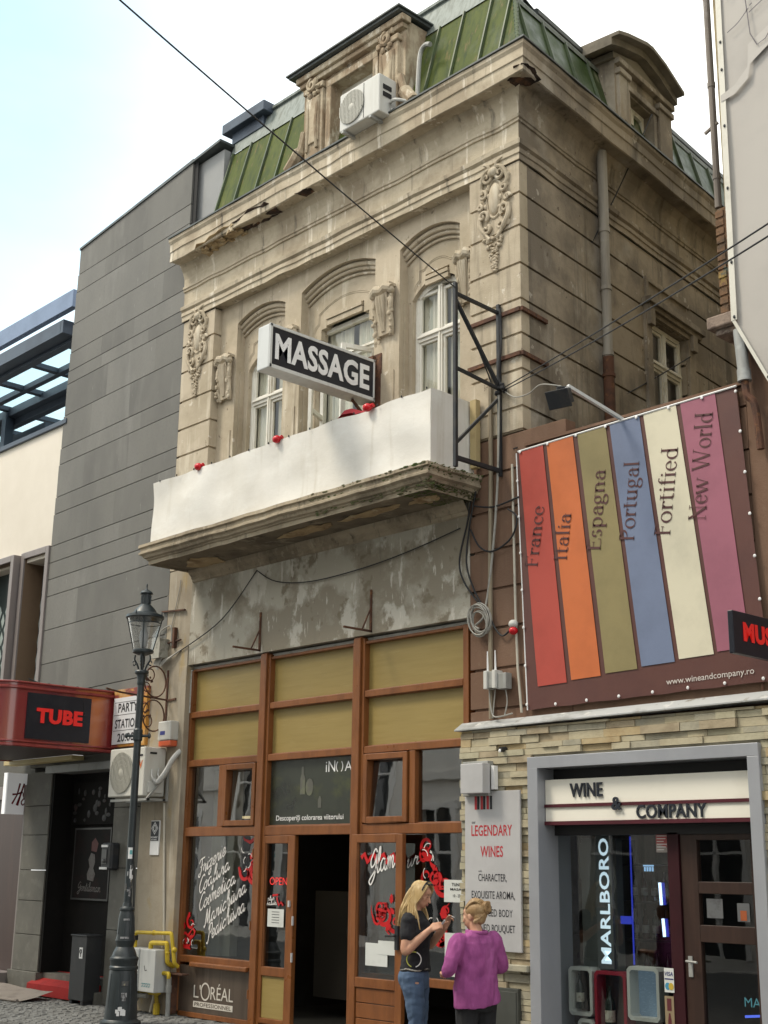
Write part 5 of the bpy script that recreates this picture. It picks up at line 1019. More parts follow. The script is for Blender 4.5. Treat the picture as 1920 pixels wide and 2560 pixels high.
b.lathe([(.0, 4.33), (.10, 4.33), (.20, 4.36), (.205, 4.385), (.18, 4.40), (.0, 4.40)], (LX, LY, 0), 24, cap=False); b.build('lantern_cradle', LAMPGREEN, LP)
b = MB(); b.lathe([(.185, 4.40), (.335, 4.80)], (LX, LY, 0), 32, cap=False); b.build('lantern_glass', GLASS_LAMP, LP, recalc=False)
b = MB()
for k in range(4): a = math.pi*.30+k*math.pi/2; b.tube([(LX+.187*math.cos(a), LY+.187*math.sin(a), 4.40), (LX+.338*math.cos(a), LY+.338*math.sin(a), 4.80)], .012, 6)
b.lathe([(.325, 4.785), (.36, 4.79), (.37, 4.80), (.36, 4.83), (.325, 4.835)], (LX, LY, 0), 32, cap=False); b.tube([(LX+.31*math.cos(t*.1963), LY+.31*math.sin(t*.1963), 4.73) for t in range(33)], .007, 5)
for k in range(4): a = k*math.pi/2+.5; b.ball((LX+.36*math.cos(a), LY+.36*math.sin(a), 4.84), .014, .014, .03, 6, 5)
b.build('lantern_frame', LAMPGREEN, LP)
b = MB(); b.lathe([(.33, 4.825), (.26, 4.86), (.23, 4.865), (.19, 4.91), (.11, 4.965), (.088, 4.975), (.088, 5.10), (.12, 5.105), (.125, 5.12), (.10, 5.14), (.03, 5.165), (.012, 5.18), (.012, 5.235), (.0, 5.25)], (LX, LY, 0), 24, cap=False)
ribs(b, 12, .092, .092, 4.985, 5.09, .009); b.bar((LX-.03, LY, 5.215), (LX+.03, LY, 5.215), .008, .008); b.build('lantern_roof', LAMPGREEN, LP, ang=30)
b = MB(); b.lathe([(.0, 4.42), (.055, 4.43), (.075, 4.48), (.085, 4.56), (.075, 4.62), (.05, 4.655), (.055, 4.70), (.09, 4.74), (.0, 4.76)], (LX, LY, 0), 16, cap=False); b.build('lamp_globe', mat('opal_globe', (.40, .41, .42), [((.30, .31, .32), 6, .5, .7)], .3), LP, recalc=False)
b = MB()
def stick(r, zc, ang0, wid, h, mi, tilt=0):
    b.cur = mi; n = 6; da = wid/r
    P = [(LX+r*math.cos(ang0+da*(i/n-.5)), LY+r*math.sin(ang0+da*(i/n-.5)), zc+tilt*(i/n-.5)+k*h/2) for i in range(n+1) for k in (-1, 1)]
    b.add(P, [(2*i, 2*i+2, 2*i+3, 2*i+1) for i in range(n)])
va = math.atan2(CAM.y-LY, CAM.x-LX); rnd = random.Random(6)
stick(.0725, 1.93, va-.1, .085, .13, 0); stick(.074, 1.94, va+.1, .05, .05, 2)
for i in range(16): stick(.0735+.0003*i, rnd.uniform(1.38, 1.85), va+rnd.uniform(-1, .9), rnd.uniform(.02, .05), rnd.uniform(.02, .09), rnd.choice((0, 1, 1, 3)), rnd.uniform(-.02, .02))
for z, w_, h_ in ((.335, .10, .05), (.31, .07, .08)): stick(.302, z, va+.12, w_, h_, 1)
for i in range(7): stick(.312, .15+rnd.uniform(-.03, .04), va-.25+.07*i, .05, rnd.uniform(.03, .07), rnd.choice((0, 0, 1)))
stick(.1815, 1.17, va, .11, .022, 1); stick(.190, .965, va-.1, .16, .022, 1); stick(.284, .46, va+.15, .12, .05, 3)
b.build('sticker', [LETTER_W, mat('sticker_grey', (.34, .34, .35), [((.12, .12, .12), 20, .48, .56)], .6), mat('sticker_teal', (.15, .42, .42), [], .6), mat('sticker_torn', (.09, .09, .09), [((.3, .28, .2), 18, .56, .62)], .7)], LP, recalc=False)

LP.scale = (.65, .65, 1)
# ================================================================ small things on the left pier
T = ac_unit('air_conditioner', 'large white outdoor air conditioner on the lower pier behind the street lamp', -15.64, -14.80, -.36, -.03, 2.66, 3.29, -15.33, mat('aged_white_casing', (.58, .57, .52), [((.48, .46, .40), 2, .5, .72, V1, .8)], .5))
b = MB(); b.text('W', (-14.98, -.3635, 3.01), XX, ZZ, .14, .105, bold=.03); b.build('logo_letter', mat('orange_logo', (.60, .14, .03), [], .5), T, recalc=False)
b = MB(); b.fan([(-15.0, 3.17), (-14.84, 3.17), (-14.84, 3.195), (-15.0, 3.195)], (0, -.3635, 0), XX, ZZ); b.build('badge', INK, T, recalc=False)
b = MB(); b.box(-14.799, -14.76, -.30, -.08, 2.70, 2.84); b.build('valve_cover', WHITEPLASTIC, T, bevel=.008)
b = MB(); b.box(-15.6, -14.72, -.34, -.30, 2.60, 2.63); b.box(-15.6, -14.72, -.10, -.06, 2.60, 2.63); b.box(-14.76, -14.72, -.36, -.02, 2.60, 2.63); b.bar((-14.74, -.03, 3.02), (-14.74, -.03, 2.6), .03, .03); b.bar((-14.735, -.34, 2.62), (-14.735, -.04, 2.95), .025, .025)
b.build('support', PIPE_G, T)
b = MB(); b.tube(crom([(-14.78, -.2, 2.86), (-14.72, -.2, 2.84), (-14.62, -.16, 2.95), (-14.55, -.10, 3.12), (-14.52, -.05, 3.2), (-14.5, -.01, 3.24)]), .034, 9); b.tube(crom([(-14.78, -.25, 3.0), (-14.74, -.27, 2.9), (-14.70, -.22, 2.83), (-14.66, -.16, 2.86)]), .012, 6); b.tube(crom([(-14.78, -.15, 3.02), (-14.75, -.17, 2.93), (-14.70, -.16, 2.86)]), .012, 6); b.build('hose', mat('hose_wrap', (.52, .52, .50), [((.40, .40, .38), 8, .5, .7)], .7), T)
b = MB(); b.box(-14.80, -14.79, -.28, -.18, 3.20, 3.225); b.build('handle_slot', GROOVE, T)
AL = thing('alarm_box', 'white alarm box with an orange lower lens beside the shopfront', 'alarm', (-14.68, -.1, 3.47))
b = MB(); b.box(-14.85, -14.56, -.15, -.015, 3.38, 3.63); b.build('housing', WHITEPLASTIC, AL, bevel=.015); b = MB(); b.box(-14.84, -14.57, -.14, -.02, 3.30, 3.378); b.build('lens', mat('orange_lens', (.60, .12, .05), [], .35), AL, bevel=.015)
b = MB(); b.box(-14.79, -14.68, -.153, -.15, 3.45, 3.50); b.build('label_plate', mat('blue_label', (.05, .06, .22), [], .5), AL)
JB = thing('junction_box', 'weathered grey junction box with cables on the pier above the street lamp', 'junction box', (-14.98, -.08, 4.63))
b = MB(); b.box(-15.10, -14.92, -.15, .0, 4.50, 4.76); b.box(-15.11, -14.91, -.16, -.15, 4.49, 4.77); b.build('housing', mat('weathered_grey_box', (.36, .35, .30), [((.22, .21, .18), 9, .48, .62), ((.45, .44, .40), 14, .56, .66)], .8), JB, bevel=.006)
b = MB(); b.tube([(-15.0, -.02, 4.7), (-14.62, -.02, 4.72)], .014, 6); b.box(-14.78, -14.74, -.05, .0, 4.62, 4.90); b.build('bracket', RUST, JB)
b = MB()
for i in range(5): b.tube(crom([(-15.05+.03*i, -.1, 4.5), (-15.08+.02*i, -.12, 4.42-.02*i), (-14.95+.03*i, -.08, 4.46), (-14.75+.03*i, -.04, 4.52+.01*i), (-14.6, -.02, 4.58)]), .009, 5)
b.tube(crom([(-15.1, -.04, 4.6), (-15.12, -.03, 4.85), (-15.0, -.02, 4.93), (-14.86, -.02, 4.92), (-14.84, -.02, 4.66)]), .010, 5); b.tube([(-14.88, -.01, 4.9), (-14.72, -.01, 5.45), (-14.71, -.01, 5.55)], .006, 5); b.build('cable', CABLE_G, JB)
WB = thing('wrought_iron_bracket', 'rusty wrought iron scroll bracket on the pier behind the street lamp', 'bracket', (-14.85, -.2, 3.9))
b = MB(); b.box(-14.89, -14.86, -.03, .0, 3.5, 4.33); b.bar((-14.66, -.015, 3.93), (-14.875, -.015, 3.92), .03, .025); b.tube([(-14.875, -.02, 3.93), (-14.62, -.9, 3.93), (-14.56, -1.15, 3.95)], .013, 6)
def ring(c, r, d): return [Vector(c)+Vector(d)*r*math.cos(R(a))+ZZ*r*math.sin(R(a)) for a in range(0, 361, 15)]
dv = Vector((.23, -.97, 0)).normalized(); p0 = Vector((-14.875, -.02, 0))
for zc, sg in ((4.15, 1), (3.70, -1)):
    b.tube(ring(p0+dv*.24+ZZ*zc, .205, dv), .010, 6, cap=False); b.tube(ring(p0+dv*.34+ZZ*(zc+.08*sg), .075, dv), .008, 5, cap=False); b.tube(ring(p0+dv*.40+ZZ*(zc-.09*sg), .06, dv), .007, 5, cap=False)
    for i in range(7): b.ball(p0+dv*(.3+.02*i)+ZZ*(zc+random.uniform(-.06, .06)), .018, .012, .018, 6, 4)
b.build('scrollwork', RUST, WB)
PQ = thing('notice_plaque', 'white plaque with a black lozenge emblem on the stained pier', 'plaque', (-14.95, -.03, 2.13))
b = MB(); b.box(-15.06, -14.86, -.03, -.005, 1.92, 2.36); b.build('plate', LETTER_W, PQ, bevel=.003); b = MB(); b.box(-15.05, -14.87, -.034, -.031, 2.10, 2.35); b.build('black_field', INK, PQ)
b = MB(); y = -.036; cx, cz = -14.96, 2.26
for s_ in (.075, .048): b.ribbon([(cx, cz+s_), (cx+s_*.95, cz), (cx, cz-s_), (cx-s_*.95, cz), (cx, cz+s_)], .012, (0, y, 0), XX, ZZ)
b.ribbon([(cx-.022, cz-.03), (cx+.022, cz-.03), (cx+.022, cz+.03), (cx-.022, cz+.03), (cx-.022, cz-.03)], .01, (0, y, 0), XX, ZZ); b.text('MONUMENT', (-15.04, y, 2.135), XX, ZZ, .155, .022, bold=.02); b.text('ISTORIC', (-15.03, y, 2.108), XX, ZZ, .13, .016, bold=.02); b.build('emblem', LETTER_W, PQ, recalc=False)
SBk = thing('pier_strap', 'short rusty iron strap fixed across the pier under the balcony', 'strap', (-14.83, -.02, 5.14)); b = MB(); b.bar((-15.1, -.02, 5.16), (-14.56, -.02, 5.12), .03, .02); b.build('strap', RUST, SBk)
# gas meter box and pipes
GB = thing('gas_meter_box', 'white gas meter box covered in stickers and graffiti beside the yellow pipes', 'meter box', (-14.8, -.2, .5))
b = MB(); b.box(-15.24, -14.80, -.28, -.03, .27, .775); b.box(-14.795, -14.45, -.26, -.03, .27, .775); b.build('box_body', mat('meter_white', (.46, .47, .46), [((.36, .37, .37), 3, .5, .7, V1)], .5), GB, bevel=.008)
b = MB(); y = -.283
b.cur = 0; b.fan([(-15.18, .60), (-14.97, .60), (-14.97, .70), (-15.18, .70)], (0, y, 0), XX, ZZ); b.cur = 1
for z in (.675, .65, .625): b.fan([(-15.16, z-.004), (-15.02, z-.004), (-15.02, z+.004), (-15.16, z+.004)], (0, y-.002, 0), XX, ZZ)
b.cur = 2; b.ribbon([(-15.12, .32), (-15.10, .45), (-15.16, .54), (-15.04, .56)], .008, (0, y, 0), XX, ZZ); b.ribbon([(-15.10, .45), (-15.0, .55)], .008, (0, y, 0), XX, ZZ); b.fan([(-15.06, .28), (-14.95, .28), (-15.0, .38)], (0, y, 0), XX, ZZ)
for i in range(9): b.ribbon([(-14.88, .70-.035*i), (-14.84+.01*(i % 3), .68-.035*i), (-14.88, .665-.035*i)], .008, (0, y, 0), XX, ZZ)
b.ribbon([(-14.68, .58), (-14.66, .52), (-14.62, .53)], .01, (0, y+.02, 0), XX, ZZ); b.cur = 3
for i in range(4): b.ribbon([(-14.72+.05*i, .37), (-14.68+.05*i, .37), (-14.70+.05*i, .335), (-14.72+.05*i, .335)], .01, (0, y+.02, 0), XX, ZZ)
b.cur = 4; b.fan([(-14.87, .29), (-14.80, .29), (-14.80, .34), (-14.87, .34)], (0, y, 0), XX, ZZ)
b.build('sticker', [REDVINYL, LETTER_W, INK, mat('teal_ink', (.05, .22, .26), [], .5), YELLOWPIPE], GB, recalc=False)
b = MB(); b.tube([(-14.98, -.30, .20), (-14.98, -.16, .20)], .075, 14); b.tube([(-14.98, -.31, .20), (-14.98, -.30, .20)], .05, 12); b.tube([(-15.0, -.2, .21), (-14.7, -.18, .22)], .03, 8); b.build('regulator', PIPE_G, GB)
GP = thing('gas_pipe', 'yellow gas pipe looping around the white meter box', 'pipe', (-14.6, -.12, .5)); rr_ = .024
def pipe(pts, r):
    out = [Vector(pts[0])]
    for a, c, d in zip(pts, pts[1:], pts[2:]):
        a, c, d = Vector(a), Vector(c), Vector(d); e = .045; out += [c+(a-c).normalized()*e, c+(a-c).normalized()*e*.3+(d-c).normalized()*e*.3*.0, c+((a-c).normalized()+(d-c).normalized())*e*.12, c+(d-c).normalized()*e]
    out.append(Vector(pts[-1])); return out
b = MB(); b.tube(pipe([(-15.13, -.12, .72), (-15.13, -.12, .955), (-14.33, -.12, .975), (-14.26, -.10, .62), (-14.25, -.05, .58)], rr_), rr_, 10); b.tube(pipe([(-14.74, -.14, .76), (-14.74, -.14, .845), (-14.40, -.13, .855), (-14.385, -.12, .62), (-14.38, -.02, .58)], rr_), .03, 10)
b.tube(pipe([(-15.1, -.16, .255), (-14.5, -.14, .255), (-14.48, -.13, .50), (-14.34, -.12, .50), (-14.34, -.12, .44)], rr_), .026, 10); b.tube([(-14.63, -.08, .0), (-14.63, -.08, .13)], .042, 10); b.tube([(-14.63, -.08, .13), (-14.63, -.10, .26)], .026, 8)
for p in ((-14.72, -.12, .966), (-14.27, -.105, .78), (-14.39, -.125, .74)): b.ball(p, .034, .034, .034, 8, 6)
b.build('pipe_run', YELLOWPIPE, GP)
b = MB(); b.tube([(-15.13, -.12, .68), (-15.13, -.12, .74)], .034, 8); b.box(-15.16, -15.10, -.16, -.10, .86, .92); b.build('valve', BLACKIRON, GP)
WP = thing('drain_pipe', 'grey plastic pipe standing at the foot of the pier next to the shop panel', 'pipe', (-14.36, -.1, .2)); b = MB(); b.tube([(-14.345, -.11, .46), (-14.36, -.10, .30), (-14.38, -.08, .0)], .03, 10); b.tube([(-14.352, -.105, .36), (-14.36, -.10, .28)], .038, 10); b.build('pipe_run', PIPE_G, WP)
CO = thing('cable_conduit', 'thin pale conduit running down the stained pier under the air conditioner', 'conduit', (-14.7, -.03, 1.7)); b = MB(); b.tube([(-14.78, -.03, 2.58), (-14.70, -.03, 1.7), (-14.63, -.03, 1.0), (-14.60, -.08, .5), (-14.68, -.1, .2), (-14.74, -.1, .02)], .016, 7); b.build('conduit_run', mat('pale_conduit', (.48, .45, .38), [((.36, .33, .27), 5, .5, .7)], .7), CO)
CO2 = thing('hanging_cable', 'black cable hanging down the pier edge behind the street lamp', 'cable', (-15.38, -.03, 1.7)); b = MB(); b.tube(crom([(-15.45, -.03, 2.6), (-15.52, -.03, 2.3), (-15.42, -.03, 1.8), (-15.36, -.03, 1.2), (-15.38, -.04, .9)]), .009, 5); b.build('cable_run', CABLE, CO2)
RB = thing('rusty_utility_box', 'small dark rusty box at the foot of the pier beside the kick panel', 'utility box', (-14.46, -.02, .25)); b = MB(); b.box(-14.5, -14.40, -.045, .06, .02, .50); b.box(-14.56, -14.12, -.075, .03, .485, .505); b.build('box_body', RUST, RB, bevel=.004)

# ================================================================ wine shop (single storey)
WS = thing('wine_shop', 'single storey wine shop with pale strip stone front and grey metal portal', 'shop', (-7.3, 0, 0))
stones = [mat('stone_sand', (.45, .40, .28), [((.37, .32, .22), 5, .45, .68), ((.42, .38, .27), 12, .55, .7)], .85, [(30, .3)]), mat('stone_ochre', (.44, .345, .20), [((.36, .27, .15), 5, .45, .68), ((.42, .35, .22), 12, .55, .7)], .85, [(30, .3)]),
          mat('stone_greygreen', (.37, .34, .255), [((.26, .245, .19), 5, .45, .68), ((.32, .30, .24), 12, .55, .7)], .85, [(30, .3)]), mat('stone_brown', (.38, .315, .215), [((.25, .20, .13), 5, .45, .68)], .85, [(30, .3)]), mat('stone_cream', (.43, .395, .28), [((.35, .32, .22), 5, .45, .68)], .85, [(30, .3)])]
b = MB(); rnd = random.Random(12); z = 0.0
PX0, PX1, PZ = -8.46, -5.94, 2.85
while z < 3.15:
    h = rnd.choice((.055, .062, .07, .078)); z1 = min(z+h, 3.16)
    x = -9.385-rnd.uniform(0, .15)
    while x < -4.6:
        l = rnd.uniform(.19, .46); xa, xb = max(x, -9.385), min(x+l, -4.6); x = x+l
        segs = [(xa, xb)]
        if z < PZ:
            segs = []
            if xa < PX0+.02: segs.append((xa, min(xb, PX0+.02)))
            if xb > PX1-.02: segs.append((max(xa, PX1-.02), xb))
        for a, c in segs:
            if c-a > .03: b.cur = rnd.choice((0, 0, 0, 1, 2, 2, 3, 4)); d = rnd.uniform(-.122, -.080); b.box(a+.0025, c-.0025, d, -.04, z+.0025, z1-.0025)
    z = z1
b.cur = 2
b.box(-9.38, PX0+.01, -.07, .0, 0, 3.15); b.box(PX1-.01, -4.6, -.07, .0, 0, 3.15); b.box(PX0, PX1, -.07, .0, PZ-.05, 3.15)
b.build('stone_wall', stones, WS)
b = MB()
for x0, x1, t0, t1 in ((-9.43, -4.5, 0, .05),):
    prf = [(-.15, 3.16), (-.15, 3.172), (-.03, 3.25), (.02, 3.25), (.02, 3.16)]
    b.add([(x0, y, z+t0) for y, z in prf]+[(x1, y, z+t1) for y, z in prf], [(0, 1, 6, 5), (1, 2, 7, 6), (2, 3, 8, 7), (4, 0, 5, 9), (0, 4, 3, 2, 1)])
b.build('flashing', mat('chipped_flashing', (.42, .43, .43), [((.26, .265, .255), 3.5, .50, .62, (.6, 1, 1), .9), ((.58, .58, .56), 5, .58, .66), ((.20, .17, .13), 7, .62, .72)], .5, metal=.2), WS, recalc=False)
b = MB(); b.box(-9.40, PX0-.02, -.17, -.06, .875, .935); b.build('stone_ledge', stones[2], WS, bevel=.008)
b = MB(); b.box(-8.98, -8.62, -.135, -.06, .0, .72); b.box(-8.96, -8.64, -.142, -.133, .03, .69); b.build('service_hatch', mat('hatch_greygreen', (.06, .063, .055), [((.045, .047, .04), 3, .5, .7)], .6), WS, bevel=.004)
# portal
b = MB(); ix0, ix1, iz = -8.335, -6.05, 2.742
for r in ((PX0, ix0, 0, iz), (ix1, PX1, 0, iz), (PX0, PX1, iz, PZ)): b.box(r[0], r[1], -.145, .34, r[2], r[3])
PT = b.build('portal_frame', PORTAL, WS, bevel=.004)
b = MB(); b.box(ix0, ix1, .10, .34, 2.12, iz); b.build('header', mat('header_black', (.014, .014, .015), [], .5), WS)
b = MB(); b.box(ix0+.005, ix1-.002, -.035, .05, 2.245, 2.635); SGN = b.build('fascia_sign', CREAM, WS, bevel=.003)
b = MB(); b.box(ix0+.003, ix1-.001, -.05, .055, 2.375, 2.405); b.box(ix0+.003, ix1-.001, -.05, .055, 2.212, 2.246); b.build('sign_stripe', MAROON, SGN)
b = MB(); y = -.037; Ls = LETTER_DARK = mat('letter_navy', (.018, .022, .032), [], .4)
b.text('WINE', (-8.02, y, 2.463), XX, ZZ, .38, .128, depth=.014, bold=.016); b.text('&', (-7.53, y-.014, 2.335), XX, ZZ, .115, .118, depth=.012, bold=.025); b.text('COMPANY', (-7.265, y, 2.256), XX, ZZ, .735, .122, depth=.014, bold=.016)
b.build('lettering', Ls, SGN, recalc=False, cut=True)
b = MB(); b.quad((ix0, .15, .08), (-7.05, .15, .08), (-7.05, .15, 2.14), (ix0, .15, 2.14)); SWW = b.build('shop_window', GLASS_WINE, WS, recalc=False)
b = MB(); b.box(ix0, -7.05, .12, .2, 0, .08); b.box(-7.055, -6.935, .10, .2, 0, 2.14); b.build('door_post', mat('dark_maroon_post', (.034, .007, .010), [((.022, .005, .007), 4, .5, .7)], .5, spec=.25), WS, bevel=.004)
dwood = mat('dark_door_wood', (.035, .019, .014), [((.05, .027, .02), 3, .45, .7, (4, 4, .4))], .4)
b = MB(); dx0, dx1 = -6.93, -6.07
for r in ((dx0, dx0+.17, .02, 2.12), (dx1-.16, dx1, .02, 2.12), (dx0+.17, dx1-.16, 2.07, 2.12), (dx0+.17, dx1-.16, 1.62, 1.72), (dx0+.17, dx1-.16, 1.22, 1.36), (dx0+.17, dx1-.16, .02, .2)): b.box(r[0], r[1], .12, .18, r[2], r[3])
DR = b.build('door', dwood, WS, bevel=.004)
b = MB(); b.quad((dx0+.17, .15, .2), (dx1-.16, .15, .2), (dx1-.16, .15, 2.07), (dx0+.17, .15, 2.07)); b.build('door_glass', GLASS_WINE, DR, recalc=False)
b = MB(); b.tube([(-6.87, .10, 1.06), (-6.87, .05, 1.06), (-6.76, .045, 1.055)], .011, 7); b.box(-6.89, -6.85, .108, .12, .93, 1.10); b.build('handle', PIPE_G, DR)
b = MB(); b.fan([(-6.40, 1.40), (-6.28, 1.40), (-6.28, 1.55), (-6.40, 1.55)], (0, .142, 0), XX, ZZ); b.fan([(-6.70, 1.42), (-6.54, 1.42), (-6.54, 1.58), (-6.70, 1.58)], (0, .142, 0), XX, ZZ); b.cur = 1; b.fan([(-6.37, 1.41), (-6.31, 1.41), (-6.31, 1.49), (-6.37, 1.49)], (0, .140, 0), XX, ZZ)
b.build('door_sticker', [mat('sticker_dim', (.12, .125, .13), [((.07, .07, .075), 8, .5, .65)], .5), mat('sticker_orange', (.35, .09, .03), [], .5)], DR, recalc=False)
b = MB(); b.text('MARLB', (-6.54, .40, .70), XX, ZZ, .34, .075); b.build('reflected_lettering', mat('reflection_teal', (.02, .08, .09), emit=(.25, .75, .85), es=.22), DR, recalc=False)  # glowing letters and line below imitate a neon reflection in the door glass
b = MB(); b.bar((-6.54, .40, .62), (-6.18, .40, .66), .012, .02); b.build('reflected_line', mat('reflection_blue_dim', (.02, .03, .2), emit=(.12, .2, 1), es=.8), DR)
# interior: dark room with shelves of bottles
b = MB(); b.box(-9.3, -5.7, .36, 3.2, -.02, 2.9); del b.f[2], b.mi[2], b.sm[2]; b.build('interior_room', DARKROOM, WS)
b = MB(); b.box(-8.30, -8.02, .45, .7, .1, 2.1); b.box(-8.0, -7.92, .5, .6, .1, 2.1); b.box(-8.28, -8.05, .40, .45, 1.72, 2.05); b.build('interior_column', mat('interior_grey_wall', (.20, .21, .19), [((.14, .15, .135), 1.5, .5, .7)], .8), WS)
b = MB()
for z in (.75, 1.15, 1.5, 1.85): b.box(-8.2, -7.62, .9, 1.2, z, z+.02)
b.box(-8.22, -8.2, .88, 1.2, .5, 2.1); b.build('shelf', mat('shelf_dark', (.05, .045, .04), [], .5), WS)
def bottle(b, x, y, z, s=1., mi=0):
    b.cur = mi; b.lathe([(.0, 0), (.037*s, .0), (.037*s, .19*s), (.03*s, .215*s), (.014*s, .24*s), (.013*s, .29*s), (.016*s, .295*s), (.016*s, .305*s), (0, .305*s)], (x, y, z), 10, cap=False); b.cur = 2; b.lathe([(.0375*s, .06*s), (.0375*s, .14*s)], (x, y, z), 10, cap=False); b.cur = 0
bm_ = [mat('bottle_dark', (.012, .02, .012), [], .12, spec=.7), mat('bottle_red', (.05, .008, .012), [], .12, spec=.7), mat('bottle_label', (.55, .52, .44), [((.35, .30, .24), 20, .5, .6)], .6)]
k = 0
for z in (1.17, 1.52, .77):
    for x in (-8.10, -7.98, -7.86, -7.74):
        b = MB(); bottle(b, x, 1.02, z, .9, k % 2); k += 1; o = b.build('wine_bottle', bm_, recalc=False); tag(o, 'dark wine bottle standing on the dim shelves inside the wine shop', 'bottle', 'wine bottles on the shop shelves')
blue_e = mat('neon_blue', (.03, .05, .4), emit=(.06, .09, 1), es=.26); white_e = mat('shelf_strip_light', (.5, .6, .8), emit=(.55, .75, 1), es=2.0)
t = thing('neon_tube', 'tall thin blue neon tube inside the wine shop window', 'neon light', (-7.49, .3, 1.5)); b = MB(); b.tube([(-7.60, .30, 2.11), (-7.60, .30, .98)], .008, 8); b.box(-7.73, -7.61, .29, .31, 1.33, 1.40); b.build('tube', blue_e, t)
for i, (z0, z1, x) in enumerate(((1.50, 1.70, -7.50), (1.22, 1.38, -7.48))):
    t = thing('strip_light', ('upper' if i == 0 else 'lower')+' short bright blue white strip light among the wine shop shelves', 'strip light', (x, .6, z0)); b = MB(); b.tube([(x, .60, z1), (x+.01, .60, z0)], .014, 8); b.build('tube', white_e, t); b = MB(); b.tube([(x+.026, .62, z1), (x+.036, .62, z0)], .012, 8); b.build('housing', blue_e, t)
t = thing('counter_light', 'row of tiny blue lights at the back of the wine shop', 'light', (-7.3, .8, 1.83)); b = MB()
for i in range(4): b.box(-7.86+.03*i, -7.845+.03*i, .86, .87, 1.80, 1.84)
b.box(-7.87, -7.75, .86, .87, 1.845, 1.86); b.build('lights', mat('dim_blue_light', (.1, .2, .3), emit=(.35, .6, .9), es=.7), t)
MN = thing('tobacco_sign', 'tall vertical illuminated white MARLBORO sign in the wine shop window', 'sign', (-7.8, .25, 1.5)); b = MB(); b.box(-7.965, -7.78, .24, .27, .93, 2.13); b.build('sign_back', mat('sign_back_grey', (.11, .12, .12), [((.075, .08, .082), 2, .5, .7)], .5), MN)
b = MB(); b.text('MARLBORO', (-7.805, .236, .975), ZZ, -XX, 1.12, .118, bold=.022); b.build('lettering', mat('illuminated_letter', (.6, .7, .75), emit=(.70, .88, 1), es=.62), MN, recalc=False)
def dbox(x0, x1, z0, z1, framemat, label, fill):
    t = thing('display_box', label, 'display box', ((x0+x1)/2, .2, z0)); f = .03
    o = [(x0+.03, z0), (x1-.03, z0), (x1, z0+.03), (x1, z1-.03), (x1-.03, z1), (x0+.03, z1), (x0, z1-.03), (x0, z0+.03)]; i = [(x0+f+.02, z0+f), (x1-f-.02, z0+f), (x1-f, z0+f+.02), (x1-f, z1-f-.02), (x1-f-.02, z1-f), (x0+f+.02, z1-f), (x0+f, z1-f-.02), (x0+f, z0+f+.02)]
    b = MB(); n = 8; b.add([(x, y, z) for y in (.18, .32) for P in (o, i) for x, z in P], [(k, (k+1) % n, n+(k+1) % n, n+k) for k in range(n)]+[(k, 2*n+k, 2*n+(k+1) % n, (k+1) % n) for k in range(n)]+[(n+k, n+(k+1) % n, 3*n+(k+1) % n, 3*n+k) for k in range(n)])
    b.build('frame', framemat, t, recalc=False)
    b = MB(); b.quad((x0+f, .315, z0+f), (x1-f, .315, z0+f), (x1-f, .315, z1-f), (x0+f, .315, z1-f)); b.build('backing', fill, t, recalc=False); return t
wf = mat('display_white', (.60, .60, .56), [((.42, .42, .38), 4, .5, .7)], .4); dfill = mat('display_dark_wood', (.055, .035, .022), [((.09, .055, .03), 6, .5, .65, (5, 1, .5))], .5)
dbox(-8.27, -7.995, .51, .935, wf, 'white framed display box with a bottle at the left of the wine shop window', dfill); dbox(-7.97, -7.615, .32, .915, mat('display_red', (.30, .015, .03), [], .4), 'red framed display box with a bottle between two white ones', dfill)
dbox(-7.60, -7.255, .52, .975, wf, 'white framed display box with a pale blue screen in the wine shop window', mat('screen_blue', (.12, .17, .21), [((.09, .13, .16), 3, .5, .7), ((.18, .25, .30), 40, .55, .6, (1, 1, 4))], .3, emit=(.3, .45, .6), es=.15)); dbox(-8.17, -7.99, .05, .485, wf, 'white display box in the bottom row under the bottle box', dfill)
for x, z, lab in ((-8.19, .565, 'wine bottle with a pale label inside the leftmost white display box'), (-7.85, .40, 'wine bottle with a pale label inside the red framed display box')):
    b = MB(); bottle(b, x, .25, z, 1.0 if z > .5 else 1.25, 0); o = b.build('wine_bottle', bm_, recalc=False); tag(o, lab, 'bottle')
t = thing('card_sticker', 'white card payment stickers on the wine shop door post', 'sticker', (-7.08, .1, .9)); b = MB(); b.quad((-7.135, .094, .79), (-7.035, .094, .79), (-7.035, .094, .99), (-7.135, .094, .99)); b.build('sticker_sheet', PAPER, t, recalc=False)
b = MB(); b.text('VISA', (-7.128, .092, .925), XX, ZZ, .085, .035, bold=.02, shear=.2); b.fan([(-7.13, .895), (-7.04, .895), (-7.04, .905), (-7.13, .905)], (0, .092, 0), XX, ZZ); b.cur = 1; b.fan([(-7.10+.028*math.cos(a*.4), .84+.03*math.sin(a*.4)) for a in range(16)], (0, .092, 0), XX, ZZ); b.cur = 2; b.fan([(-7.065+.026*math.cos(a*.4), .84+.03*math.sin(a*.4)) for a in range(16)], (0, .091, 0), XX, ZZ); b.build('emblem', [mat('card_blue', (.02, .03, .14), [], .5), mat('card_cyan', (.05, .25, .40), [], .5), mat('card_yellow', (.50, .36, .05), [], .5)], t, recalc=False)
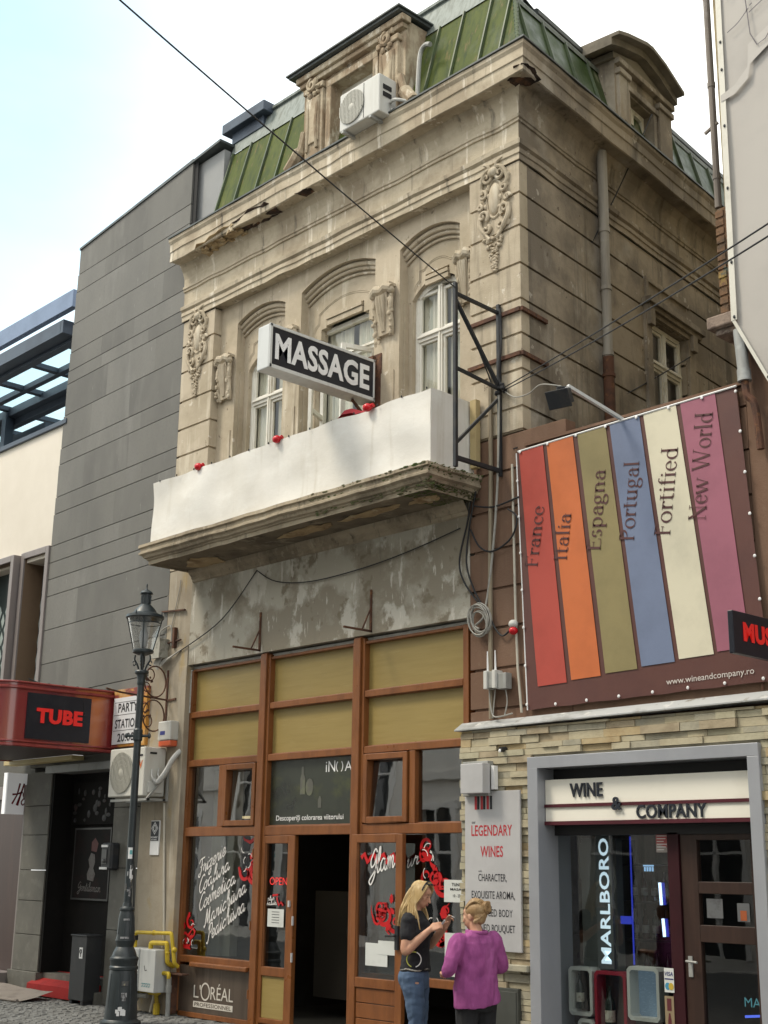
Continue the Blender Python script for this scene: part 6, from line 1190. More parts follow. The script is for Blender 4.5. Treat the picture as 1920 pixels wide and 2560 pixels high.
t = thing('bottle_picture', 'narrow paper picture of a bottle below the card stickers', 'picture', (-7.08, .1, .6)); b = MB(); b.quad((-7.14, .094, .40), (-7.045, .094, .40), (-7.045, .094, .76), (-7.14, .094, .76)); b.build('sheet', mat('tan_paper', (.26, .20, .12), [], .6), t, recalc=False); b = MB(); b.fan([(-7.115, .64), (-7.07, .64), (-7.07, .74), (-7.115, .74)], (0, .092, 0), XX, ZZ); b.fan([(-7.11, .45), (-7.075, .45), (-7.075, .56), (-7.085, .62), (-7.10, .62), (-7.11, .56)], (0, .092, 0), XX, ZZ); b.build('print', mat('wine_print', (.10, .02, .025), [], .6), t, recalc=False)
t = thing('window_notice', 'small pink and white printed notice at the top of the wine shop window', 'notice', (-7.12, .14, 2.05)); b = MB(); b.quad((-7.20, .143, 1.965), (-7.06, .143, 1.965), (-7.06, .143, 2.125), (-7.20, .143, 2.125)); b.build('sheet', mat('notice_pink', (.40, .10, .10), [((.32, .28, .26), 3, .48, .52, (.5, 1, 2))], .6), t, recalc=False)
b = MB()
for i in range(6): b.fan([(-7.19, 2.105-.024*i), (-7.075-.02*(i % 3), 2.105-.024*i), (-7.075-.02*(i % 3), 2.112-.024*i), (-7.19, 2.112-.024*i)], (0, .141, 0), XX, ZZ)
b.build('print', WHITEVINYL, t, recalc=False)
# things on the stone front
LG = thing('wine_poster_board', 'tall silver board reading LEGENDARY WINES on the stone front', 'sign', (-8.92, -.13, 1.8)); b = MB(); b.box(-9.285, -8.56, -.145, -.12, 1.045, 2.545); b.build('board', SILVER, LG, bevel=.003)
b = MB(); y = -.147; b.text('LEGENDARY', (-9.195, y, 2.115), XX, ZZ, .535, .105, bold=.012); b.text('WINES', (-9.075, y, 1.915), XX, ZZ, .295, .105, bold=.012)
for i, x in enumerate((-9.15, -9.07, -8.99)): b.fan([(x, 2.37), (x+.032, 2.37), (x+.032, 2.50), (x, 2.50)], (0, y, 0), XX, ZZ)
b.build('red_lettering', mat('print_red', (.45, .03, .04), [], .5), LG, recalc=False)
b = MB()
for i, x in enumerate((-9.115, -9.035, -8.945)): b.fan([(x, 2.37), (x+.03, 2.37), (x+.03, 2.50), (x, 2.50)], (0, y, 0), XX, ZZ)
for tx, x0, x1, z, h in (('our', -9.19, -9.14, 2.235, .02), ('with', -9.105, -9.06, 1.772, .02), ('CHARACTER,', -9.105, -8.735, 1.675, .082), ('EXQUISITE AROMA,', -9.195, -8.635, 1.51, .085), ('BALANCED BODY', -9.19, -8.665, 1.36, .068), ('REFINED BOUQUET', -9.20, -8.635, 1.205, .082)): b.text(tx, (x0, y, z), XX, ZZ, x1-x0, h, bold=.004)
b.build('black_lettering', INK, LG, recalc=False, cut=True)
SL = thing('wall_lamp', 'square silver wall lamp fixed above the silver wine board', 'lamp', (-9.08, -.2, 2.65)); b = MB(); b.box(-9.27, -8.93, -.19, -.10, 2.50, 2.84); b.build('back_plate', PIPE_G, SL, bevel=.004); b = MB(); b.box(-9.20, -8.90, -.30, -.19, 2.52, 2.81); b.build('lamp_body', SILVER, SL, bevel=.006); b = MB(); b.box(-8.895, -8.86, -.18, -.12, 2.56, 2.79); b.build('side_cap', LETTER_W, SL)
CMR = thing('security_camera', 'tiny dark camera poking out of the stone front', 'camera', (-8.78, -.15, 2.95)); b = MB(); b.tube([(-8.78, -.09, 2.95), (-8.78, -.17, 2.94)], .026, 10); b.build('camera_body', BLACKIRON, CMR); b = MB(); b.ball((-8.785, -.172, 2.93), .018, .01, .018, 8, 5); b.build('lens', LETTER_W, CMR)

# ================================================================ brown wall above the shop and its banner
BWL = thing('brown_wall', 'brown painted plaster wall above the wine shop behind the striped banner', 'wall', (-7, 0, 3.2))
b = MB()
for z1, z0 in zip([6.06, 5.86, 5.45, 5.03, 4.61, 4.2, 3.78, 3.2], [5.86, 5.45, 5.03, 4.61, 4.2, 3.78, 3.2]): b.box(-7.99, -5.935, .0, .28, z0+.012, z1-.012)
b.box(-7.99, -5.935, .03, .27, 3.2, 6.05); b.build('wall_body', BROWNWALL, BWL)
b = MB(); b.box(-8.53, -5.935, -.03, .3, 6.06, 6.09); b.build('coping', BROWNWALL, BWL)
WB_ = thing('wine_banner', 'large brown banner with six coloured stripes naming wine regions', 'banner', (-7.3, -.05, 4.7))
BNM = mat('banner_brown', (.105, .042, .034), [((.085, .034, .03), 2, .45, .7)], .45, [(1.4, .25), (5, .12, (1, 1, .5)), (160, .06)], spec=.4)
ba, bb, bc_, bd = (-8.62, 6.02), (-6.00, 6.055), (-5.84, 3.36), (-8.52, 3.315)
b = MB(); nx, nz = 60, 40; P = []
for i in range(nx+1):
    for j in range(nz+1):
        u, v = i/nx, j/nz; x = (bd[0]*(1-u)+bc_[0]*u)*(1-v)+(ba[0]*(1-u)+bb[0]*u)*v; z = (bd[1]*(1-u)+bc_[1]*u)*(1-v)+(ba[1]*(1-u)+bb[1]*u)*v
        e = .012*abs(math.sin(u*math.pi*5)) if j in (0, nz) else 0; P.append((x, -.045+.004*mnoise.noise(Vector((x*1.5, z*1.2, 2))), z-e*(1 if j else -1)*.6))
b.add(P, [(i*(nz+1)+j, (i+1)*(nz+1)+j, (i+1)*(nz+1)+j+1, i*(nz+1)+j+1) for i in range(nx) for j in range(nz)], True); b.build('banner_sheet', BNM, WB_, recalc=False)
STR = [((-8.58, -8.28, -8.38, -8.04), (.42, .055, .035)), ((-8.21, -7.89, -7.96, -7.63), (.55, .135, .03)), ((-7.81, -7.48, -7.55, -7.21), (.25, .205, .085)), ((-7.41, -7.08, -7.14, -6.80), (.15, .19, .30)), ((-7.01, -6.66, -6.73, -6.39), (.66, .615, .47)), ((-6.59, -6.235, -6.33, -6.03), (.32, .10, .15))]
for i, ((a, c, d, e), cc) in enumerate(STR):
    a, c, d, e = a-.006, c+.016, d-.006, e+.018; cc = tuple(.94*q+.012 for q in cc)
    b = MB(); zt, zb = 6.012+.006*i, 3.54+.025*i; n = 20; P = []
    for k in range(n+1):
        v = k/n
        for x0, x1 in ((d, a), (e, c)): x = x0+(x1-x0)*v; z = zb+(zt-zb)*v+(.008 if x0 == e else 0); P.append((x, -.049+.004*mnoise.noise(Vector((x*1.5, z*1.2, 2)))-.003, z))
    b.add(P, [(2*k, 2*k+1, 2*k+3, 2*k+2) for k in range(n)], True)
    b.build('stripe', mat('banner_stripe_%s' % 'red orange olive blue cream plum'.split()[i], cc, [(tuple(.85*q for q in cc), 2, .45, .7)], .5, [(1.4, .22), (5, .10, (1, 1, .5)), (160, .06)]), WB_, recalc=False)
# serif letters
def ell(cx, cy_, rx, ry, a0, a1, n=16): return [(cx+rx*math.cos(R(a0+(a1-a0)*i/n)), cy_+ry*math.sin(R(a0+(a1-a0)*i/n))) for i in range(n+1)]
TK, TN = .105, .035
GL = {'I': (.36, [('s', .18, 0, .95)]), 'F': (.62, [('s', .18, 0, .95), ('h', .1, .6, .93), ('v', .585, .76, .93), ('h', .2, .46, .49), ('v', .46, .40, .58)]), 'E': (.68, [('s', .18, 0, .95), ('h', .1, .6, .93), ('v', .585, .76, .93), ('h', .2, .46, .49), ('v', .46, .40, .58), ('h', .1, .63, .02), ('v', .62, .02, .2)]),
 'P': (.66, [('s', .18, 0, .95), ('e', .24, .70, .33, .24, 90, -90)]), 'N': (.92, [('t', .16, 0, .95), ('d', (.12, .95), (.74, .0), 1), ('t', .74, 0, .95)]), 'W': (1.22, [('d', (.08, .95), (.36, 0), 1), ('d', (.36, 0), (.58, .93), 0), ('d', (.56, .95), (.84, 0), 1), ('d', (.84, 0), (1.10, .95), 0), ('h', 0, .2, .945), ('h', .48, .68, .945), ('h', 1.0, 1.2, .945)]),
 'r': (.44, [('s', .15, 0, .62), ('e', .34, .40, .16, .20, 165, 60), ('b', .41, .55)]), 'a': (.56, [('s', .42, 0, .42), ('e', .28, .44, .14, .18, 0, 160), ('b', .14, .48), ('e', .26, .19, .17, .18, 75, 330)]), 'n': (.66, [('s', .15, 0, .62), ('e', .32, .40, .17, .21, 170, 0), ('s', .49, 0, .42)]),
 'c': (.50, [('e', .27, .31, .20, .31, 45, 315), ('b', .41, .5)]), 'e': (.52, [('e', .27, .31, .20, .31, 5, 325), ('h', .1, .46, .34)]), 't': (.40, [('s', .18, .06, .80), ('h', .03, .37, .60), ('e', .28, .10, .10, .10, 180, 320)]), 'l': (.32, [('s', .16, 0, 1.0)]), 'i': (.32, [('s', .16, 0, .62), ('b', .16, .82)]),
 's': (.46, [('e', .22, .47, .13, .15, 20, 230), ('e', .23, .16, .14, .16, 90, -150)]), 'p': (.64, [('s', .15, -.3, .62), ('e', .32, .31, .21, .31, 150, -150)]), 'g': (.56, [('e', .25, .40, .16, .22, 0, 360), ('e', .27, -.13, .22, .15, 0, 360), ('h', .34, .54, .60), ('e', .2, .1, .1, .1, 90, 270)]),
 'o': (.60, [('e', .30, .31, .23, .31, 0, 360)]), 'u': (.68, [('s', .15, .15, .62), ('e', .31, .18, .16, .18, 180, 350), ('s', .50, 0, .62)]), 'f': (.38, [('s', .18, 0, .80), ('e', .30, .82, .12, .17, 180, 50), ('h', .04, .38, .60)]), 'd': (.64, [('s', .49, 0, 1.0), ('e', .31, .31, .21, .31, 30, 330)]),
 'w': (.92, [('d', (.06, .62), (.27, 0), 1), ('d', (.27, 0), (.44, .6), 0), ('d', (.42, .62), (.63, 0), 1), ('d', (.63, 0), (.84, .62), 0), ('h', 0, .16, .615), ('h', .36, .52, .615), ('h', .76, .92, .615)]), ' ': (.35, [])}
def serif(b, txt, O, U, V, length, cap):
    tot = sum(GL[c][0] for c in txt); kx = length/tot; x = 0
    T = lambda p: ((x+p[0])*kx, p[1]*cap/.95)
    for c in txt:
        wd, st = GL[c]
        for s_ in st:
            if s_[0] in 'st': w_ = (TK if s_[0] == 's' else TN); b.ribbon([T((s_[1], s_[2])), T((s_[1], s_[3]))], w_*kx, O, U, V); [b.ribbon([T((s_[1]-.12, q)), T((s_[1]+.12, q))], TN*cap, O, U, V) for q in (s_[2]+.015, s_[3]-.015)]
            elif s_[0] == 'h': b.ribbon([T((s_[1], s_[3])), T((s_[2], s_[3]))], TN*cap, O, U, V)
            elif s_[0] == 'v': b.ribbon([T((s_[1], s_[2])), T((s_[1], s_[3]))], TN*cap, O, U, V)
            elif s_[0] == 'd': b.ribbon([T(s_[1]), T(s_[2])], (TK if s_[3] else TN)*kx, O, U, V)
            elif s_[0] == 'b': b.fan([T(p) for p in ell(s_[1], s_[2], .06, .06, 0, 345, 12)], O, U, V)
            elif s_[0] == 'e':
                P = ell(*s_[1:]); b.ribbon([T(p) for p in P], [(TN+(TK-TN)*abs((p[0]-s_[1])/s_[3])**1.5)*kx for p in P], O, U, V)
        x += wd
for txt, (x0, z0), (x1, z1), cap in (('France', (-8.36, 4.73), (-8.255, 5.36), .165), ('Italia', (-7.985, 4.74), (-7.91, 5.22), .165), ('Espagna', (-7.57, 4.77), (-7.475, 5.58), .17), ('Portugal', (-7.175, 4.80), (-7.075, 5.58), .17), ('Fortified', (-6.77, 4.78), (-6.635, 5.62), .175), ('New World', (-6.385, 4.86), (-6.245, 5.87), .18)):
    b = MB(); U = Vector((x1-x0, 0, z1-z0)); l = U.length; U.normalize(); V = Vector((-1, 0, .16)); serif(b, txt, (x0, -.0575, z0), U, V, l, cap); b.build('lettering', mat('banner_print_brown', (.085, .03, .03), [], .5), WB_, recalc=False)
b = MB(); b.text('www.wineandcompany.ro', (-6.88, -.053, 3.405), Vector((1, 0, .02)).normalized(), ZZ, .895, .072, bold=.0); b.build('web_lettering', mat('banner_print_white', (.62, .58, .54), [], .5), WB_, recalc=False)
b = MB()
for (xa, za), (xb, zb), n in ((ba, bb, 7), (bb, bc_, 7), (bc_, bd, 7), (bd, ba, 7)):
    for i in range(n): f = (i+.15)/n; b.ball((xa+(xb-xa)*f*.985, -.062, za+(zb-za)*f+(-.025 if za > 5 and zb > 5 else .03 if za < 4 and zb < 4 else 0)), .016, .008, .016, 8, 5)
b.build('eyelet', LETTER_W, WB_)
b = MB(); b.tube([(-8.60, -.05, 6.01), (-5.99, -.05, 6.05)], .010, 6); b.tube([(-8.63, -.04, 6.0), (-8.53, -.04, 3.32)], .008, 6); b.build('edge_rope', LETTER_W, WB_)
# ================================================================ right-hand building with hanging printed sheet
RBd = thing('right_building', 'old building edge at the right hidden behind a pale printed sheet', 'building', (-4, .2, 6))
yel = mat('yellowed_old_plaster', (.36, .30, .18), [((.25, .20, .12), 3, .46, .62), ((.46, .40, .28), 5, .56, .68), ((.15, .12, .09), 3, .6, .75, V1, .8)], .92, [(30, .3)])
b = MB(); b.box(-6.04, 4, .02, 8.6, 6.72, 16); b.box(-5.935, 4, .3, 8.6, 0, 6.72); b.build('wall', yel, RBd)  # wall extended back and down to shade the yard and side wall
CW = thing('added_yard_blocker', 'unseen rear wall added behind the narrow yard to darken the side wall', 'wall', (-7.6, 8.3, 0)); b = MB(); b.box(-9.8, -5.9, 8.05, 8.4, 0, 10.9); b.build('wall_body', STUCCO_SIDE, CW)  # added out of view to keep light off the back of the side wall
b = MB(); b.box(-6.10, -6.0, -.03, .3, 6.75, 7.86)
for i in range(12): b.box(-6.115, -6.03, -.04, .1, 6.80+.088*i, 6.865+.088*i)
b.build('brick_edge', mat('orange_brick_edge', (.17, .095, .05), [((.10, .065, .04), 8, .45, .6), ((.28, .19, .06), 6, .58, .66), ((.10, .12, .10), 7, .62, .7)], .9, [(20, .5)]), RBd)
b = MB(); b.box(-6.20, -5.9, -.16, .3, 6.62, 6.74); b.box(-6.15, -5.9, -.10, .3, 6.56, 6.62); b.build('stone_ledge', mat('crumbling_ledge', (.26, .20, .16), [((.15, .11, .09), 7, .45, .62), ((.38, .33, .28), 9, .57, .68)], .95, [(20, .6)]), RBd, bevel=.015)
b = MB(); b.box(-5.93, 4, .0, .3, 3.2, 6.56); b.build('lower_wall', BROWNWALL, RBd)
b = MB(); b.tube([(-6.11, .02, 14), (-6.11, .02, 7.9)], .034, 10)
for z in (8.2, 9.2, 10.2, 11.2): b.tube([(-6.11, .02, z), (-6.11, .02, z+.05)], .040, 10)
b.bar((-6.20, .0, 8.72), (-6.06, .02, 8.80), .025, .025); b.build('downpipe', mat('old_brown_pipe', (.20, .17, .145), [((.12, .10, .085), 3, .46, .66, V1, .8), ((.27, .245, .22), 4, .58, .7)], .7), RBd)
b = MB(); b.tube([(-5.90, -.10, 6.55), (-5.875, -.10, 6.10)], .055, 12); b.tube([(-5.878, -.10, 6.16), (-5.874, -.10, 6.05)], .062, 12); b.build('downpipe', PIPE_G, RBd); b = MB(); b.tube(crom([(-5.874, -.10, 6.05), (-5.86, -.10, 5.92), (-5.80, -.08, 5.80), (-5.78, -.06, 5.4)]), .035, 8); b.tube([(-6.0, -.03, 6.0), (-5.93, -.02, 3.3)], .012, 6); b.build('rusty_pipe', RUST, RBd)
PS2 = thing('printed_sheet', 'large pale hanging sheet printed with a faint window drawing at the right', 'sheet', (-4.5, -.15, 8))
SHM = mat('sheet_pale', (.42, .395, .365), [((.36, .34, .32), .8, .46, .7)], .7, [(1.4, .2)])
# outline: left edge, slanted lower edge
poly = [(-5.86, 13.5), (-5.93, 6.63), (-5.62, 5.98), (-5.10, 5.0), (2, 5.0), (2, 13.5)]
b = MB(); zs = [5.0, 5.5, 5.98, 6.3, 6.63]+[6.63+.2*i for i in range(1, 35)]
def lx(z):
    for (xa, za), (xb, zb) in zip(poly[:3], poly[1:4]):
        if zb <= z <= za: return xa+(xb-xa)*(za-z)/(za-zb)
    return poly[3][0]
P = []
for z in zs:
    for i in range(26): x = lx(z)+(2-lx(z))*(i/25)**1.5; P.append((x, -.14+.025*mnoise.noise(Vector((x*.8, z*.7, 4)))+.01*mnoise.noise(Vector((x*3, z*2, 1))), z))
b.add(P, [(26*k+i, 26*k+i+1, 26*k+27+i, 26*k+26+i) for k in range(len(zs)-1) for i in range(25)], True); b.build('sheet_fabric', SHM, PS2, recalc=False)
b = MB(); e = [(lx(13.4), 13.4), (lx(6.63), 6.63), (-5.62, 5.98), (-5.10, 5.0)]
b.add([(x+d, -.165, z) for x, z in e[:2] for d in (-.005, .055)]+[(x+.0+d, -.162, z) for x, z in e[1:] for d in (.0, .035)], [(0, 1, 3, 2), (4, 5, 7, 6), (6, 7, 9, 8)]); b.build('sheet_hem', mat('sheet_hem_white', (.62, .60, .53), [((.52, .50, .43), 4, .5, .7)], .6), PS2, recalc=False)
b = MB()
for z in (6.66, 7.2, 7.95, 8.6, 9.2, 9.5, 10.0, 10.4, 11): b.ball((lx(z)+.03, -.17, z), .012, .008, .018, 7, 5)
b.ball((-5.60, -.17, 6.0), .012, .008, .016, 7, 5); b.build('eyelet', BLACKIRON, PS2)
b = MB(); y = -.185; OO = (0, y, 0)
for pts in ([(-5.62, 12.2), (-5.60, 9.42), (-5.2, 9.62)], [(-5.58, 12), (-5.57, 9.95), (-5.2, 10.1)], [(-5.52, 11.8), (-5.51, 10.0)], [(-5.45, 12), (-5.44, 10.05)], [(-5.60, 9.85), (-5.2, 10.02)], [(-5.60, 9.65), (-5.2, 9.82)], [(-5.84, 9.55), (-5.72, 9.60), (-5.60, 9.70)], [(-5.84, 9.92), (-5.75, 9.99), (-5.60, 10.06)], [(-5.83, 10.3), (-5.70, 10.42)], [(-5.84, 10.6), (-5.76, 10.68), (-5.62, 10.8)]): b.ribbon(crom([(x+.06, z) for x, z in pts], 5), .012, OO, XX, ZZ)
for i in range(10): b.ribbon([(-5.53+.04*(i % 4), 9.72+.045*i), (-5.50+.04*(i % 4), 9.735+.045*i)], .012, OO, XX, ZZ)
b.build('window_drawing', mat('sheet_print_grey', (.13, .12, .13), [], .7), PS2, recalc=False)
b = MB(); b.add([(x, -.17, z) for x, z in ((-5.9, 8.93), (-5.75, 8.97), (-5.6, 9.1), (-5.58, 9.33), (-5.2, 9.5), (2, 11.0), (2, 10.6), (-5.2, 9.32), (-5.57, 9.12), (-5.6, 8.98), (-5.75, 8.88), (-5.9, 8.86))], [tuple(range(12))]); b.build('printed_band', mat('sheet_band_light', (.445, .42, .39), [], .7), PS2, recalc=False)
MU = thing('music_sign', 'black projecting sign with red letters starting MUS at the right edge', 'sign', (-5.72, -.4, 3.7)); b = MB(); b.box(-5.75, -5.70, -.80, .9, 3.50, 3.85); b.build('sign_panel', BLACKFACE, MU, bevel=.006)
b = MB(); b.text('MUSIC', (-5.697, -.66, 3.61), YY, ZZ, .66, .16, depth=.004, bold=.05); b.build('lettering', LETTER_R, MU, recalc=False)
# ================================================================ flood lamp, cables and fittings on the pier
FL = thing('flood_lamp', 'black flood lamp on a long arm above the striped banner', 'lamp', (-7.4, -.7, 6.15))
b = MB(); b.bar((-7.27, .0, 6.04), (-7.39, -.72, 6.24), .035, .035); b.build('arm', ALU, FL, bevel=.004)
b = MB(); b.obox((-7.44, -.74, 6.21), rt, fw, dn, .11, .08, .06); b.obox((-7.44, -.76, 6.13), Vector((1, .2, 0)), Vector((-.2, 1, .5)), Vector((.05, -.5, 1)), .20, .10, .14); b.obox((-7.44, -.80, 6.10), Vector((1, .2, 0)), Vector((-.2, 1, .5)), Vector((.05, -.5, 1)), .24, .02, .18); b.build('lamp_head', BLACKIRON, FL, bevel=.006)
b = MB(); b.bar((-7.35, -.75, 6.06), (-7.38, -.75, 6.22), .012, .03); b.build('bracket', SILVER, FL)
RT = thing('router_box', 'small white outdoor router with two aerials on the brown pier', 'router', (-8.9, -.08, 3.65))
b = MB(); b.box(-9.03, -8.985, -.14, -.02, 3.56, 3.745); b.box(-8.915, -8.87, -.14, -.02, 3.56, 3.745); b.build('white_unit', WHITEPLASTIC, RT, bevel=.006); b = MB(); b.box(-8.985, -8.915, -.12, -.02, 3.57, 3.735); b.box(-8.87, -8.75, -.11, -.02, 3.55, 3.71); b.build('grey_box', PIPE_G, RT, bevel=.004)
for x in (-9.01, -8.905): b = MB(); b.tube([(x, -.09, 3.74), (x-.004, -.09, 3.95)], [.012, .006], 7); b.build('aerial', LETTER_W, RT)
b = MB(); b.tube(crom([(-9.0, -.08, 3.56), (-8.99, -.08, 3.42), (-8.95, -.09, 3.30), (-8.85, -.12, 3.27), (-8.65, -.13, 3.29)]), .008, 5); b.tube(crom([(-8.93, -.07, 3.56), (-8.95, -.07, 3.40), (-8.96, -.08, 3.27)]), .007, 5); b.tube(crom([(-8.80, -.06, 3.55), (-8.78, -.06, 3.42), (-8.80, -.08, 3.28)]), .007, 5); b.build('cable', CABLE_G, RT)
SI = thing('siren', 'small white and red alarm siren on the brown pier by the banner edge', 'siren', (-8.69, -.05, 4.15)); b = MB(); b.ball((-8.695, -.05, 4.20), .05, .05, .045, 12, 8); b.build('white_cap', WHITEPLASTIC, SI); b = MB(); b.ball((-8.69, -.055, 4.13), .045, .05, .042, 12, 8); b.build('red_lens', redg, SI)
CL = thing('cable_coil', 'coil of grey cable hanging on the brown pier', 'cable coil', (-9.13, -.06, 4.3)); b = MB(); rnd = random.Random(4)
for i in range(9):
    r_ = rnd.uniform(.10, .155); ox, oz = rnd.uniform(-.02, .02), rnd.uniform(-.04, .03); b.tube([(-9.13+ox+r_*.9*math.sin(a*.35)+.03*math.cos(a*.35), -.05-.006*i, 4.29+oz-r_*math.cos(a*.35)*1.1) for a in range(19)], .008, 5, cap=False)
b.tube(crom([(-9.05, -.06, 4.42), (-9.10, -.07, 4.30), (-9.20, -.07, 4.24), (-9.14, -.08, 4.20)]), .012, 6); b.build('loops', CABLE_G, CL)
def wire(name, label, paths, r, m_=CABLE, cat='cable', group=None):
    b = MB()
    for p in paths: b.tube(p, r, 6)
    return tag(b.build(name, m_, loc=paths[0][0]), label, cat, group)
wire('conduit', 'brown painted conduit running down the middle of the pier beside the iron frame', [[(-9.0, -.03, 7.05), (-9.0, -.03, 5.9), (-9.02, -.035, 4.6), (-9.02, -.035, 3.27)]], .024, CONDUIT, 'conduit')
wire('conduit', 'thin pale conduit running down beside the left edge of the striped banner', [[(-8.70, -.03, 5.9), (-8.68, -.03, 4.3), (-8.66, -.03, 3.75), (-8.60, -.05, 3.3)]], .013, mat('pale_conduit', (.48, .45, .38)), 'conduit')
wire('cable', 'grey cable dropping from the iron sign frame to the cable coil', [crom([(-8.85, -.06, 6.7), (-8.88, -.05, 5.9), (-8.94, -.05, 5.2), (-9.03, -.05, 4.6), (-9.07, -.06, 4.42)])], .013, CABLE_G)
wire('cable', 'tangle of black cables hanging from the balcony corner down to the coil', [crom([(-9.25, -.05, 5.75), (-9.34, -.03, 5.4), (-9.46, -.03, 5.0), (-9.40, -.03, 4.75), (-9.15, -.04, 4.45)]), crom([(-9.2, -.05, 5.7), (-9.3, -.04, 5.35), (-9.36, -.03, 4.95), (-9.25, -.04, 4.65), (-9.1, -.05, 4.42)]), crom([(-9.3, -.03, 5.3), (-9.15, -.05, 5.08), (-8.95, -.06, 5.0), (-8.7, -.06, 5.1), (-8.62, -.06, 5.3), (-8.75, -.05, 5.42)]), crom([(-9.25, -.04, 5.55), (-8.95, -.05, 5.48), (-8.6, -.05, 5.52)]), crom([(-9.05, -.05, 4.4), (-8.95, -.05, 4.2), (-8.85, -.04, 4.1), (-8.74, -.03, 4.16)])], .010)
wire('cable', 'black cable sagging across the grey plaster under the balcony', [crom([(-14.62, -.03, 4.56), (-13.7, -.03, 4.88), (-13.0, -.03, 5.42)]), crom([(-13.0, -.03, 5.42), (-12.6, -.03, 5.22), (-11.92, -.03, 5.12), (-11.0, -.03, 5.14), (-10.2, -.03, 5.22), (-9.45, -.03, 5.34)])], .007)
wire('overhead_wire', 'long black overhead wire running from the iron frame up to the top left sky', [sag((-8.87, -.70, 7.74), (-6.35, -7.63, 7.44), .03)], .007, cat='wire')
wire('overhead_wire', 'black wire climbing from the iron frame to the side dormer', [sag((-8.83, -.03, 6.80), (CX+S.x*2.85+.2, S.y*2.85, 11.3), .25)], .008, cat='wire')
wire('overhead_wire', 'pair of twisted black wires crossing the sheet at the right', [sag((-8.80, -.03, 6.78), (-2.44, -4.20, 5.34), .03), sag((-8.80, -.03, 6.75), (-2.44, -4.19, 5.27), .05)], .006, cat='wire')
wire('overhead_wire', 'thin wire running behind the flood lamp towards the side window', [sag((-8.65, -.06, 6.05), (CX+S.x*3.9+.05, S.y*3.9, 8.3), .05)], .008, cat='wire')
wire('cable', 'pale cable looping from the iron frame to the flood lamp', [crom([(-8.80, -.03, 6.74), (-8.5, -.2, 6.55), (-8.1, -.45, 6.42), (-7.75, -.68, 6.36), (-7.45, -.74, 6.25)])], .007, CABLE_G)
for x, lab in ((-12.91, 'rusty iron bracket left above the middle of the shopfront'), (-10.87, 'rusty iron bracket right above the third olive panel')):
    t = thing('iron_bracket', lab, 'bracket', (x, -.02, 4.4), 'iron brackets on the grey plaster'); b = MB(); b.bar((x, -.012, 4.38), (x, -.012, 4.87), .022, .022); b.bar((x, -.0, 4.39), (x-.0, -.42, 4.39), .022, .022); b.bar((x, -.012, 4.66), (x, -.14, 4.40), .014, .014); b.build('bracket_iron', RUST, t)
# ================================================================ opposite side of the street (seen only in reflections)
OP = thing('opposite_building', 'pale rendered building row across the street reflected in the shop glass', 'building', (-8, -13.4, 0))
b = MB(); opsx = []
for fl in range(3):
    for i in range(18): x = -34+i*2.6; opsx.append((x, x+1.15, (.15 if fl == 0 else 1.0)+fl*3.9, [(x, 3.2+fl*3.9), (x+1.15, 3.2+fl*3.9)]))
b.panel(-36, 14, -.1, 12.2, -13.2, opsx, -.22); b.box(-36, 14, -14, -13.0, 12.2, 12.6); b.box(-36, 14, -13.6, -13.1, 3.9, 4.1); b.build('wall', mat('pale_render', (.78, .76, .71), [((.66, .64, .60), 1, .45, .7)], .9), OP, recalc=False)
b = MB()
for a, c, z0, tp in opsx: b.quad((a, -13.4, z0), (c, -13.4, z0), (c, -13.4, tp[0][1]), (a, -13.4, tp[0][1]))
b.build('window', mat('far_glass', (.04, .045, .05), [], .12, spec=.8), OP, recalc=False)
b = MB()
for a, c, z0, tp in opsx:
    z1 = tp[0][1]; m_ = (a+c)/2
    for r in ((a-.12, a, z0, z1), (c, c+.12, z0, z1), (a-.18, c+.18, z1, z1+.16), (m_-.03, m_+.03, z0, z1), (a, c, z0+(z1-z0)*.65, z0+(z1-z0)*.65+.05)): b.box(r[0], r[1], -13.24, -13.14, r[2], r[3])
b.build_one('window_trim', mat('far_white_trim', (.80, .79, .76), [], .8), OP)


# ================================================================ people
SKIN = mat('skin', (.50, .27, .175), [((.56, .33, .22), 14, .45, .7), ((.44, .215, .14), 5, .55, .72)], .5, spec=.35)
def loft(b, rings, n=20, cap=True):
    """rings: (x, y, z, rx, ry) ellipses"""
    P = [(x+rx*math.cos(2*math.pi*j/n), y+ry*math.sin(2*math.pi*j/n), z) for x, y, z, rx, ry in rings for j in range(n)]; k = len(rings)
    F = [(i*n+j, i*n+(j+1) % n, (i+1)*n+(j+1) % n, (i+1)*n+j) for i in range(k-1) for j in range(n)]
    if cap: F += [tuple(range(n-1, -1, -1)), tuple(range((k-1)*n, k*n))]
    b.add(P, F, True)
def limb(b, pts, radii, n=12):
    p = crom([tuple(q)+(r,) for q, r in zip(pts, radii)], 5); b.tube([q[:3] for q in p], [q[3] for q in p], n)
    for q, r in zip(pts, radii): b.ball(q, r*.985, r*.985, r*.985, n, 8)
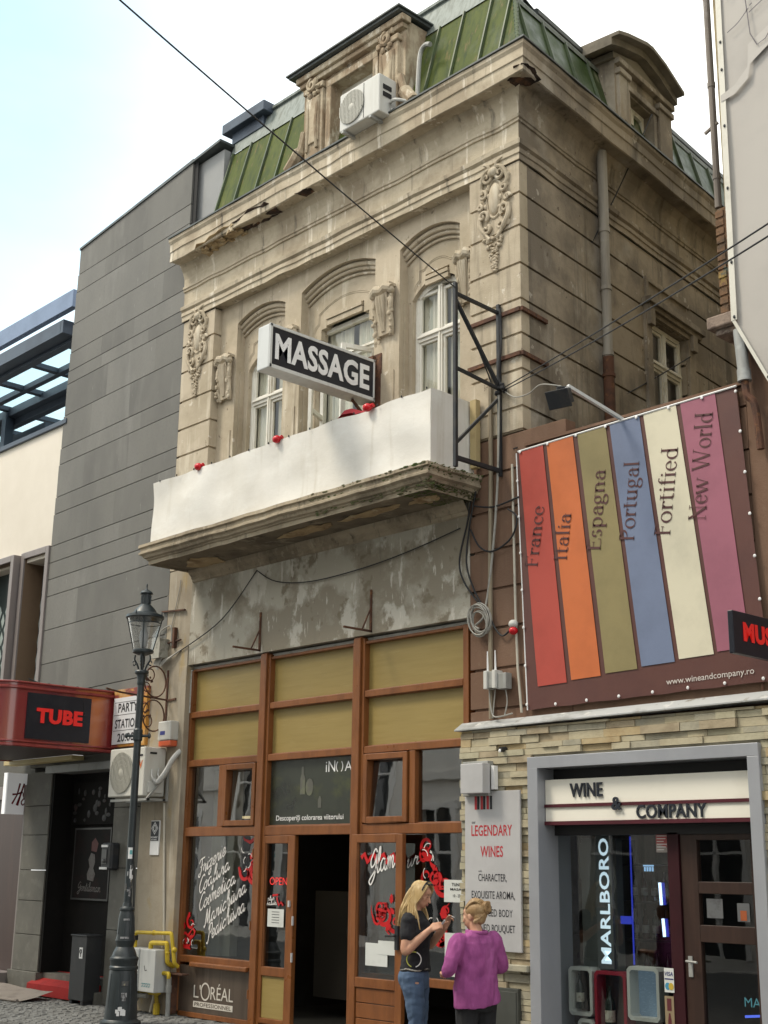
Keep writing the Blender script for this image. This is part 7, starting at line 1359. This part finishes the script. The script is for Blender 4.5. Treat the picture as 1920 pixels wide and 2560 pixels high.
def fuse(b, name, m_, parent, voxel=.008, smooth=4, noise=0, nscale=(6, 6, 3), mats=None, disp=None):
    """weld all the overlapping pieces into one continuous surface"""
    me = bpy.data.meshes.new('t'); me.from_pydata([tuple(v) for v in b.v], [], b.f)
    bm2 = bmesh.new(); bm2.from_mesh(me); bmesh.ops.recalc_face_normals(bm2, faces=bm2.faces); bm2.to_mesh(me); bm2.free()
    o = bpy.data.objects.new('t', me); col.objects.link(o)
    r = o.modifiers.new('r', 'REMESH'); r.mode = 'VOXEL'; r.voxel_size = voxel
    if smooth: s_ = o.modifiers.new('s', 'SMOOTH'); s_.iterations = smooth; s_.factor = .5
    bpy.context.view_layer.update(); m2 = bpy.data.meshes.new_from_object(o.evaluated_get(bpy.context.evaluated_depsgraph_get())); m2.name = name
    bpy.data.objects.remove(o); bpy.data.meshes.remove(me)
    m2.update()
    if noise or disp:
        nr = [v.normal.copy() for v in m2.vertices]
        for v, n_ in zip(m2.vertices, nr):
            d = 0
            if noise: c = Vector((v.co.x*nscale[0], v.co.y*nscale[1], v.co.z*nscale[2])); d = noise*(mnoise.noise(c)+.5*mnoise.noise(c*2.3)+.9*(abs(mnoise.noise(c*1.3+Vector((4, 1, 2))))-.25))
            if disp: d += disp(v.co)
            v.co += n_*d
    m2.materials.clear(); m2.materials.append(m_); m2.polygons.foreach_set('use_smooth', [True]*len(m2.polygons)); m2.update()
    ob = bpy.data.objects.new(name, m2); col.objects.link(ob); ob.parent = parent; ORG[ob.name] = Vector(); return ob
def lput(b, name, m_, parent):
    o = b.build(name, m_, None, loc=(0, 0, 0), recalc=False); o.parent = parent; return o
def head(b, c, yaw, pitch, s=1.):
    """a head in its own frame: forward +x; returns the frame"""
    M = Matrix.Translation(c) @ Matrix.Rotation(yaw, 4, 'Z') @ Matrix.Rotation(pitch, 4, 'Y') @ Matrix.Scale(s, 4)
    q = MB(M)
    q.ball((-.012, 0, .03), .093, .074, .090, 20, 14); q.ball((.028, 0, -.035), .064, .058, .078, 16, 12); q.ball((.052, 0, -.082), .030, .030, .024, 12, 8)
    q.ball((.060, 0, .045), .030, .052, .036, 12, 8)                                      # brow
    q.tube([(.082, 0, .022), (.098, 0, -.008), (.108, 0, -.028)], [.010, .012, .014], 8); q.ball((.107, 0, -.030), .015, .017, .012, 10, 6)
    for sg in (-1, 1):
        q.ball((.060, .033*sg, -.012), .026, .024, .026, 10, 8); q.ball((-.008, .077*sg, -.008), .018, .008, .030, 10, 8); q.ball((.079, .030*sg, .014), .012, .017, .010, 10, 6)
    q.ball((.083, 0, -.054), .014, .025, .008, 10, 6); q.ball((.081, 0, -.066), .014, .022, .009, 10, 6)
    b.v += q.v; off = len(b.v)-len(q.v); b.f += [[i+off for i in f] for f in q.f]; b.mi += q.mi; b.sm += q.sm
    return M
def face_bits(parent, M, brow=(.16, .10, .06)):
    b = MB(M)
    for sg in (-1, 1): b.ball((.0875, .030*sg, .013), .006, .012, .0035, 10, 6)
    lput(b, 'eye', mat('eye_dark', (.02, .015, .012), [], .3), parent)
    b = MB(M)
    for sg in (-1, 1): b.tube([(.088, .014*sg, .030), (.088, .032*sg, .036), (.079, .048*sg, .030)], [.003, .004, .002], 6)
    lput(b, 'eyebrow', mat('eyebrow_brown', brow, [], .8), parent)
    b = MB(M); b.ball((.0945, 0, -.0555), .006, .021, .0055, 10, 6); b.ball((.0925, 0, -.0645), .006, .018, .006, 10, 6); lput(b, 'lips', mat('lip', (.38, .13, .11), [], .45), parent)
def hand(b, w_, d, up, side, curl, fingers=None, s=1.):
    """palm from the wrist along d, knuckles rolled towards -up by curl; side = thumb side"""
    w_ = Vector(w_); d = Vector(d).normalized(); up = Vector(up); up = (up-d*up.dot(d)).normalized(); sd = Vector(side); sd = (sd-d*sd.dot(d)-up*sd.dot(up)).normalized()
    for k in range(4):
        o = sd*(.027-.018*k); b.tube([w_+o*.6, w_+d*.045*s+o, w_+d*.083*s+o], [.013, .0135, .0115], 8)
        L_ = (.066, .074, .070, .054)[k]*s; c = curl*(1+.12*k) if fingers is None else fingers[k]
        p = w_+d*.083*s+o; a = 0; P = [p]
        for j, f in enumerate((.45, .31, .24)): a += c*(.75 if j == 0 else .9); p = p+(d*math.cos(a)-up*math.sin(a))*L_*f; P.append(p)
        b.tube(P, [.0105, .0098, .009, .0075], 8); b.ball(P[-1], .0078, .0078, .0078, 8, 6)
    t0 = w_+sd*.024+d*.02*s; t1 = t0+sd*.022+d*.025*s-up*.012; t2 = t1+d*.028*s-up*.016-sd*.004; t3 = t2+d*.02*s-up*.012-sd*.008
    b.tube([t0, t1, t2, t3], [.014, .0125, .0105, .008], 8); b.ball(t3, .008, .008, .008, 8, 6)
RTH = Vector((rt.x, rt.y, 0)).normalized(); FWH = Vector((fw.x, fw.y, 0)).normalized()
def person(label, loc, facing):
    t = thing('person', label, 'person', loc); t.rotation_euler = (0, 0, math.atan2(facing.y, facing.x)); return t
# ---- woman in the black T-shirt
W1 = person('woman with long blonde hair in a black t-shirt and jeans using a phone', (-8.91, -1.2, 0), RTH*.93-FWH*.36)
b = MB()
TR = [(0, 0, .80, .10, .15), (0, 0, .90, .112, .165), (.0, 0, 1.0, .098, .142), (.005, 0, 1.08, .092, .126), (.005, 0, 1.17, .104, .136), (.008, 0, 1.25, .115, .148), (-.004, 0, 1.33, .096, .155), (-.012, 0, 1.385, .066, .125), (-.01, 0, 1.42, .05, .07)]
loft(b, TR); b.ball((.072, .065, 1.235), .055, .062, .06); b.ball((.072, -.065, 1.235), .055, .062, .06)
limb(b, [(-.012, 0, 1.39), (.0, 0, 1.44), (.02, 0, 1.50)], [.058, .050, .050])
HM1 = head(b, Vector((.048, 0, 1.565)), R(-6), R(20), .98)
shR, elR, wrR = (-.01, -.165, 1.35), (-.015, -.225, 1.085), (.185, -.125, 1.275)
shL, elL, wrL = (-.01, .165, 1.35), (.05, .235, 1.12), (.255, .085, 1.285)
for sh, el, wr in ((shR, elR, wrR), (shL, elL, wrL)): limb(b, [sh, Vector(sh).lerp(Vector(el), .5), el, Vector(el).lerp(Vector(wr), .45), wr], [.055, .046, .040, .040, .026])
hand(b, wrR, (.75, .30, .35), (-.2, -.9, .35), (.0, .3, .9), .75); hand(b, wrL, (.45, -.35, .85), (-.7, .4, .4), (-.4, -.8, .1), .55, fingers=(.25, .30, .75, .85))
for sg, kx in ((-1, .03), (1, .0)):
    limb(b, [(0, .085*sg, .86), (.01+kx*.5, .088*sg, .68), (.015+kx, .088*sg, .49), (-.005+kx*.6, .09*sg, .30), (-.02+kx*.4, .09*sg, .10)], [.098, .080, .060, .056, .040]); limb(b, [(-.03+kx*.4, .09*sg, .05), (.09+kx*.4, .105*sg, .035)], [.04, .032])
fuse(b, 'body', SKIN, W1, .0065, 4)
face_bits(W1, HM1)
# t-shirt
TEE = mat('black_tshirt', (.013, .013, .016), [((.024, .024, .028), 4, .5, .7)], .85, [(12, .15), (200, .08)])
b = MB(); loft(b, [(0, 0, .905, .132, .182), (0, 0, .93, .134, .183), (0, 0, 1.0, .124, .166), (.006, 0, 1.08, .118, .150), (.008, 0, 1.17, .126, .156), (.01, 0, 1.25, .135, .166), (-.002, 0, 1.33, .116, .172), (-.012, 0, 1.39, .082, .140), (-.012, 0, 1.425, .062, .085)], 28)
b.ball((.082, .065, 1.235), .058, .066, .062); b.ball((.082, -.065, 1.235), .058, .066, .062)
for sh, el in ((shR, elR), (shL, elL)): p = Vector(sh).lerp(Vector(el), .50); limb(b, [sh, Vector(sh).lerp(Vector(el), .28), p], [.066, .066, .066])
fuse(b, 'tshirt', TEE, W1, .007, 2, .009, (9, 9, 12))
b = MB(); rim = [(.0, 0)]
cx_, cz_ = 0, 0
# round printed ring on the shirt's side facing the street
a0 = Vector((.045, -.165, 1.015)); nrm = Vector((.35, -1, .0)).normalized(); tx_ = Vector((-nrm.y, nrm.x, 0)); 
for j, (s0, s1, m_) in enumerate(((70, 260, 0), (-85, 68, 1))):
    b.cur = m_; P = []
    for k in range(21):
        a = R(s0+(s1-s0)*k/20)
        for r_ in (.060, .069): q = a0+tx_*r_*math.cos(a)+ZZ*r_*math.sin(a); P.append(q+nrm*.004-nrm*1.1*(r_*math.cos(a))**2)
    b.add(P, [(2*k, 2*k+2, 2*k+3, 2*k+1) for k in range(20)])
lput(b, 'shirt_print', [mat('print_lime', (.50, .52, .10), [], .6), mat('print_white', (.70, .70, .68), [], .6)], W1)
# jeans, belt, shoes
JEAN = mat('blue_denim', (.075, .12, .20), [((.12, .18, .28), 3, .5, .68, (1, 1, .5), .9), ((.045, .07, .125), 5, .5, .7), ((.17, .23, .32), 2.2, .60, .74, (1.4, 1.4, .4), .7)], .85, [(90, .12), (8, .2)])
b = MB(); loft(b, [(-.005, 0, .76, .115, .168), (-.008, 0, .84, .128, .180), (-.004, 0, .90, .122, .172), (0, 0, .955, .112, .158)], 24); b.ball((-.065, .075, .85), .075, .082, .085); b.ball((-.065, -.075, .85), .075, .082, .085)
for sg, kx in ((-1, .03), (1, .0)): limb(b, [(0, .085*sg, .86), (.01+kx*.5, .090*sg, .68), (.015+kx, .09*sg, .49), (-.005+kx*.6, .092*sg, .30), (-.02+kx*.4, .092*sg, .09)], [.106, .090, .071, .068, .060])
fuse(b, 'jeans', JEAN, W1, .007, 2, .009, (9, 9, 11))
b = MB(); P = [(.124*math.cos(a*.2244), .172*math.sin(a*.2244), .925+.006*math.sin(a)) for a in range(29)]; b.tube(P, .011, 7, cap=False)
lput(b, 'belt', mat('studded_belt', (.36, .34, .30), [((.10, .09, .08), 30, .48, .55)], .4, metal=.4), W1)
b = MB()
for sg, kx in ((-1, .012), (1, .0)): limb(b, [(-.05+kx, .09*sg, .05), (.05+kx, .10*sg, .045), (.12+kx, .108*sg, .03)], [.046, .044, .032])
lput(b, 'shoe', BLACKIRON, W1)
HAIR1 = mat('blonde_hair', (.44, .305, .135), [((.60, .47, .27), 5, .50, .66, (6, 6, .5), .9), ((.22, .135, .055), 4, .55, .72, (7, 7, .6), .8)], .5, [(40, .25, (6, 6, .4))])
b = MB(); rnd = random.Random(14)
H = lambda p: HM1 @ Vector(p)
q = MB(HM1); q.ball((-.022, 0, .040), .094, .080, .088, 22, 14); q.ball((-.055, 0, -.02), .075, .082, .09, 16, 12); b.v += q.v; b.f += q.f; b.mi += q.mi; b.sm += q.sm
for i in range(360):
    sg = 1 if i % 2 else -1; f = rnd.random()               # f: 0 front .. 1 back
    r0 = H((.045-.10*f, .010*sg+rnd.uniform(-.012, .012), .134-.02*f-.010*rnd.random()))
    r1 = H((.066-.13*f, (.070-.012*f)*sg, .088-.012*f)); r2 = H((.050-.145*f, (.094-.015*f)*sg, -.01)); r3 = H((.030-.135*f, (.098-.02*f)*sg+rnd.uniform(-.01, .01), -.09))
    zend = 1.26+.03*rnd.random()+.03*f if f < .55 else 1.33+rnd.uniform(-.04, .05)
    e = Vector((.075-.19*f+rnd.uniform(-.02, .02) if f < .6 else -.11+rnd.uniform(-.03, .02), sg*(.095-.03*f)+rnd.uniform(-.03, .03), zend)); m_ = r3.lerp(e, .5)+Vector((.01-.015*f, sg*.018, .0))
    p = crom([tuple(r0), tuple(r1), tuple(r2), tuple(r3), tuple(m_), tuple(e)], 4); n = len(p); b.tube(p, [(.0075+.003*(i % 5 == 0))*(1-.6*(k/(n-1))**2)+.001 for k in range(n)], 5)
lput(b, 'hair', HAIR1, W1)
b = MB(HM1); b.tube([(.02+.02*math.cos(a), .092*math.cos(a*.0+R(180)*(k/12)), .06+.085*math.sin(R(180)*(k/12))) for k, a in enumerate([.0]*13)], .007, 6); b.ball((.055, .03, .122), .022, .026, .008); b.ball((.055, -.03, .122), .022, .026, .008); lput(b, 'sunglasses', BLACKIRON, W1)
b = MB(); b.obox((.11, -.02, 1.27), (1, 0, 0), (0, 1, 0), (0, 0, 1), .012, .03, .03); lput(b, 'pendant', mat('pendant_silver', (.5, .55, .6), [], .25, metal=.7), W1)
rot1 = Matrix.Translation(W1.location) @ Matrix.Rotation(W1.rotation_euler.z, 4, 'Z')
PH = thing('mobile_phone', 'small silver mobile phone held by the woman in the black t-shirt', 'phone', rot1 @ Vector((.265, -.05, 1.315))); PH.rotation_euler = (R(20), R(-50), W1.rotation_euler.z)
b = MB(); b.box(-.05, .05, -.024, .024, -.008, .008); o = b.build('phone_body', mat('phone_silver', (.45, .46, .48), [], .3, metal=.5), None, bevel=.004, loc=(0, 0, 0)); o.parent = PH
b = MB(); b.box(-.02, .042, -.02, .02, .0081, .0095); o = b.build('phone_screen', mat('phone_screen_dark', (.02, .025, .03), [], .1), None, loc=(0, 0, 0)); o.parent = PH
b = MB(rot1); b.tube([(.30, .05, 1.395), (.355, .045, 1.375)], .0042, 7); tag(b.build('cigarette', LETTER_W, loc=rot1 @ Vector((.32, .05, 1.38))), 'white cigarette between the fingers of the woman in the black t-shirt', 'cigarette')
# ---- woman in the purple shirt, seen from behind
W2 = person('woman with pinned up hair in a loose purple shirt standing with her back turned', (-8.09, -1.28, 0), FWH*.86-RTH*.50)
b = MB()
loft(b, [(0, 0, .70, .11, .16), (0, 0, .82, .125, .18), (0, 0, .92, .11, .16), (.0, 0, 1.0, .105, .148), (.0, 0, 1.10, .11, .155), (-.0, 0, 1.18, .10, .165), (-.012, 0, 1.24, .072, .135), (-.01, 0, 1.275, .05, .07)])
limb(b, [(-.012, 0, 1.24), (.0, 0, 1.29), (.012, 0, 1.34)], [.060, .053, .052])
HM2 = head(b, Vector((.035, .0, 1.405)), R(22), R(8), .98)
s2 = [((-.01, .175, 1.205), (-.02, .285, .985), (.16, .215, .93)), ((-.01, -.175, 1.21), (-.015, -.255, .99), (.19, -.16, 1.02))]
for sh, el, wr in s2: limb(b, [sh, Vector(sh).lerp(Vector(el), .5), el, Vector(el).lerp(Vector(wr), .45), wr], [.050, .047, .042, .042, .028])
hand(b, s2[0][2], (.8, -.4, .1), (0, .2, 1), (.3, -.9, .3), .7); hand(b, s2[1][2], (.8, .4, .2), (0, -.2, 1), (.3, .9, .3), .7)
for sg in (-1, 1): limb(b, [(0, .085*sg, .74), (.01, .09*sg, .58), (.0, .09*sg, .42), (-.015, .09*sg, .26), (-.025, .09*sg, .09)], [.10, .085, .064, .058, .042]); limb(b, [(-.04, .09*sg, .05), (.085, .105*sg, .035)], [.042, .034])
fuse(b, 'body', SKIN, W2, .0065, 4)
face_bits(W2, HM2)
PUR = mat('purple_shirt', (.30, .065, .225), [((.38, .10, .295), 2.2, .5, .70, (3, 3, .5), .8), ((.17, .03, .14), 3, .52, .72, (2, 2, .8), .8), ((.38, .12, .32), 20, .58, .68, (14, 14, .3), .5)], .8, [(7, .55, (1.6, 1.6, .8)), (18, .35, (1.2, 1.2, .7)), (60, .3, (8, 8, .2))])
b = MB(); loft(b, [(-.01, 0, .70, .155, .215), (-.01, 0, .715, .157, .217), (-.01, 0, .80, .153, .212), (-.005, 0, .92, .142, .200), (.0, 0, 1.02, .134, .192), (.0, 0, 1.12, .132, .194), (-.006, 0, 1.19, .118, .195), (-.016, 0, 1.245, .085, .158), (-.012, 0, 1.285, .064, .086)], 30)
for sh, el, wr in s2: limb(b, [sh, Vector(sh).lerp(Vector(el), .5), el, Vector(el).lerp(Vector(wr), .30)], [.078, .071, .064, .055])
for sh, el, wr in s2:
    p = Vector(sh).lerp(Vector(el), .72); q_ = Vector(el)-Vector(sh); q_.normalize(); x_ = q_.orthogonal().normalized(); y_ = q_.cross(x_); b.tube([p+x_*.064*math.cos(a*.524)+y_*.064*math.sin(a*.524) for a in range(13)], .010, 7, cap=False)
def vent(c):      # side vents in the hem and hem droop
    return 0
sh_ = fuse(b, 'shirt', PUR, W2, .007, 1, .015, (9, 9, 5.5))
for v in sh_.data.vertices:
    if v.co.z < .78:
        a = math.atan2(v.co.y, v.co.x+.01); v.co.z -= max(0, (.78-v.co.z))*(.35*math.cos(a-1.9)+.15); 
b = MB(); b.tube([(-.012+.07*math.cos(a*.3491), .092*math.sin(a*.3491), 1.278+.006*math.cos(a*.35)) for a in range(19)], .016, 7, cap=False)
P = []
for i in range(17):
    a = R(-80+160*i/16); P += [(-.118-.02*0-.022*math.cos(a)+.05*(1-math.cos(a)), .185*math.sin(a)*.8, 1.175+.0*i)]
lput(b, 'collar', PUR, W2)
b = MB(); loft(b, [(-.005, 0, .64, .122, .178), (-.01, 0, .74, .132, .186), (-.005, 0, .86, .12, .17)], 24); b.ball((-.06, .075, .73), .08, .085, .09); b.ball((-.06, -.075, .73), .08, .085, .09)
for sg in (-1, 1): limb(b, [(0, .085*sg, .74), (.01, .092*sg, .58), (.0, .092*sg, .42), (-.015, .092*sg, .26), (-.025, .092*sg, .08)], [.112, .098, .082, .076, .068])
fuse(b, 'trousers', mat('black_trousers', (.014, .014, .016), [((.024, .024, .027), 4, .5, .7)], .85, [(9, .25)]), W2, .009, 3, .007, (7, 7, 4))
b = MB()
for sg in (-1, 1): limb(b, [(-.06, .09*sg, .045), (.04, .10*sg, .045), (.11, .108*sg, .03)], [.046, .045, .034])
lput(b, 'shoe', BLACKIRON, W2)
HAIR2 = mat('light_brown_hair', (.30, .185, .085), [((.45, .31, .16), 5, .50, .66, (3, 3, 3), .9), ((.15, .085, .035), 6, .54, .7, (4, 4, 4), .8)], .5, [(50, .3)])
b = MB(HM2); rnd = random.Random(9); b.ball((-.028, 0, .045), .099, .083, .084, 22, 14); b.ball((-.06, 0, -.01), .058, .068, .07, 16, 12)
BN = Vector((-.105, -.035, .06))
for i in range(90):
    a = 2*math.pi*i/90; f = rnd.random(); p0 = Vector((.065*math.cos(a*.5)+.005, .075*math.sin(a)*1.0, .06+.05*abs(math.cos(a))*f)) if i % 3 else Vector((-.045, .078*math.cos(a), -.065+.03*f))
    p0 = p0.normalized()*.098*1.0+Vector((-.02, 0, .02)) if i % 3 else p0
    md = p0.lerp(BN, .5); md = Vector((-.028, 0, .045))+(md-Vector((-.028, 0, .045))).normalized()*.102
    b.tube(crom([tuple(p0), tuple(md), tuple(BN+Vector((rnd.uniform(-.02, .01), rnd.uniform(-.03, .03), rnd.uniform(-.03, .03))))], 5), [.010, .011, .011, .010, .010, .010, .010, .009, .009, .008, .007], 6)
for i in range(16):
    sp_ = spiral(0, 0, rnd.uniform(.030, .05), rnd.uniform(.012, .03), rnd.uniform(0, 6), rnd.choice((-1, 1))*.8, 14); tilt = rnd.uniform(-.5, .5); b.tube([BN+Vector((-.012-.018*abs(math.sin(k*.2)), u, v+u*tilt)) for k, (u, v) in enumerate(sp_)], .0105, 6)
for i in range(8): b.tube(crom([tuple(BN), tuple(BN+Vector((-.03, rnd.uniform(-.04, .03), rnd.uniform(-.03, .05)))), tuple(BN+Vector((-.025, rnd.uniform(-.07, .02), rnd.uniform(-.05, .06))))], 4), [.009]*4+[.007]*4+[.002], 5)
lput(b, 'hair', HAIR2, W2)
b = MB(HM2); b.obox(BN+Vector((-.012, -.045, -.02)), (0, 1, .5), (1, 0, 0), (0, -.5, 1), .03, .03, .07); lput(b, 'hair_clip', BLACKIRON, W2)
